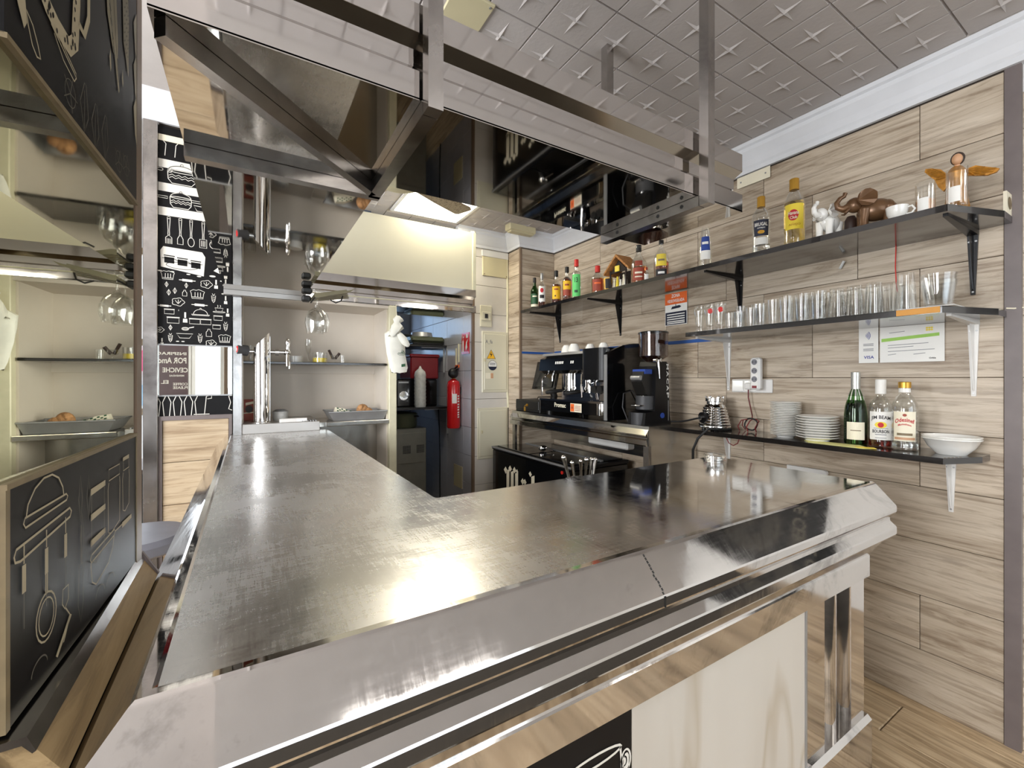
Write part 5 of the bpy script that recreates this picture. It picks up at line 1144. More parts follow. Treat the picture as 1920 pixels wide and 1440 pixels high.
MB().box((2.21, 2.10, TS), (2.33, 2.26, TS+0.012)).build('base', 'bark', cr)
MB().box((2.31, 2.11, TS+0.012), (2.33, 2.25, TS+0.135)).build('rear_wall', 'bark', cr)
for y in (2.255, 2.105): MB().tube([(2.225, y, TS+0.01), (2.225, y, TS+0.14)], 0.006).build('post', 'bark', cr)
m = MB(); m.prism([(2.30, TS+0.115), (2.18, TS+0.225), (2.06, TS+0.115), (2.06, TS+0.130), (2.18, TS+0.243), (2.30, TS+0.130)], 'yz', 2.20, 2.345); m.build('roof', 'roof', cr)
MB().prism([(2.26, TS+0.12), (2.18, TS+0.205), (2.10, TS+0.12)], 'yz', 2.228, 2.236).build('gable', 'bark', cr)
MB().box((2.218, 2.165, TS+0.125), (2.226, 2.205, TS+0.165)).build('sign', 'lemon', cr)
for y, h, mt in ((2.235, 0.07, 'cream_label'), (2.205, 0.085, 'lemon'), (2.175, 0.06, 'white_label'), (2.145, 0.09, 'cream_label'), (2.125, 0.075, 'white_label')):
    m = MB(); m.lathe([(0, 0), (0.013, 0), (0.008, h*0.7), (0.005, h*0.76), (0.008, h*0.86), (0.006, h*0.97), (0, h)], (2.245, y, TS+0.012), 10); m.build('figurine', mt, cr)
tag(MB().box((2.215, 2.285, TS), (2.235, 2.292, TS+0.012)).tube([(2.222, 2.28, TS+0.01), (2.222, 2.28, TS+0.055)], 0.003).tube([(2.222, 2.30, TS+0.01), (2.222, 2.30, TS+0.055)], 0.003).tube([(2.222, 2.27, TS+0.035), (2.222, 2.31, TS+0.035)], 0.003).box((2.210, 2.265, TS), (2.236, 2.315, TS+0.012)).build('toy_fence', 'bark'), 'tiny dark toy fence in front of the straw-roofed crib', 'ornament')
cr.location.y += 0.035
def elephant(nm, lb, loc, s, mt, rz, trunk_up=True):
    """faces +Y locally, seen side-on"""
    t = thing(nm, lb, 'elephant', loc, None, rz)
    m = MB(); m.sph((0, -0.012*s, 0.075*s), (0.040*s, 0.062*s, 0.046*s), 18, 12); m.sph((0, -0.05*s, 0.07*s), (0.034*s, 0.028*s, 0.042*s), 14, 10); m.build('body', mt, t, True)
    for x, y in ((0.022, 0.028), (-0.022, 0.028), (0.022, -0.050), (-0.022, -0.050)):
        MB().tube([(x*s, y*s, 0.075*s), (x*s*1.05, y*s+0.003*s, 0.035*s), (x*s*1.05, y*s+0.004*s, 0.008*s), (x*s*1.05, y*s+0.005*s, 0)], [0.021*s, 0.016*s, 0.0155*s, 0.017*s], 12).build('leg', mt, t, True)
    MB().sph((0, 0.058*s, 0.108*s), (0.028*s, 0.032*s, 0.032*s), 14, 10).build('head', mt, t, True)
    MB().tube([(0, 0.078*s, 0.105*s), (0, 0.100*s, 0.098*s), (0, 0.116*s, 0.108*s), (0, 0.120*s, 0.128*s), (0, 0.108*s, 0.146*s), (0, 0.094*s, 0.152*s), (0, 0.090*s, 0.166*s)], [0.017*s, 0.0145*s, 0.012*s, 0.0105*s, 0.009*s, 0.008*s, 0.0085*s], 12).build('trunk', mt, t, True)
    for sg in (1, -1):
        e = MB(); pts = [(0, 0.010*math.sin(q)*s-0.012*s, 0) for q in (0,)]
        vs = [(sg*0.026*s, 0.050*s, 0.118*s)]; n = 14
        for i in range(n):
            q = 2*PI*i/n; vs.append((sg*(0.032+0.010*math.sin(q*3)**2)*s, (0.022+0.034*math.cos(q))*s, (0.122+0.036*math.sin(q))*s))
        fs = [(0, 1+i, 1+(i+1) % n) for i in range(n)]
        v2 = [(x+sg*0.004*s, y, z) for x, y, z in vs]; e.add(vs, [tuple(reversed(f)) for f in fs], True); e.add(v2, fs, True)
        e.add(vs[1:]+v2[1:], [(i, (i+1) % n, n+(i+1) % n, n+i) for i in range(n)], True); e.build('ear', mt, t, True)
        MB().tube([(sg*0.014*s, 0.078*s, 0.092*s), (sg*0.017*s, 0.092*s, 0.078*s), (sg*0.016*s, 0.102*s, 0.080*s)], [0.005*s, 0.0045*s, 0.002*s], 8).build('tusk', mt, t, True)
    MB().tube([(0, -0.072*s, 0.09*s), (0, -0.084*s, 0.065*s), (0, -0.082*s, 0.04*s)], [0.006*s, 0.004*s, 0.005*s], 8).build('tail', mt, t, True)
    return t
elephant('elephant_figurine', 'brown resin elephant with raised trunk on the top shelf', (2.235, 0.765, TS), 1.0, 'bronze', math.radians(30))
elephant('elephant_figurine', 'smaller white porcelain elephant with raised trunk on the top shelf', (2.215, 0.918, TS), 0.88, 'porcelain', math.radians(84))
lc = thing('dark_jar', 'small dark lidded jar behind the white elephant', 'jar', (2.25, 0.845, TS))
MB().lathe([(0, 0), (0.020, 0), (0.024, 0.02), (0.023, 0.06), (0.014, 0.078), (0, 0.08)], (2.25, 0.845, TS), 18).build('body', 'hair_resin', lc)
cup('espresso_cup', 'white cup with handle beside the glass jars on the top shelf', (2.20, 0.672, TS), 0.036, 0.050, True, False, None)
def jar(lb, y, x, h, r, fillm):
    t = thing('candle_glass', lb, 'glass', (x, y, TS), 'tall jars beside the angel')
    MB().lathe([(0, 0), (r*0.97, 0), (r, 0.006), (r, h), (r-0.002, h), (r-0.002, 0.008), (0, 0.007)], (x, y, TS), 22).build('glass', 'glass' if fillm else 'glass', t)
    if fillm: MB().lathe([(0, 0.0075), (r-0.0026, 0.0085), (r-0.0026, h*0.45), (0, h*0.45)], (x, y, TS), 22).build('wax', fillm, t)
    m = MB(); patch(m, (x, y, TS), r+0.0006, math.atan2(-y, -x)-0.25, 0.55, h*0.10, h*0.50, 8); m.build('label', 'white_label', t)
jar('tall jar with pinkish wax and small label, left of the angel', 0.598, 2.235, 0.125, 0.030, 'skin_resin')
jar('clear tall jar with small label, in front of the angel', 0.508, 2.225, 0.140, 0.030, None)
WS = 0.72
an = thing('angel_figurine', 'gold-winged angel figurine standing behind the clear jar', 'figurine', (2.34, 0.535, TS))
c = (2.34, 0.535, TS)
MB().lathe([(0, 0), (0.040, 0), (0.036, 0.03), (0.026, 0.10), (0.024, 0.14), (0.030, 0.165), (0.018, 0.185), (0.009, 0.192), (0, 0.193)], c, 16, sy=1.0).build('robe', 'angel_gold', an)
MB().sph((2.325, 0.53, TS+0.212), (0.016, 0.016, 0.021), 12, 9).cyl((2.335, 0.532, TS+0.185), (2.33, 0.531, TS+0.20), 0.008).build('face', 'skin_resin', an)
MB().sph((2.336, 0.531, TS+0.217), (0.019, 0.021, 0.025), 12, 9).build('hair', 'hair_resin', an)
for sg, P in ((1, [(0.0, 0.0), (0.035, 0.05), (0.075, 0.072), (0.098, 0.078), (0.103, 0.062), (0.085, 0.035), (0.060, 0.0), (0.045, -0.045), (0.025, -0.075), (0.008, -0.05)]), (-1, [(0.0, 0.01), (0.045, 0.03), (0.085, 0.018), (0.128, 0.006), (0.118, -0.012), (0.085, -0.026), (0.045, -0.024), (0.012, -0.02)])):
    P = [(a_*WS, b_*WS-(0.0 if sg > 0 else a_*0.22)) for a_, b_ in P]
    m = MB(); m.prism([(0.545+sg*(0.012+p[0]) if sg > 0 else 0.53-(0.012+p[0]), TS+0.165+p[1]) for p in P], 'yz', 2.350, 2.362)
    w = m.build('wing', 'angel_gold', an)
    m = MB()
    for k in range(5):
        q = 0.25+0.13*k; a = P[1+k % 4]
        y0 = 0.545+sg*0.02 if sg > 0 else 0.51; y1 = (0.545+(0.012+P[2+k][0]*0.92)) if sg > 0 else (0.53-(0.012+P[min(2+k, 6)][0]*0.92))
        z1 = TS+0.165+P[min(2+k, len(P)-2)][1]*0.9
        m.tube([(2.349, y0, TS+0.165), (2.347, (y0+y1)/2, (TS+0.167+z1)/2), (2.349, y1, z1)], [0.004, 0.006, 0.003], 6)
    m.build('feather', 'angel_gold', w)
tc = thing('ceramic_tile', 'small cream tile with a brown picture, leaning past the end of the top shelf', 'tile', (2.50, 0.432, TS))
MB().box((2.462, 0.4265, TS+0.001), (2.540, 0.436, TS+0.085)).build('tile', 'cream_label', tc)
m = MB(); fr = frame((2.462, 0.4265, TS), (1, 0, 0), (0, 0, 1)); fill(m, circ(0.042, 0.045, 0.026, 0.024), fr); m.build('picture', 'edge_trim', tc)
# ================================================================ glasses on the middle shelf
GS = 1.7055
def glassware(nm, lb, prof, loc, gp, parts=None):
    t = thing(nm, lb, 'glass', loc, gp); MB().lathe(prof, (0, 0, 0), 20).build('bowl', 'glass', t, True)
    if parts: parts(t)
    return t
def up(r0, r1, h, base=0.010, w=0.002): return [(0, 0), (r0, 0), (r1, h), (r1-w, h), (r0-w, base), (0, base)]
def dn(r0, r1, h, base=0.010, w=0.002): return [(q, h-z) for q, z in up(r0, r1, h, base, w)[::-1]]
def logo(t):
    m = MB(); a = math.atan2(-1.5, -2.24); m2 = MB()
    f = cylfr((0, 0, 0), 0.0342, a, 0.0); fill(m, circ(0, 0.108, 0.014, 0.014), f); m.build('logo', 'red_cap', t, True)
    f = cylfr((0, 0, 0), 0.0346, a, 0.0); fill(m2, [(-0.012, 0.104), (0.012, 0.106), (0.012, 0.112), (-0.012, 0.110)], f); m2.build('logo_band', 'white_label', t, True)
beer = [(0, 0), (0.026, 0), (0.027, 0.01), (0.022, 0.03), (0.026, 0.07), (0.0335, 0.115), (0.031, 0.148), (0.029, 0.148), (0.0315, 0.115), (0.024, 0.07), (0.020, 0.032), (0, 0.022)]
g1 = glassware('beer_glass', 'plain waisted beer glass first at the far end of the glass shelf', beer, (2.205, 1.555, GS), 'beer glasses on the middle shelf')
g2 = glassware('beer_glass', 'waisted beer glass with red emblem, second at the far end', beer, (2.205, 1.490, GS), 'beer glasses on the middle shelf', logo)
dup(g2, (2.20, 1.428, GS), 'waisted beer glass with red emblem, third at the far end', math.radians(4))
sg_ = glassware('shot_glass', 'small thick tumbler, leftmost of the small clear tumblers', up(0.022, 0.030, 0.085, 0.016, 0.003), (2.205, 1.372, GS), 'small tumblers on the middle shelf')
for i, (x, y, lb) in enumerate(((2.20, 1.318, 'small thick tumbler, second of the small clear tumblers'), (2.215, 1.262, 'small thick tumbler, third of the small clear tumblers'), (2.20, 1.205, 'small thick tumbler, fourth of the small clear tumblers'), (2.21, 1.150, 'small thick tumbler nearest the first tall glasses'))): dup(sg_, (x, y, GS), lb, None, (1, 1, 1.0+0.14*i))
sg2 = glassware('wine_tasting_glass', 'small glass stacked behind the first tumblers under the black bracket', up(0.024, 0.031, 0.125, 0.012), (2.29, 1.36, GS), 'small tumblers on the middle shelf')
dup(sg2, (2.29, 1.275, GS), 'small glass behind the second and third tumblers')
hb = glassware('highball_glass', 'tall straight glass, first of the row of tall glasses', up(0.027, 0.0325, 0.128), (2.205, 1.088, GS), 'tall glasses on the middle shelf')
for y, lb in ((1.018, 'tall straight glass, second of the row of tall glasses'), (0.950, 'tall straight glass, third of the row of tall glasses')): dup(hb, (2.205, y, GS), lb)
hi = glassware('highball_glass', 'upturned tall glass, first of the upturned ones', dn(0.027, 0.034, 0.128, 0.014), (2.205, 0.880, GS), 'tall glasses on the middle shelf')
for y, lb in ((0.815, 'upturned tall glass, second of the upturned ones'), (0.748, 'upturned tall glass nearest the lone grooved glass')): dup(hi, (2.205, y, GS), lb)
for i, y in enumerate((1.10, 1.03, 0.96, 0.885, 0.815, 0.745, 0.69)):
    dup(hb if i < 3 else hi, (2.285, y, GS), ('tall glass in the second row behind the first tall glass', 'tall glass in the second row behind the second tall glass', 'tall glass in the second row behind the third tall glass', 'upturned glass in the second row behind the first upturned one', 'upturned glass in the second row behind the second upturned one', 'upturned glass in the second row, next to last', 'upturned glass in the second row, nearest the end')[i])
lg_ = glassware('soda_glass', 'lone upturned heavy glass left of the glass bowls', dn(0.026, 0.036, 0.148, 0.045, 0.005), (2.215, 0.650, GS), None)
gb = glassware('glass_tumbler', 'wide flared glass, outermost of the nested wide glasses', up(0.038, 0.054, 0.100, 0.010, 0.0025), (2.245, 0.563, GS+0.004), 'nested wide glasses at the shelf end')
dup(gb, (2.245, 0.563, GS+0.030), 'wide flared glass nested on top at the shelf end')
bd = thing('plastic_tray', 'thin white plastic tray on the near end of the glass shelf', 'tray', (2.24, 0.56, GS))
MB().bbox((2.165, 0.50, GS), (2.33, 0.665, GS+0.004), 0.002).build('board', 'white', bd)
# ================================================================ bottom shelf: blender base, plates, bowls, papers
bl = thing('chrome_blender', 'ribbed chrome blender base without its jug', 'blender', (2.40, 1.592, BS)); c = (2.40, 1.592, BS)
pf = [(0, 0.012), (0.088, 0.012), (0.090, 0.022)]
for k in range(7):
    z = 0.026+0.016*k; r = 0.088-0.0042*k; pf += [(r, z), (r+0.003, z+0.004), (r+0.003, z+0.010), (r-0.002, z+0.014)]
pf += [(0.056, 0.145), (0.045, 0.152), (0.044, 0.165), (0, 0.165)]
MB().lathe(pf, c, 28).build('body', 'chrome', bl)
m = MB()
for k in range(4): a = PI/4+PI/2*k; m.cyl((c[0]+0.06*math.cos(a), c[1]+0.06*math.sin(a), BS), (c[0]+0.06*math.cos(a), c[1]+0.06*math.sin(a), BS+0.013), 0.012)
m.build('foot', 'black_matt', bl)
MB().lathe([(0.040, 0.165), (0.052, 0.168), (0.052, 0.186), (0.040, 0.188), (0.036, 0.170)], c, 22).build('collar', 'chrome', bl)
for k in range(6):
    a = 2*PI*k/6; MB().bbox((c[0]+0.046*math.cos(a)-0.006, c[1]+0.046*math.sin(a)-0.006, BS+0.186), (c[0]+0.046*math.cos(a)+0.006, c[1]+0.046*math.sin(a)+0.006, BS+0.198), 0.002).build('drive_lug', 'chrome', bl)
a = math.atan2(-1.592, -2.40)+0.55*(-1); dx, dy = math.cos(a), math.sin(a)
d2 = math.atan2(0.25, -1.0); dx, dy = math.cos(d2), math.sin(d2)
MB().cyl((c[0]+0.074*dx, c[1]+0.074*dy, BS+0.075), (c[0]+0.092*dx, c[1]+0.092*dy, BS+0.072), 0.032, n=22).build('dial_plate', 'black_metal', bl)
k_ = MB().cyl((c[0]+0.092*dx, c[1]+0.092*dy, BS+0.072), (c[0]+0.108*dx, c[1]+0.108*dy, BS+0.070), 0.014, n=16).build('knob', 'chrome', bl)
tag(MB().tube([(2.42, 1.50, BS+0.006), (2.33, 1.515, BS+0.008), (2.272, 1.55, BS+0.012), (2.250, 1.60, 1.09), (2.248, 1.63, 1.02), (2.26, 1.64, 0.93), (2.28, 1.66, 0.80)], 0.0075).build('blender_cable', 'cable_black'), 'thick black cable from the blender base hanging over the shelf edge', 'cable')
def plate(nm, lb, r, h, loc, gp):
    t = tag(MB().lathe([(0, 0), (r*0.55, 0), (r*0.58, h*0.35), (r*0.97, h*0.9), (r, h), (r*0.98, h*1.1), (r*0.6, h*0.6), (0, h*0.5)], (0, 0, 0), 28).build(nm, 'porcelain', None, True), lb, 'plate', gp)
    t.location = loc; return t
P1 = None
for k in range(20):
    z = BS+0.0002+0.0087*k
    lb = 'lowest small saucer of the tall stack' if k == 0 else 'top small saucer of the tall stack' if k == 19 else None
    lb = lb or 'small white saucer inside the tall stack, between its lowest and its top one'
    if P1 is None: P1 = plate('saucer', lb, 0.072, 0.0155, (2.405, 1.192, z), 'tall stack of saucers')
    else:
        o = P1.copy(); COL.objects.link(o); o.location = (2.405+R_.uniform(-.001, .001), 1.192+R_.uniform(-.001, .001), z); o['label'] = lb
P1 = None
for k in range(9):
    z = BS+0.0002+0.0125*k
    lb = 'lowest white plate of the shorter wider stack' if k == 0 else 'top white plate of the shorter wider stack' if k == 8 else 'white plate inside the shorter wider stack, between its lowest and its top one'
    if P1 is None: P1 = plate('side_plate', lb, 0.090, 0.020, (2.385, 1.035, z), 'shorter stack of plates')
    else:
        o = P1.copy(); COL.objects.link(o); o.location = (2.385+R_.uniform(-.002, .002), 1.035+R_.uniform(-.002, .002), z); o['label'] = lb
def wbowl(lb, z):
    pf = [(0, 0), (0.045, 0), (0.048, 0.004), (0.070, 0.030), (0.085, 0.060), (0.089, 0.062), (0.089, 0.065), (0.083, 0.065), (0.066, 0.034), (0.044, 0.008), (0, 0.007)]
    o = tag(MB().lathe(pf, (0, 0, 0), 32).build('serving_bowl', 'porcelain', None, True), lb, 'bowl', 'nested white bowls'); o.location = (2.415, 0.568, z)
wbowl('white china bowl, lower of the two nested bowls', BS); wbowl('white china bowl, upper one nested inside the other', BS+0.009)
tag(MB().prism([(2.285, 1.03), (2.345, 1.075), (2.375, 0.86), (2.30, 0.79), (2.27, 0.82)], 'xy', BS, BS+0.002).build('paper_envelope', 'envelope'), 'pale yellow envelope lying before the green bottle', 'envelope')
tag(MB().prism([(2.272, 0.83), (2.30, 0.85), (2.325, 0.79), (2.292, 0.768)], 'xy', BS+0.0022, BS+0.0042).build('paper_slip', 'lemon'), 'small yellow slip on the end of the envelope', 'paper')
# ================================================================ things on the right wall
WF = WX-0.0002
ps = thing('power_strip', 'white three-socket power strip plugged into the wall', 'power strip', (2.50, 1.39, 1.47))
MB().bbox((2.465, 1.360, 1.375), (2.505, 1.418, 1.560), 0.010).build('body', 'white', ps)
for z in (1.535, 1.485, 1.437):
    s_ = MB(); s_.cyl((2.4655, 1.389, z), (2.4635, 1.389, z), 0.021, n=20); s_ = s_.build('socket', 'white', ps)
    MB().cyl((2.4640, 1.389, z), (2.4630, 1.389, z), 0.0165, n=20).build('recess', 'ink_grey', s_)
    m = MB(); m.cyl((2.4632, 1.397, z), (2.4622, 1.397, z), 0.003, n=8).cyl((2.4632, 1.381, z), (2.4622, 1.381, z), 0.003, n=8); m.build('hole', 'ink', s_)
MB().box((2.463, 1.376, 1.386), (2.466, 1.402, 1.400)).build('switch', 'dark_red', ps)
op = thing('wall_socket', 'white triple wall socket plate behind the power strip', 'socket', (2.53, 1.445, 1.40))
MB().bbox((2.530, 1.325, 1.358), (WF, 1.565, 1.436), 0.004).build('plate', 'white', op)
MB().bbox((2.525, 1.490, 1.364), (2.531, 1.560, 1.430), 0.003).bbox((2.525, 1.412, 1.364), (2.531, 1.485, 1.430), 0.003).build('insert', 'porcelain', op)
MB().bbox((2.496, 1.428, 1.376), (2.526, 1.468, 1.416), 0.006).build('plug', 'white', op)
m = [(2.505, 1.447, 1.376), (2.50, 1.444, 1.33), (2.505, 1.436, 1.28), (2.49, 1.415, 1.225), (2.46, 1.40, 1.205)]
cc = thing('coiled_cable', 'red and black cable dropping from the socket and coiled on the shelf', 'cable', (2.45, 1.40, 1.2))
MB().tube(m, 0.0035).build('drop', 'cable_red', cc)
coil = [(2.45+0.006*math.sin(t*3), 1.40+0.036*math.cos(t), 1.180+0.034*math.sin(t)) for t in [i*2*PI/16 for i in range(49)]]
MB().tube(coil, 0.0042).build('coil', 'cable_black', cc)
m = MB()
for k in range(3): m.tube([(2.455, 1.40-0.012*k, 1.212), (2.44+0.01*k, 1.45-0.045*k, 1.20), (2.43, 1.465-0.05*k, 1.165), (2.44, 1.46-0.048*k, 1.139)], 0.0032)
m.tube([(2.475, 1.46, 1.20), (2.49, 1.475, 1.165), (2.50, 1.46, 1.14)], 0.003); m.build('loop', 'cable_red', cc)
tag(MB().tube([(2.262, 1.43, 1.112), (2.262, 1.415, 1.085), (2.262, 1.39, 1.075), (2.262, 1.365, 1.09), (2.262, 1.358, 1.111)], 0.0028).build('cable_loop', 'cable_red'), 'loop of red cable sagging below the bottom shelf edge', 'cable')
pgs = frame((WF-0.0104, 0.918, 1.515), (0, -1, 0), (0, 0, 1))
vs_ = thing('card_sign', 'white contactless payment card sign under the glass shelf', 'sign', (2.53, 0.88, 1.515))
MB().box((WF-0.0105, 0.842, 1.515), (WF-0.009, 0.918, 1.680)).build('card', 'white_label', vs_)
m = MB(); text(m, 'VISA', 0.020, 0.020, 0.040, 0.014, pgs, 0.02)
m.build('lettering', 'ink_blue', vs_)
for k in range(4):
    m = MB(); stroke(m, circ(0.024, 0.130, 0.006+0.005*k, 0.008+0.006*k, 8, -0.8, 0.8), 0.0022, pgs); m.build('contactless_wave', 'ink_blue', vs_)
m = MB()
for z in (0.090, 0.083, 0.066, 0.059): stroke(m, [(0.018, z), (0.058, z)], 0.003, pgs)
m.build('small_print', 'ink_grey', vs_)
ct = thing('certificate', 'creased laminated certificate with a green band under the glass shelf', 'notice', (2.53, 0.72, 1.515))
MB().box((WF-0.0105, 0.615, 1.515), (WF-0.009, 0.836, 1.679)).build('sheet', 'white_label', ct)
fr = frame((WF-0.0106, 0.836, 1.515), (0, -1, 0), (0, 0, 1)); m = MB(); fill(m, [(0.006, 0.095), (0.205, 0.110), (0.205, 0.124), (0.006, 0.110)], fr); m.build('band', 'lime', ct); m = MB()
for z, a, b in ((0.078, 0.03, 0.17), (0.066, 0.03, 0.12), (0.05, 0.03, 0.19), (0.034, 0.03, 0.06), (0.034, 0.12, 0.16), (0.135, 0.035, 0.09)): stroke(m, [(a, z), (b, z+0.004)], 0.0022, fr)
m.build('small_print', 'ink_grey', ct); m = MB(); text(m, 'Orbis', 0.172, 0.012, 0.022, 0.007, fr, 0.03); m.build('lettering', 'ink', ct)
m = MB()
for k in range(6): fill(m, circ(0.165+0.008*(k % 3), 0.138+0.009*(k//3), 0.004), fr)
m.build('gold_flourish', 'lemon', ct)
zv = thing('camera_notice', 'orange white and black video surveillance notice on the plank wall', 'sign', (2.53, 1.97, 1.81))
MB().box((WF-0.0105, 1.880, 1.812), (WF-0.009, 2.060, 2.035)).build('sheet', 'white_label', zv)
fr = frame((WF-0.0108, 2.060, 1.812), (0, -1, 0), (0, 0, 1)); m = MB(); fill(m, [(0, 0.145), (0.18, 0.145), (0.18, 0.223), (0, 0.223)], fr); m.build('band', 'orange', zv)
m = MB(); fill(m, [(0.004, 0.004), (0.176, 0.004), (0.176, 0.092), (0.004, 0.092)], fr); fill(m, [(0.05, 0.112), (0.12, 0.116), (0.135, 0.124), (0.12, 0.134), (0.06, 0.130)], fr); stroke(m, [(0.09, 0.13), (0.09, 0.145)], 0.005, fr); m.build('panel', 'navy', zv)
fr2 = frame((WF-0.0118, 2.060, 1.812), (0, -1, 0), (0, 0, 1)); m = MB(); text(m, 'ZONA', 0.055, 0.192, 0.07, 0.024, fr2, 0.02); text(m, 'VIDEOVIGILADA', 0.02, 0.158, 0.14, 0.022, fr2, 0.02)
for z in (0.075, 0.058, 0.042, 0.026, 0.014): stroke(m, [(0.018, z), (0.162, z)], 0.007, fr2)
m.build('lettering', 'white_label', zv)
jc = thing('cover_strip', 'cream blank cover plate high on the wall beside the canopy', 'cover plate', (2.53, 1.43, 2.6))
MB().bbox((WF-0.014, 1.335, 2.585), (WF-0.009, 1.53, 2.650), 0.003).build('plate', 'cream_label', jc)
m = MB()
for y in (1.36, 1.505): m.cyl((WF-0.014, y, 2.617), (WF-0.0155, y, 2.617), 0.005, n=8)
m.build('screw', 'alu', jc)
hk = thing('wall_rail', 'flat white bar with rounded end fixed low on the plank wall behind the counter', 'rail', (2.52, 1.14, 0.955))
MB().prism([(1.23, 0.945)]+[(1.055+0.014*math.cos(a), 0.959+0.014*math.sin(a)) for a in (1.5*PI, 1.25*PI, PI, 0.75*PI, 0.5*PI)]+[(1.23, 0.973)], 'yz', WF-0.045, WF-0.022).build('bar', 'white', hk)
MB().box((WF-0.023, 1.07, 0.952), (WF-0.009, 1.10, 0.966)).box((WF-0.023, 1.18, 0.952), (WF-0.009, 1.21, 0.966)).build('mount', 'white', hk)
tag(MB().tube([(2.535-0.012, 0.775, 2.045), (2.523, 0.777, 1.95), (2.522, 0.773, 1.86), (2.524, 0.770, 1.835)], 0.0022).build('red_thread', 'red_cap'), 'thin red thread hanging from under the top shelf', 'thread')
tag(MB().tube([(2.525, 0.995, 1.990), (2.520, 0.985, 2.005), (2.518, 0.975, 2.022)], 0.006, 6).build('adhesive_hook', 'frost'), 'little clear adhesive hook on a plank under the top shelf', 'hook')
tag(MB().tube([(2.53, 0.44, 1.715), (2.535, 0.42, 1.712), (2.56, 0.397, 1.716), (2.60, 0.394, 1.725)], 0.003, 6).build('string_tie', 'cream_label'), 'pale string tied across the grey corner strip', 'string')

# ================================================================ tap block and things in the back cabinet
tb = thing('tap_block', 'stainless drip block under the beer tap at the end of the bar', 'drip tray', (0.18, 3.13, TZ))
MB().bbox((-0.028, 3.105, TZ), (0.405, 3.59, 1.160), 0.002).build('block', 'steel_brushed', tb)
m = MB()
for k in range(6): m.box((0.30+0.016*k, 3.12, 1.160), (0.307+0.016*k, 3.22, 1.166))
m.build('grille', 'alu', tb)
tp = thing('beer_tap', 'tall chrome slant-topped beer tower with two taps', 'beer tap', (0.075, 3.19, 1.160))
n = 28; r = 0.046; vs = []; cx, cy = 0.075, 3.19
for z in ('b', 't'):
    for i in range(n):
        a = 2*PI*i/n; x, y = cx+r*math.cos(a), cy+r*math.sin(a)
        vs.append((x, y, 1.160 if z == 'b' else 1.685+0.055*math.cos(a)/1.0+0.0))
m = MB(); m.add(vs, [(i, (i+1) % n, n+(i+1) % n, n+i) for i in range(n)], True); m.add(vs, [tuple(range(n, 2*n))]); m.lathe([(0.054, 0), (0.054, 0.006), (0.046, 0.010)], (cx, cy, 1.160), 28)
m.build('tower', 'chrome', tp)
MB().box((0.116, 3.176, 1.17), (0.122, 3.204, 1.71)).build('side_strip', 'steel_tube', tp)
def tapset(x0, sg):
    t = MB(); t.cyl((x0, 3.19, 1.612), (x0+sg*0.085, 3.19, 1.612), 0.013).cyl((x0+sg*0.03, 3.19, 1.612), (x0+sg*0.05, 3.19, 1.612), 0.020).sph((x0+sg*0.10, 3.19, 1.612), 0.022, 12, 8).cyl((x0+sg*0.10, 3.185, 1.60), (x0+sg*0.10, 3.175, 1.52), 0.011).cyl((x0+sg*0.112, 3.18, 1.55), (x0+sg*0.112, 3.176, 1.505), 0.007)
    t = t.build('tap', 'chrome', tp); return t
t1 = tapset(0.120, 1)
MB().lathe([(0, 0), (0.010, 0), (0.013, 0.012), (0.010, 0.03), (0.017, 0.045), (0.014, 0.065), (0.006, 0.078), (0, 0.082)], (0.222, 3.19, 1.625), 14).build('lever', 'chrome', t1)
t2 = tapset(0.030, -1)
MB().cyl((-0.005, 3.185, 1.615), (-0.062, 3.16, 1.62), 0.034, 0.030, 18).build('lever', 'dark_grey', t2)
MB().cyl((-0.062, 3.16, 1.62), (-0.066, 3.158, 1.62), 0.026, 0.018, 16).build('lever_badge', 'red', t2)
tag(MB().prism([(0.17, 3.12), (0.27, 3.13), (0.33, 3.125), (0.335, 3.165), (0.27, 3.18), (0.19, 3.16)], 'xy', 1.1605, 1.182).build('paper_roll_end', 'white'), 'white paper napkin packet lying on the drip block', 'napkins')
bx = thing('snack_box', 'red and brown printed box behind the beer tower', 'box', (0.01, 3.42, 1.160))
MB().box((-0.024, 3.41, 1.1605), (0.05, 3.45, 1.30)).build('carton', 'red_label', bx)
fr = frame((-0.024, 3.41, 1.16), (1, 0, 0), (0, 0, 1)); m = MB(); fill(m, circ(0.03, 0.075, 0.022, 0.026), fr); m.build('print', 'hair_resin', bx); m = MB(); fill(m, [(0.01, 0.10), (0.07, 0.115), (0.07, 0.13), (0.01, 0.118)], fr); fill(m, [(0, 0.045), (0.07, 0.05), (0.07, 0.057), (0, 0.052)], fr); m.build('print_band', 'cream_label', bx)
tn = thing('foil_tub', 'small clear tub with crumpled foil lid beside the beer tower', 'tub', (0.185, 3.28, 1.160))
MB().lathe([(0, 0), (0.042, 0), (0.050, 0.062), (0.047, 0.062), (0.040, 0.003), (0, 0.003)], (0.185, 3.28, 1.1605), 20).build('tub', 'frost', tn)
MB().lathe([(0, 0.072), (0.02, 0.066), (0.03, 0.074), (0.045, 0.064), (0.052, 0.060)][::-1], (0.185, 3.28, 1.1605), 11, smooth=False).build('foil_lid', 'alu', tn)
CS = 1.5522
cdj = thing('wax_candle', 'clear glass of yellow candle wax on the black cabinet shelf', 'candle', (0.442, 3.38, CS))
MB().lathe([(0, 0), (0.050, 0), (0.050, 0.075), (0.048, 0.075), (0.048, 0.006), (0, 0.006)], (0.442, 3.38, CS), 22).build('glass', 'glass', cdj)
MB().lathe([(0, 0.0062), (0.0475, 0.0062), (0.0475, 0.036), (0, 0.034)], (0.442, 3.38, CS), 22).build('wax', 'lemon', cdj)
fl_ = thing('champagne_flute', 'slim stemmed glass standing left of the candle on the cabinet shelf', 'glass', (0.365, 3.38, CS))
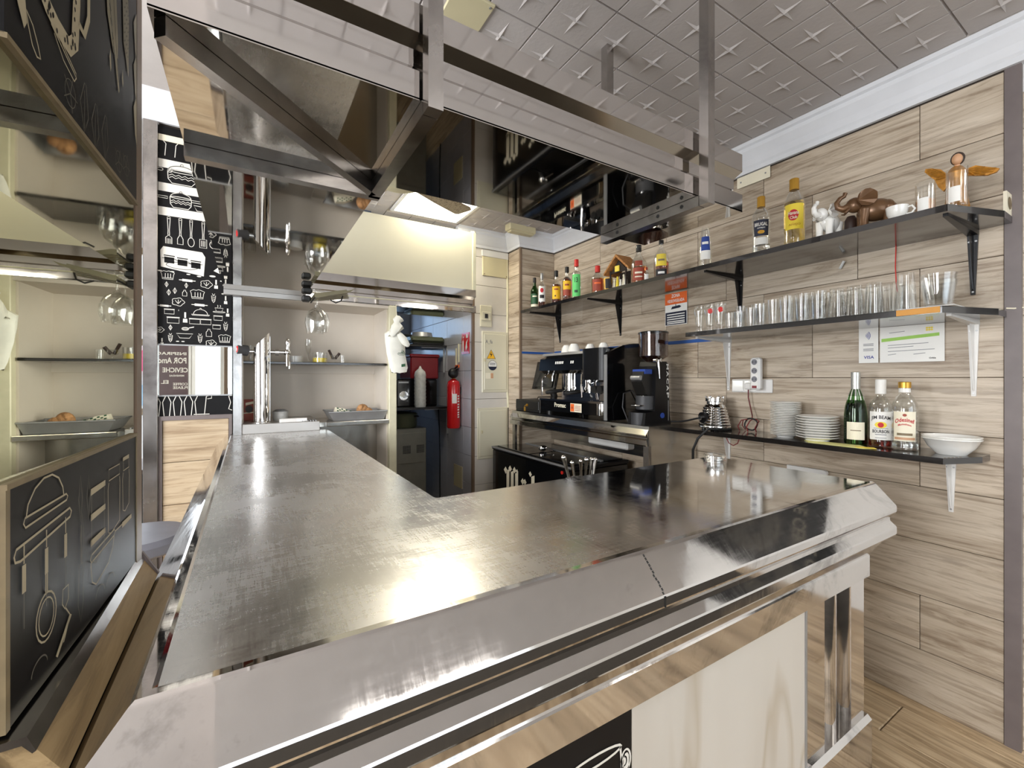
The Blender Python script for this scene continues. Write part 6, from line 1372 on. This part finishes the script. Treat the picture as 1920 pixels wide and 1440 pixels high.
MB().lathe([(0, 0), (0.028, 0), (0.028, 0.003), (0.005, 0.008), (0.004, 0.05), (0.014, 0.07), (0.024, 0.11), (0.026, 0.165), (0.0245, 0.165), (0.0225, 0.11), (0.012, 0.072), (0, 0.062)], (0.365, 3.38, CS), 18).build('glass', 'glass', fl_)
cp = thing('coupe_glass', 'small glass with dark cigars in it on the cabinet shelf', 'glass', (0.535, 3.38, CS))
MB().lathe([(0, 0), (0.026, 0), (0.026, 0.003), (0.005, 0.008), (0.006, 0.02), (0.026, 0.035), (0.030, 0.06), (0.0285, 0.06), (0.024, 0.037), (0, 0.026)], (0.535, 3.38, CS), 18).build('glass', 'glass', cp)
cg = thing('cigar_bundle', 'bundle of dark cigars sticking out of the small glass', 'cigars', (0.535, 3.38, CS+0.03))
m = MB(); m.tube([(0.53, 3.38, CS+0.034), (0.50, 3.37, CS+0.095)], 0.009); m.tube([(0.545, 3.385, CS+0.034), (0.575, 3.375, CS+0.075)], 0.010); m.build('cigar', 'hair_resin', cg)
tag(MB().lathe([(0, 0), (0.018, 0), (0.021, 0.06), (0.0195, 0.06), (0.017, 0.006), (0, 0.006)], (0, 0, 0), 16).build('shot_glass', 'glass', None), 'little clear glass to the right of the cigars', 'glass').location = (0.600, 3.40, CS)
tag(MB().lathe([(0, 0), (0.045, 0), (0.048, 0.045), (0.044, 0.048), (0, 0.046)], (0, 0, 0), 20).build('white_tub', 'porcelain', None), 'low white pot behind the beer tap on the cabinet shelf', 'pot').location = (0.285, 3.40, CS)
wg0 = tag(MB().lathe([(0, 0), (0.030, 0), (0.036, 0.11), (0.034, 0.11), (0.028, 0.008), (0, 0.008)], (0, 0, 0), 18).build('tumbler', 'glass', None), 'clear tumbler at the left end of the cabinet shelf', 'glass'); wg0.location = (0.015, 3.40, CS)
tr = thing('baking_tray', 'grey metal baking tray on the cabinet base shelf', 'tray', (0.69, 3.33, 1.142))
m = MB(); b0 = [(0.51, 3.235), (0.862, 3.235), (0.862, 3.47), (0.51, 3.47)]; t0 = [(0.478, 3.215), (0.880, 3.215), (0.880, 3.49), (0.478, 3.49)]
vs = [(x, y, 1.143) for x, y in b0]+[(x, y, 1.205) for x, y in t0]+[(x+(0.69-x)*0.03, y+(3.35-y)*0.05, 1.205) for x, y in t0]+[(x+(0.69-x)*0.02, y+(3.35-y)*0.03, 1.147) for x, y in b0]
fs = [(3, 2, 1, 0)]+[(i, (i+1) % 4, 4+(i+1) % 4, 4+i) for i in range(4)]+[(4+i, 4+(i+1) % 4, 8+(i+1) % 4, 8+i) for i in range(4)]+[(8+i, 8+(i+1) % 4, 12+(i+1) % 4, 12+i) for i in range(4)]+[(12, 13, 14, 15)]
m.add(vs, fs); m.build('pan', 'alu', tr)
MB().tube([(x, y, 1.205) for x, y in t0], 0.005, 8, True).build('rim', 'alu', tr)
tag(MB().sph((0.730, 3.34, 1.200), (0.046, 0.036, 0.052), 11, 8).sph((0.765, 3.33, 1.188), (0.040, 0.03, 0.038), 9, 7).sph((0.715, 3.325, 1.225), (0.024, 0.022, 0.026), 8, 6).build('bread_roll', 'bread'), 'crusty brown piece of bread sticking up from the baking tray', 'bread')
pk = thing('biscuit_packet', 'green and white checked packet lying in the baking tray', 'packet', (0.60, 3.34, 1.148))
MB().prism([(0.52, 1.150), (0.69, 1.150), (0.665, 1.185), (0.60, 1.222), (0.545, 1.232)], 'xz', 3.34, 3.39).build('wrapper', 'cream_label', pk)
m = MB(); fr = frame((0, 3.34, 0), (1, 0, 0), (0, 0, 1))
for i in range(7):
    for j in range(3):
        if (i+j) % 2 == 0: fill(m, [(0.55+0.015*i, 1.205+0.009*j-0.004*i), (0.562+0.015*i, 1.202+0.009*j-0.004*i), (0.562+0.015*i, 1.210+0.009*j-0.004*i), (0.55+0.015*i, 1.213+0.009*j-0.004*i)], fr)
m.build('check_print', 'dark_green', pk)
# hanging balloon glasses and their rack
rk = thing('glass_rack', 'slatted metal rack with black clips under the canopy mirror', 'rack', (0.42, 2.83, 1.95))
for k in range(6): MB().obox((0.325, 2.72+0.05*k, 1.926), (0.50+0.012*k, 2.72+0.05*k, 1.966), 0.030, 0.005).build('slat', 'rack_grey', rk)
MB().prism([(0.325, 1.905), (0.345, 1.905), (0.52, 1.955), (0.545, 1.975), (0.515, 1.964), (0.345, 1.930), (0.325, 1.930)], 'xz', 2.695, 2.701).build('side_plate', 'rack_grey', rk)
MB().bbox((0.27, 2.79, 1.942), (0.325, 2.85, 1.976), 0.008).bbox((0.27, 2.79, 1.895), (0.318, 2.85, 1.93), 0.008).build('clip', 'black_matt', rk)
MB().tube([(0.335, 2.72, 1.915), (0.335, 2.96, 1.915)], 0.005).tube([(0.48, 2.72, 1.93), (0.47, 2.71, 1.90), (0.44, 2.71, 1.885), (0.41, 2.715, 1.90)], 0.004).build('wire', 'black_matt', rk)
bgp = [(0, 0), (0.040, 0), (0.040, 0.003), (0.006, 0.008), (0.0045, 0.05), (0.0045, 0.085), (0.018, 0.10), (0.050, 0.125), (0.067, 0.165), (0.069, 0.195), (0.058, 0.245), (0.0565, 0.245), (0.0672, 0.195), (0.065, 0.166), (0.048, 0.127), (0.016, 0.103), (0, 0.097)]
inv = [(r, 0.245-z) for r, z in bgp[::-1]]
bg1 = thing('balloon_glass', 'big balloon glass hanging upside down from the rack', 'glass', (0.352, 2.80, 1.718), 'balloon glasses under the canopy'); MB().lathe(inv, (0, 0, 0), 26).build('bowl', 'glass', bg1, True)
dup(bg1, (0.362, 2.948, 1.722), 'second balloon glass hanging behind the first one', None, (0.9, 0.9, 1))
# plastic bags hanging on the cabinet post
pb_ = thing('plastic_bag_bundle', 'bundle of white plastic carrier bags hanging on the cream cabinet post', 'bags', (0.915, 3.14, 1.90))
def crumple(name, rings, mt, par, seed, n=16, amp=0.006):
    r_ = random.Random(seed); m = MB(); vs = []
    for (cx, cz, a, b, cy) in rings:
        for i in range(n):
            t = 2*PI*i/n; k = 1+r_.uniform(-amp, amp)*14
            vs.append((cx+a*math.cos(t)*k, cy+b*math.sin(t)*k, cz+r_.uniform(-amp, amp)))
    R = len(rings); fs = [(j*n+i, j*n+(i+1) % n, (j+1)*n+(i+1) % n, (j+1)*n+i) for j in range(R-1) for i in range(n)]
    fs += [tuple(range(n-1, -1, -1)), tuple(range((R-1)*n, R*n))]
    m.add(vs, fs, True); return m.build(name, mt, par)
crumple('bag', [(0.945, 1.485, 0.056, 0.012, 3.135), (0.942, 1.52, 0.066, 0.016, 3.135), (0.925, 1.62, 0.068, 0.020, 3.135), (0.912, 1.70, 0.070, 0.024, 3.13), (0.900, 1.765, 0.066, 0.028, 3.13), (0.905, 1.79, 0.035, 0.022, 3.13)], 'plastic_bag', pb_, 3)
crumple('knot', [(0.875, 1.745, 0.020, 0.02, 3.105), (0.90, 1.78, 0.036, 0.026, 3.105), (0.925, 1.815, 0.046, 0.024, 3.115), (0.925, 1.845, 0.020, 0.018, 3.12), (0.935, 1.87, 0.036, 0.020, 3.12), (0.93, 1.89, 0.014, 0.012, 3.12)], 'plastic_bag', pb_, 5, 14, 0.010)
crumple('handle', [(0.935, 1.765, 0.022, 0.014, 3.10), (0.960, 1.735, 0.030, 0.016, 3.10), (0.985, 1.695, 0.030, 0.015, 3.105), (0.995, 1.675, 0.012, 0.010, 3.105)], 'plastic_bag', pb_, 9, 12, 0.006)
MB().tube([(0.925, 3.125, 1.88), (0.925, 3.14, 1.93), (0.93, 3.165, 1.985)], 0.0025).build('string', 'cream_label', pb_)
m = MB(); fr = frame((0.945, 3.116, 1.5), (1, 0, 0), (0, 0, 1)); [stroke(m, circ(0.01, 0.12+0.01*k, 0.028-0.004*k, 0.008, 10), 0.003, fr, True) for k in range(3)]; fill(m, [(0.01, 0.025), (0.038, 0.03), (0.038, 0.05), (0.01, 0.045)], fr); m.build('print', 'dark_green', pb_)
ash = thing('glass_ashtray', 'small clear glass ashtray at the far right corner of the bar top', 'ashtray', (1.640, 1.085, TZ+0.0003))
MB().lathe([(0, 0), (0.040, 0), (0.046, 0.028), (0.040, 0.028), (0.033, 0.010), (0, 0.008)], (0, 0, 0), 12, smooth=False).build('dish', 'glass', ash, True)
# ================================================================ kitchen doorway
KX = 1.766
ov = thing('kitchen_oven', 'grey metal kitchen cabinet with two square vents inside the doorway', 'oven', (1.37, 4.4, 0))
MB().bbox((1.05, 4.20, 0.0), (1.545, 4.75, 0.945), 0.008).build('case', 'oven', ov)
m = MB(); m.bbox((1.07, 4.192, 0.60), (1.53, 4.201, 0.90), 0.003).build('front_panel', 'oven', ov)
for x0 in (1.30, 1.44):
    m = MB()
    for i in range(6):
        for j in range(6): m.box((x0+0.0135*i, 4.188, 0.70+0.0135*j), (x0+0.009+0.0135*i, 4.193, 0.709+0.0135*j))
    m.build('vent', 'black_matt', ov)
pt = thing('stock_pot', 'large dull green pot standing on the grey kitchen cabinet', 'pot', (1.34, 4.36, 0.945))
MB().lathe([(0, 0), (0.145, 0), (0.155, 0.02), (0.155, 0.12), (0.162, 0.13), (0.15, 0.145), (0, 0.165)], (1.34, 4.37, 0.946), 26).build('body', 'green_pot', pt)
MB().tube([(1.43, 4.24, 1.06), (1.45, 4.215, 1.065), (1.47, 4.235, 1.06)], 0.008).build('handle', 'black_matt', pt)
def kshelf(lb, x0, z, y0):
    t = thing('kitchen_shelf', lb, 'shelf', (KX, y0, z)); MB().box((x0, y0, z), (KX, y0+0.5, z+0.02)).build('board', 'black_matt', t)
    m = MB(); m.obox((KX-0.012, y0+0.05, z-0.01), (KX-0.012, y0+0.05, z-0.26), 0.02, 0.008).obox((KX-0.012, y0+0.05, z-0.006), (KX-0.26, y0+0.05, z-0.006), 0.02, 0.008); m.build('bracket', 'alu', t); return t
kshelf('dark upper kitchen shelf carrying pans, inside the doorway', 1.30, 1.765, 4.20)
kshelf('dark lower kitchen shelf carrying the black appliance', 1.10, 1.135, 4.11)
rt = thing('roasting_tin', 'olive roasting tin on the upper kitchen shelf', 'tin', (1.58, 4.4, 1.785))
MB().bbox((1.40, 4.24, 1.812), (1.762, 4.55, 1.872), 0.02).build('tin', 'green_pot', rt); MB().bbox((1.42, 4.25, 1.7855), (1.75, 4.54, 1.812), 0.01).build('base_tray', 'black_matt', rt)
pn = thing('frying_pan', 'small grey pan upside down on top of the roasting tin', 'pan', (1.56, 4.36, 1.872)); MB().lathe([(0, 0), (0.115, 0), (0.105, 0.045), (0, 0.05)], (1.55, 4.36, 1.873), 24).build('body', 'alu', pn)
MB().tube([(1.44, 4.36, 1.885), (1.38, 4.34, 1.885), (1.30, 4.32, 1.88)], 0.012).build('handle', 'black_matt', pn)
rb_ = thing('red_box', 'dark red storage box above the black appliance', 'box', (1.55, 4.4, 1.43)); MB().bbox((1.40, 4.26, 1.436), (1.70, 4.62, 1.68), 0.012).build('body', 'dark_red', rb_); MB().bbox((1.39, 4.25, 1.655), (1.71, 4.63, 1.69), 0.01).build('lid', 'dark_red', rb_)
ma = thing('black_appliance', 'black boxy appliance on the lower kitchen shelf', 'appliance', (1.5, 4.4, 1.155)); MB().bbox((1.26, 4.27, 1.1555), (1.69, 4.65, 1.435), 0.012).build('case', 'black_gloss', ma)
MB().cyl((1.33, 4.272, 1.27), (1.33, 4.262, 1.27), 0.045, n=20).build('dial', 'chrome', ma); MB().box((1.28, 4.262, 1.395), (1.38, 4.271, 1.41)).build('handle', 'alu', ma)
pc_ = thing('cup_sleeve', 'clear sleeve of stacked plastic cups in front of the black appliance', 'cups', (1.50, 4.245, 1.155))
m = MB(); prof = [(0, 0), (0.055, 0)]+[(0.056+(0.004 if k % 2 else 0), 0.01+0.018*k) for k in range(19)]+[(0.05, 0.355), (0.018, 0.385), (0.006, 0.41), (0, 0.412)]
m.lathe(prof, (1.475, 4.190, 1.156), 18); m.build('sleeve', 'frost', pc_)
fe = thing('fire_extinguisher', 'red fire extinguisher on the kitchen side wall', 'fire extinguisher', (1.70, 3.86, 0.98)); c = (1.695, 3.865, 0.965)
MB().lathe([(0, 0), (0.058, 0), (0.064, 0.012), (0.064, 0.41), (0.055, 0.445), (0.030, 0.468), (0.018, 0.475), (0, 0.476)], c, 24).build('cylinder', 'red', fe)
MB().cyl((c[0], c[1], 1.44), (c[0], c[1], 1.475), 0.016).build('valve', 'gold', fe)
MB().sph((c[0]-0.012, c[1]-0.02, 1.492), (0.052, 0.040, 0.050), 16, 10).build('horn', 'black_matt', fe)
MB().obox((c[0], c[1]-0.02, 1.515), (c[0]+0.01, c[1]-0.085, 1.53), 0.012, 0.010).obox((c[0], c[1]-0.02, 1.535), (c[0]+0.01, c[1]-0.075, 1.56), 0.012, 0.010).build('lever', 'black_metal', fe)
a = math.atan2(-c[1], -c[0])
m = MB(); patch(m, c, 0.0648, a+0.15, 0.35, 0.24, 0.33); m.build('label', 'white_label', fe)
m = MB(); f2 = cylfr(c, 0.0650, a+0.75, 0.10); [fill(m, [(-0.008, z), (0.012, z+0.002), (0.012, z+0.016), (-0.008, z+0.014)], f2) for z in (0.0, 0.022, 0.044, 0.07, 0.095, 0.12, 0.15, 0.175, 0.2)]; m.build('lettering', 'white_label', fe)
MB().box((c[0]+0.055, c[1]-0.02, 1.30), (KX, c[1]+0.02, 1.36)).build('wall_hook', 'black_metal', fe)
fsn = thing('fire_sign', 'red and white extinguisher sign above the fire extinguisher', 'sign', (KX, 3.74, 1.68))
MB().box((KX-0.0035, 3.665, 1.675), (KX+0.002, 3.825, 1.875)).build('sheet', 'red', fsn)
fr = frame((KX-0.0036, 3.825, 1.675), (0, -1, 0), (0, 0, 1)); m = MB(); fill(m, [(0.018, 0.02), (0.05, 0.02), (0.05, 0.12), (0.034, 0.14), (0.018, 0.12)], fr); stroke(m, [(0.034, 0.14), (0.034, 0.16), (0.055, 0.165)], 0.007, fr); fill(m, [(0.095, 0.03), (0.13, 0.06), (0.12, 0.10), (0.14, 0.14), (0.10, 0.11), (0.085, 0.06)], fr); fill(m, [(0.10, 0.15), (0.14, 0.15), (0.14, 0.185), (0.10, 0.185)], fr); m.build('pictogram', 'white_label', fsn)
bp_ = thing('blank_plate', 'beige blank plate low on the kitchen side wall', 'cover plate', (KX, 3.91, 0.37)); MB().bbox((KX-0.005, 3.815, 0.375), (KX+0.002, 4.01, 0.59), 0.002).build('plate', 'beige', bp_)
m = MB()
for y in (3.83, 3.995):
    for z in (0.39, 0.575): m.cyl((KX-0.005, y, z), (KX-0.0065, y, z), 0.005, n=8)
m.build('screw', 'gold', bp_)
tag(MB().tube([(1.752, 4.40, 1.125), (1.756, 4.38, 0.9), (1.755, 4.36, 0.6), (1.757, 4.37, 0.3), (1.75, 4.34, 0.02)], 0.006).build('oven_cable', 'cable_black'), 'black cable hanging down the kitchen side wall', 'cable')
cond = thing('conduit_pair', 'two pale conduits with an orange end above the fire extinguisher', 'pipe', (KX-0.01, 3.95, 1.55))
MB().box((KX-0.012, 3.945, 1.56), (KX+0.001, 3.958, 1.74)).box((KX-0.012, 3.885, 1.60), (KX+0.001, 3.897, 1.78)).build('pipe', 'cream_alu', cond); MB().box((KX-0.014, 3.885, 1.55), (KX+0.001, 3.960, 1.575)).build('end_piece', 'orange', cond)
# ---- electrics on the white tiled wall
WY = 3.5985
def door_panel(lb, x0, x1, z0, z1, lock):
    t = thing('meter_cabinet', lb, 'cabinet', ((x0+x1)/2, WY, z0))
    MB().bbox((x0, WY-0.012, z0), (x1, WY+0.004, z1), 0.004).build('frame', 'panel_white', t)
    d = MB().bbox((x0+0.018, WY-0.018, z0+0.025), (x1-0.018, WY-0.010, z1-0.025), 0.003).build('door', 'panel_white', t)
    MB().bbox((lock[0], WY-0.024, lock[1]), (lock[0]+0.02, WY-0.017, lock[1]+0.03), 0.003).build('lock', 'beige', d); return t
mc = door_panel('tall white electric cupboard door with warning triangle', 1.862, 2.140, 1.310, 1.885, (1.875, 1.60))
door_panel('plain white cupboard door low on the white tiled wall', 1.815, 2.140, 0.690, 1.165, (1.845, 0.93))
fr = frame((1.862, WY-0.0182, 1.310), (1, 0, 0), (0, 0, 1)); m = MB(); fill(m, [(0.045, 0.318), (0.135, 0.318), (0.090, 0.40)], fr); m.build('warning_triangle', 'hi_vis', mc)
fr2 = frame((1.862, WY-0.0190, 1.310), (1, 0, 0), (0, 0, 1)); m = MB(); stroke(m, [(0.045, 0.318), (0.135, 0.318), (0.090, 0.40)], 0.006, fr2, True); fill(m, [(0.095, 0.385), (0.076, 0.352), (0.090, 0.354), (0.084, 0.328), (0.104, 0.362), (0.090, 0.360)], fr2); m.build('warning_symbol', 'ink', mc)
m = MB(); fill(m, circ(0.105, 0.255, 0.046), fr); m.build('round_sticker', 'white_label', mc); m = MB(); fill(m, circ(0.105, 0.255, 0.046, 0.046, 14, PI*1.08, PI*1.92), fr2); stroke(m, circ(0.105, 0.255, 0.046), 0.003, fr2, True); [stroke(m, [(0.075, z), (0.135, z)], 0.005, fr2) for z in (0.262, 0.275)]; m.build('sticker_print', 'navy', mc)
m = MB(); fill(m, [(0.03, 0.13), (0.115, 0.13), (0.115, 0.185), (0.03, 0.185)], fr); m.build('paper_label', 'cream_label', mc); m = MB(); fill(m, [(0.085, 0.133), (0.113, 0.133), (0.113, 0.182), (0.085, 0.182)], fr2); m.build('label_patch', 'skin_resin', mc)
m = MB(); text(m, 'A_fa', 0.03, 0.455, 0.075, 0.04, fr, 0); m.build('scribble', 'ink_grey', mc)
bpl = thing('blank_plate', 'square beige cover plate high on the white tiled wall', 'cover plate', (2.01, WY, 2.4)); MB().bbox((1.868, WY-0.010, 2.405), (2.140, WY+0.004, 2.585), 0.003).build('plate', 'beige', bpl); MB().bbox((1.86, WY-0.014, 2.585), (2.145, WY+0.004, 2.645), 0.003).build('upper_strip', 'white', bpl)
MB().cyl((1.885, WY-0.010, 2.42), (1.885, WY-0.0125, 2.42), 0.005, n=8).cyl((2.125, WY-0.010, 2.42), (2.125, WY-0.0125, 2.42), 0.005, n=8).build('screw', 'edge_trim', bpl)
swt = thing('breaker_switch', 'small breaker switch box on the white tiled wall', 'switch', (1.90, WY, 2.0)); MB().bbox((1.845, WY-0.012, 1.925), (1.965, WY+0.004, 2.125), 0.003).bbox((1.855, WY-0.02, 1.985), (1.95, WY-0.010, 2.065), 0.003).build('box', 'panel_white', swt); MB().box((1.885, WY-0.026, 2.005), (1.915, WY-0.018, 2.045)).build('toggle', 'ink', swt)
tag(MB().tube([(2.135, WY-0.002, 2.64), (2.142, WY-0.002, 2.3), (2.138, WY-0.002, 1.7), (2.14, WY-0.002, 1.3), (2.15, WY-0.004, 1.16)], 0.010).build('wall_pipe', 'cream_alu'), 'cream cable pipe running down the inside corner of the tiled wall', 'pipe')
# ---- bar stool on the customer side
st = thing('bar_stool', 'bar stool with round grey seat on the customer side of the bar', 'stool', (-0.40, 2.36, 0))
MB().lathe([(0, 0.72), (0.16, 0.72), (0.185, 0.735), (0.188, 0.77), (0.17, 0.79), (0, 0.795)], (-0.40, 2.36, 0), 28).build('seat', 'stool', st)
MB().cyl((-0.40, 2.36, 0.02), (-0.40, 2.36, 0.72), 0.028).build('column', 'chrome', st); MB().lathe([(0, 0), (0.20, 0), (0.20, 0.012), (0.05, 0.03), (0, 0.03)], (-0.40, 2.36, 0), 28).build('base', 'chrome', st)
MB().tube([(-0.40+0.15*math.cos(a), 2.36+0.15*math.sin(a), 0.28) for a in [i*PI/10 for i in range(20)]], 0.010, 8, True).build('foot_ring', 'chrome', st)
tbz = thing('cafe_table', 'dark cafe table by the street window, seen in the gap left of the partition', 'table', (-0.95, 4.55, 0))
MB().bbox((-1.35, 4.25, 0.72), (-0.62, 4.85, 0.75), 0.004).build('top', 'hair_resin', tbz)
for x in (-1.30, -0.68):
    for y in (4.30, 4.80): MB().box((x-0.02, y-0.02, 0), (x+0.02, y+0.02, 0.72)).build('leg', 'black_metal', tbz)
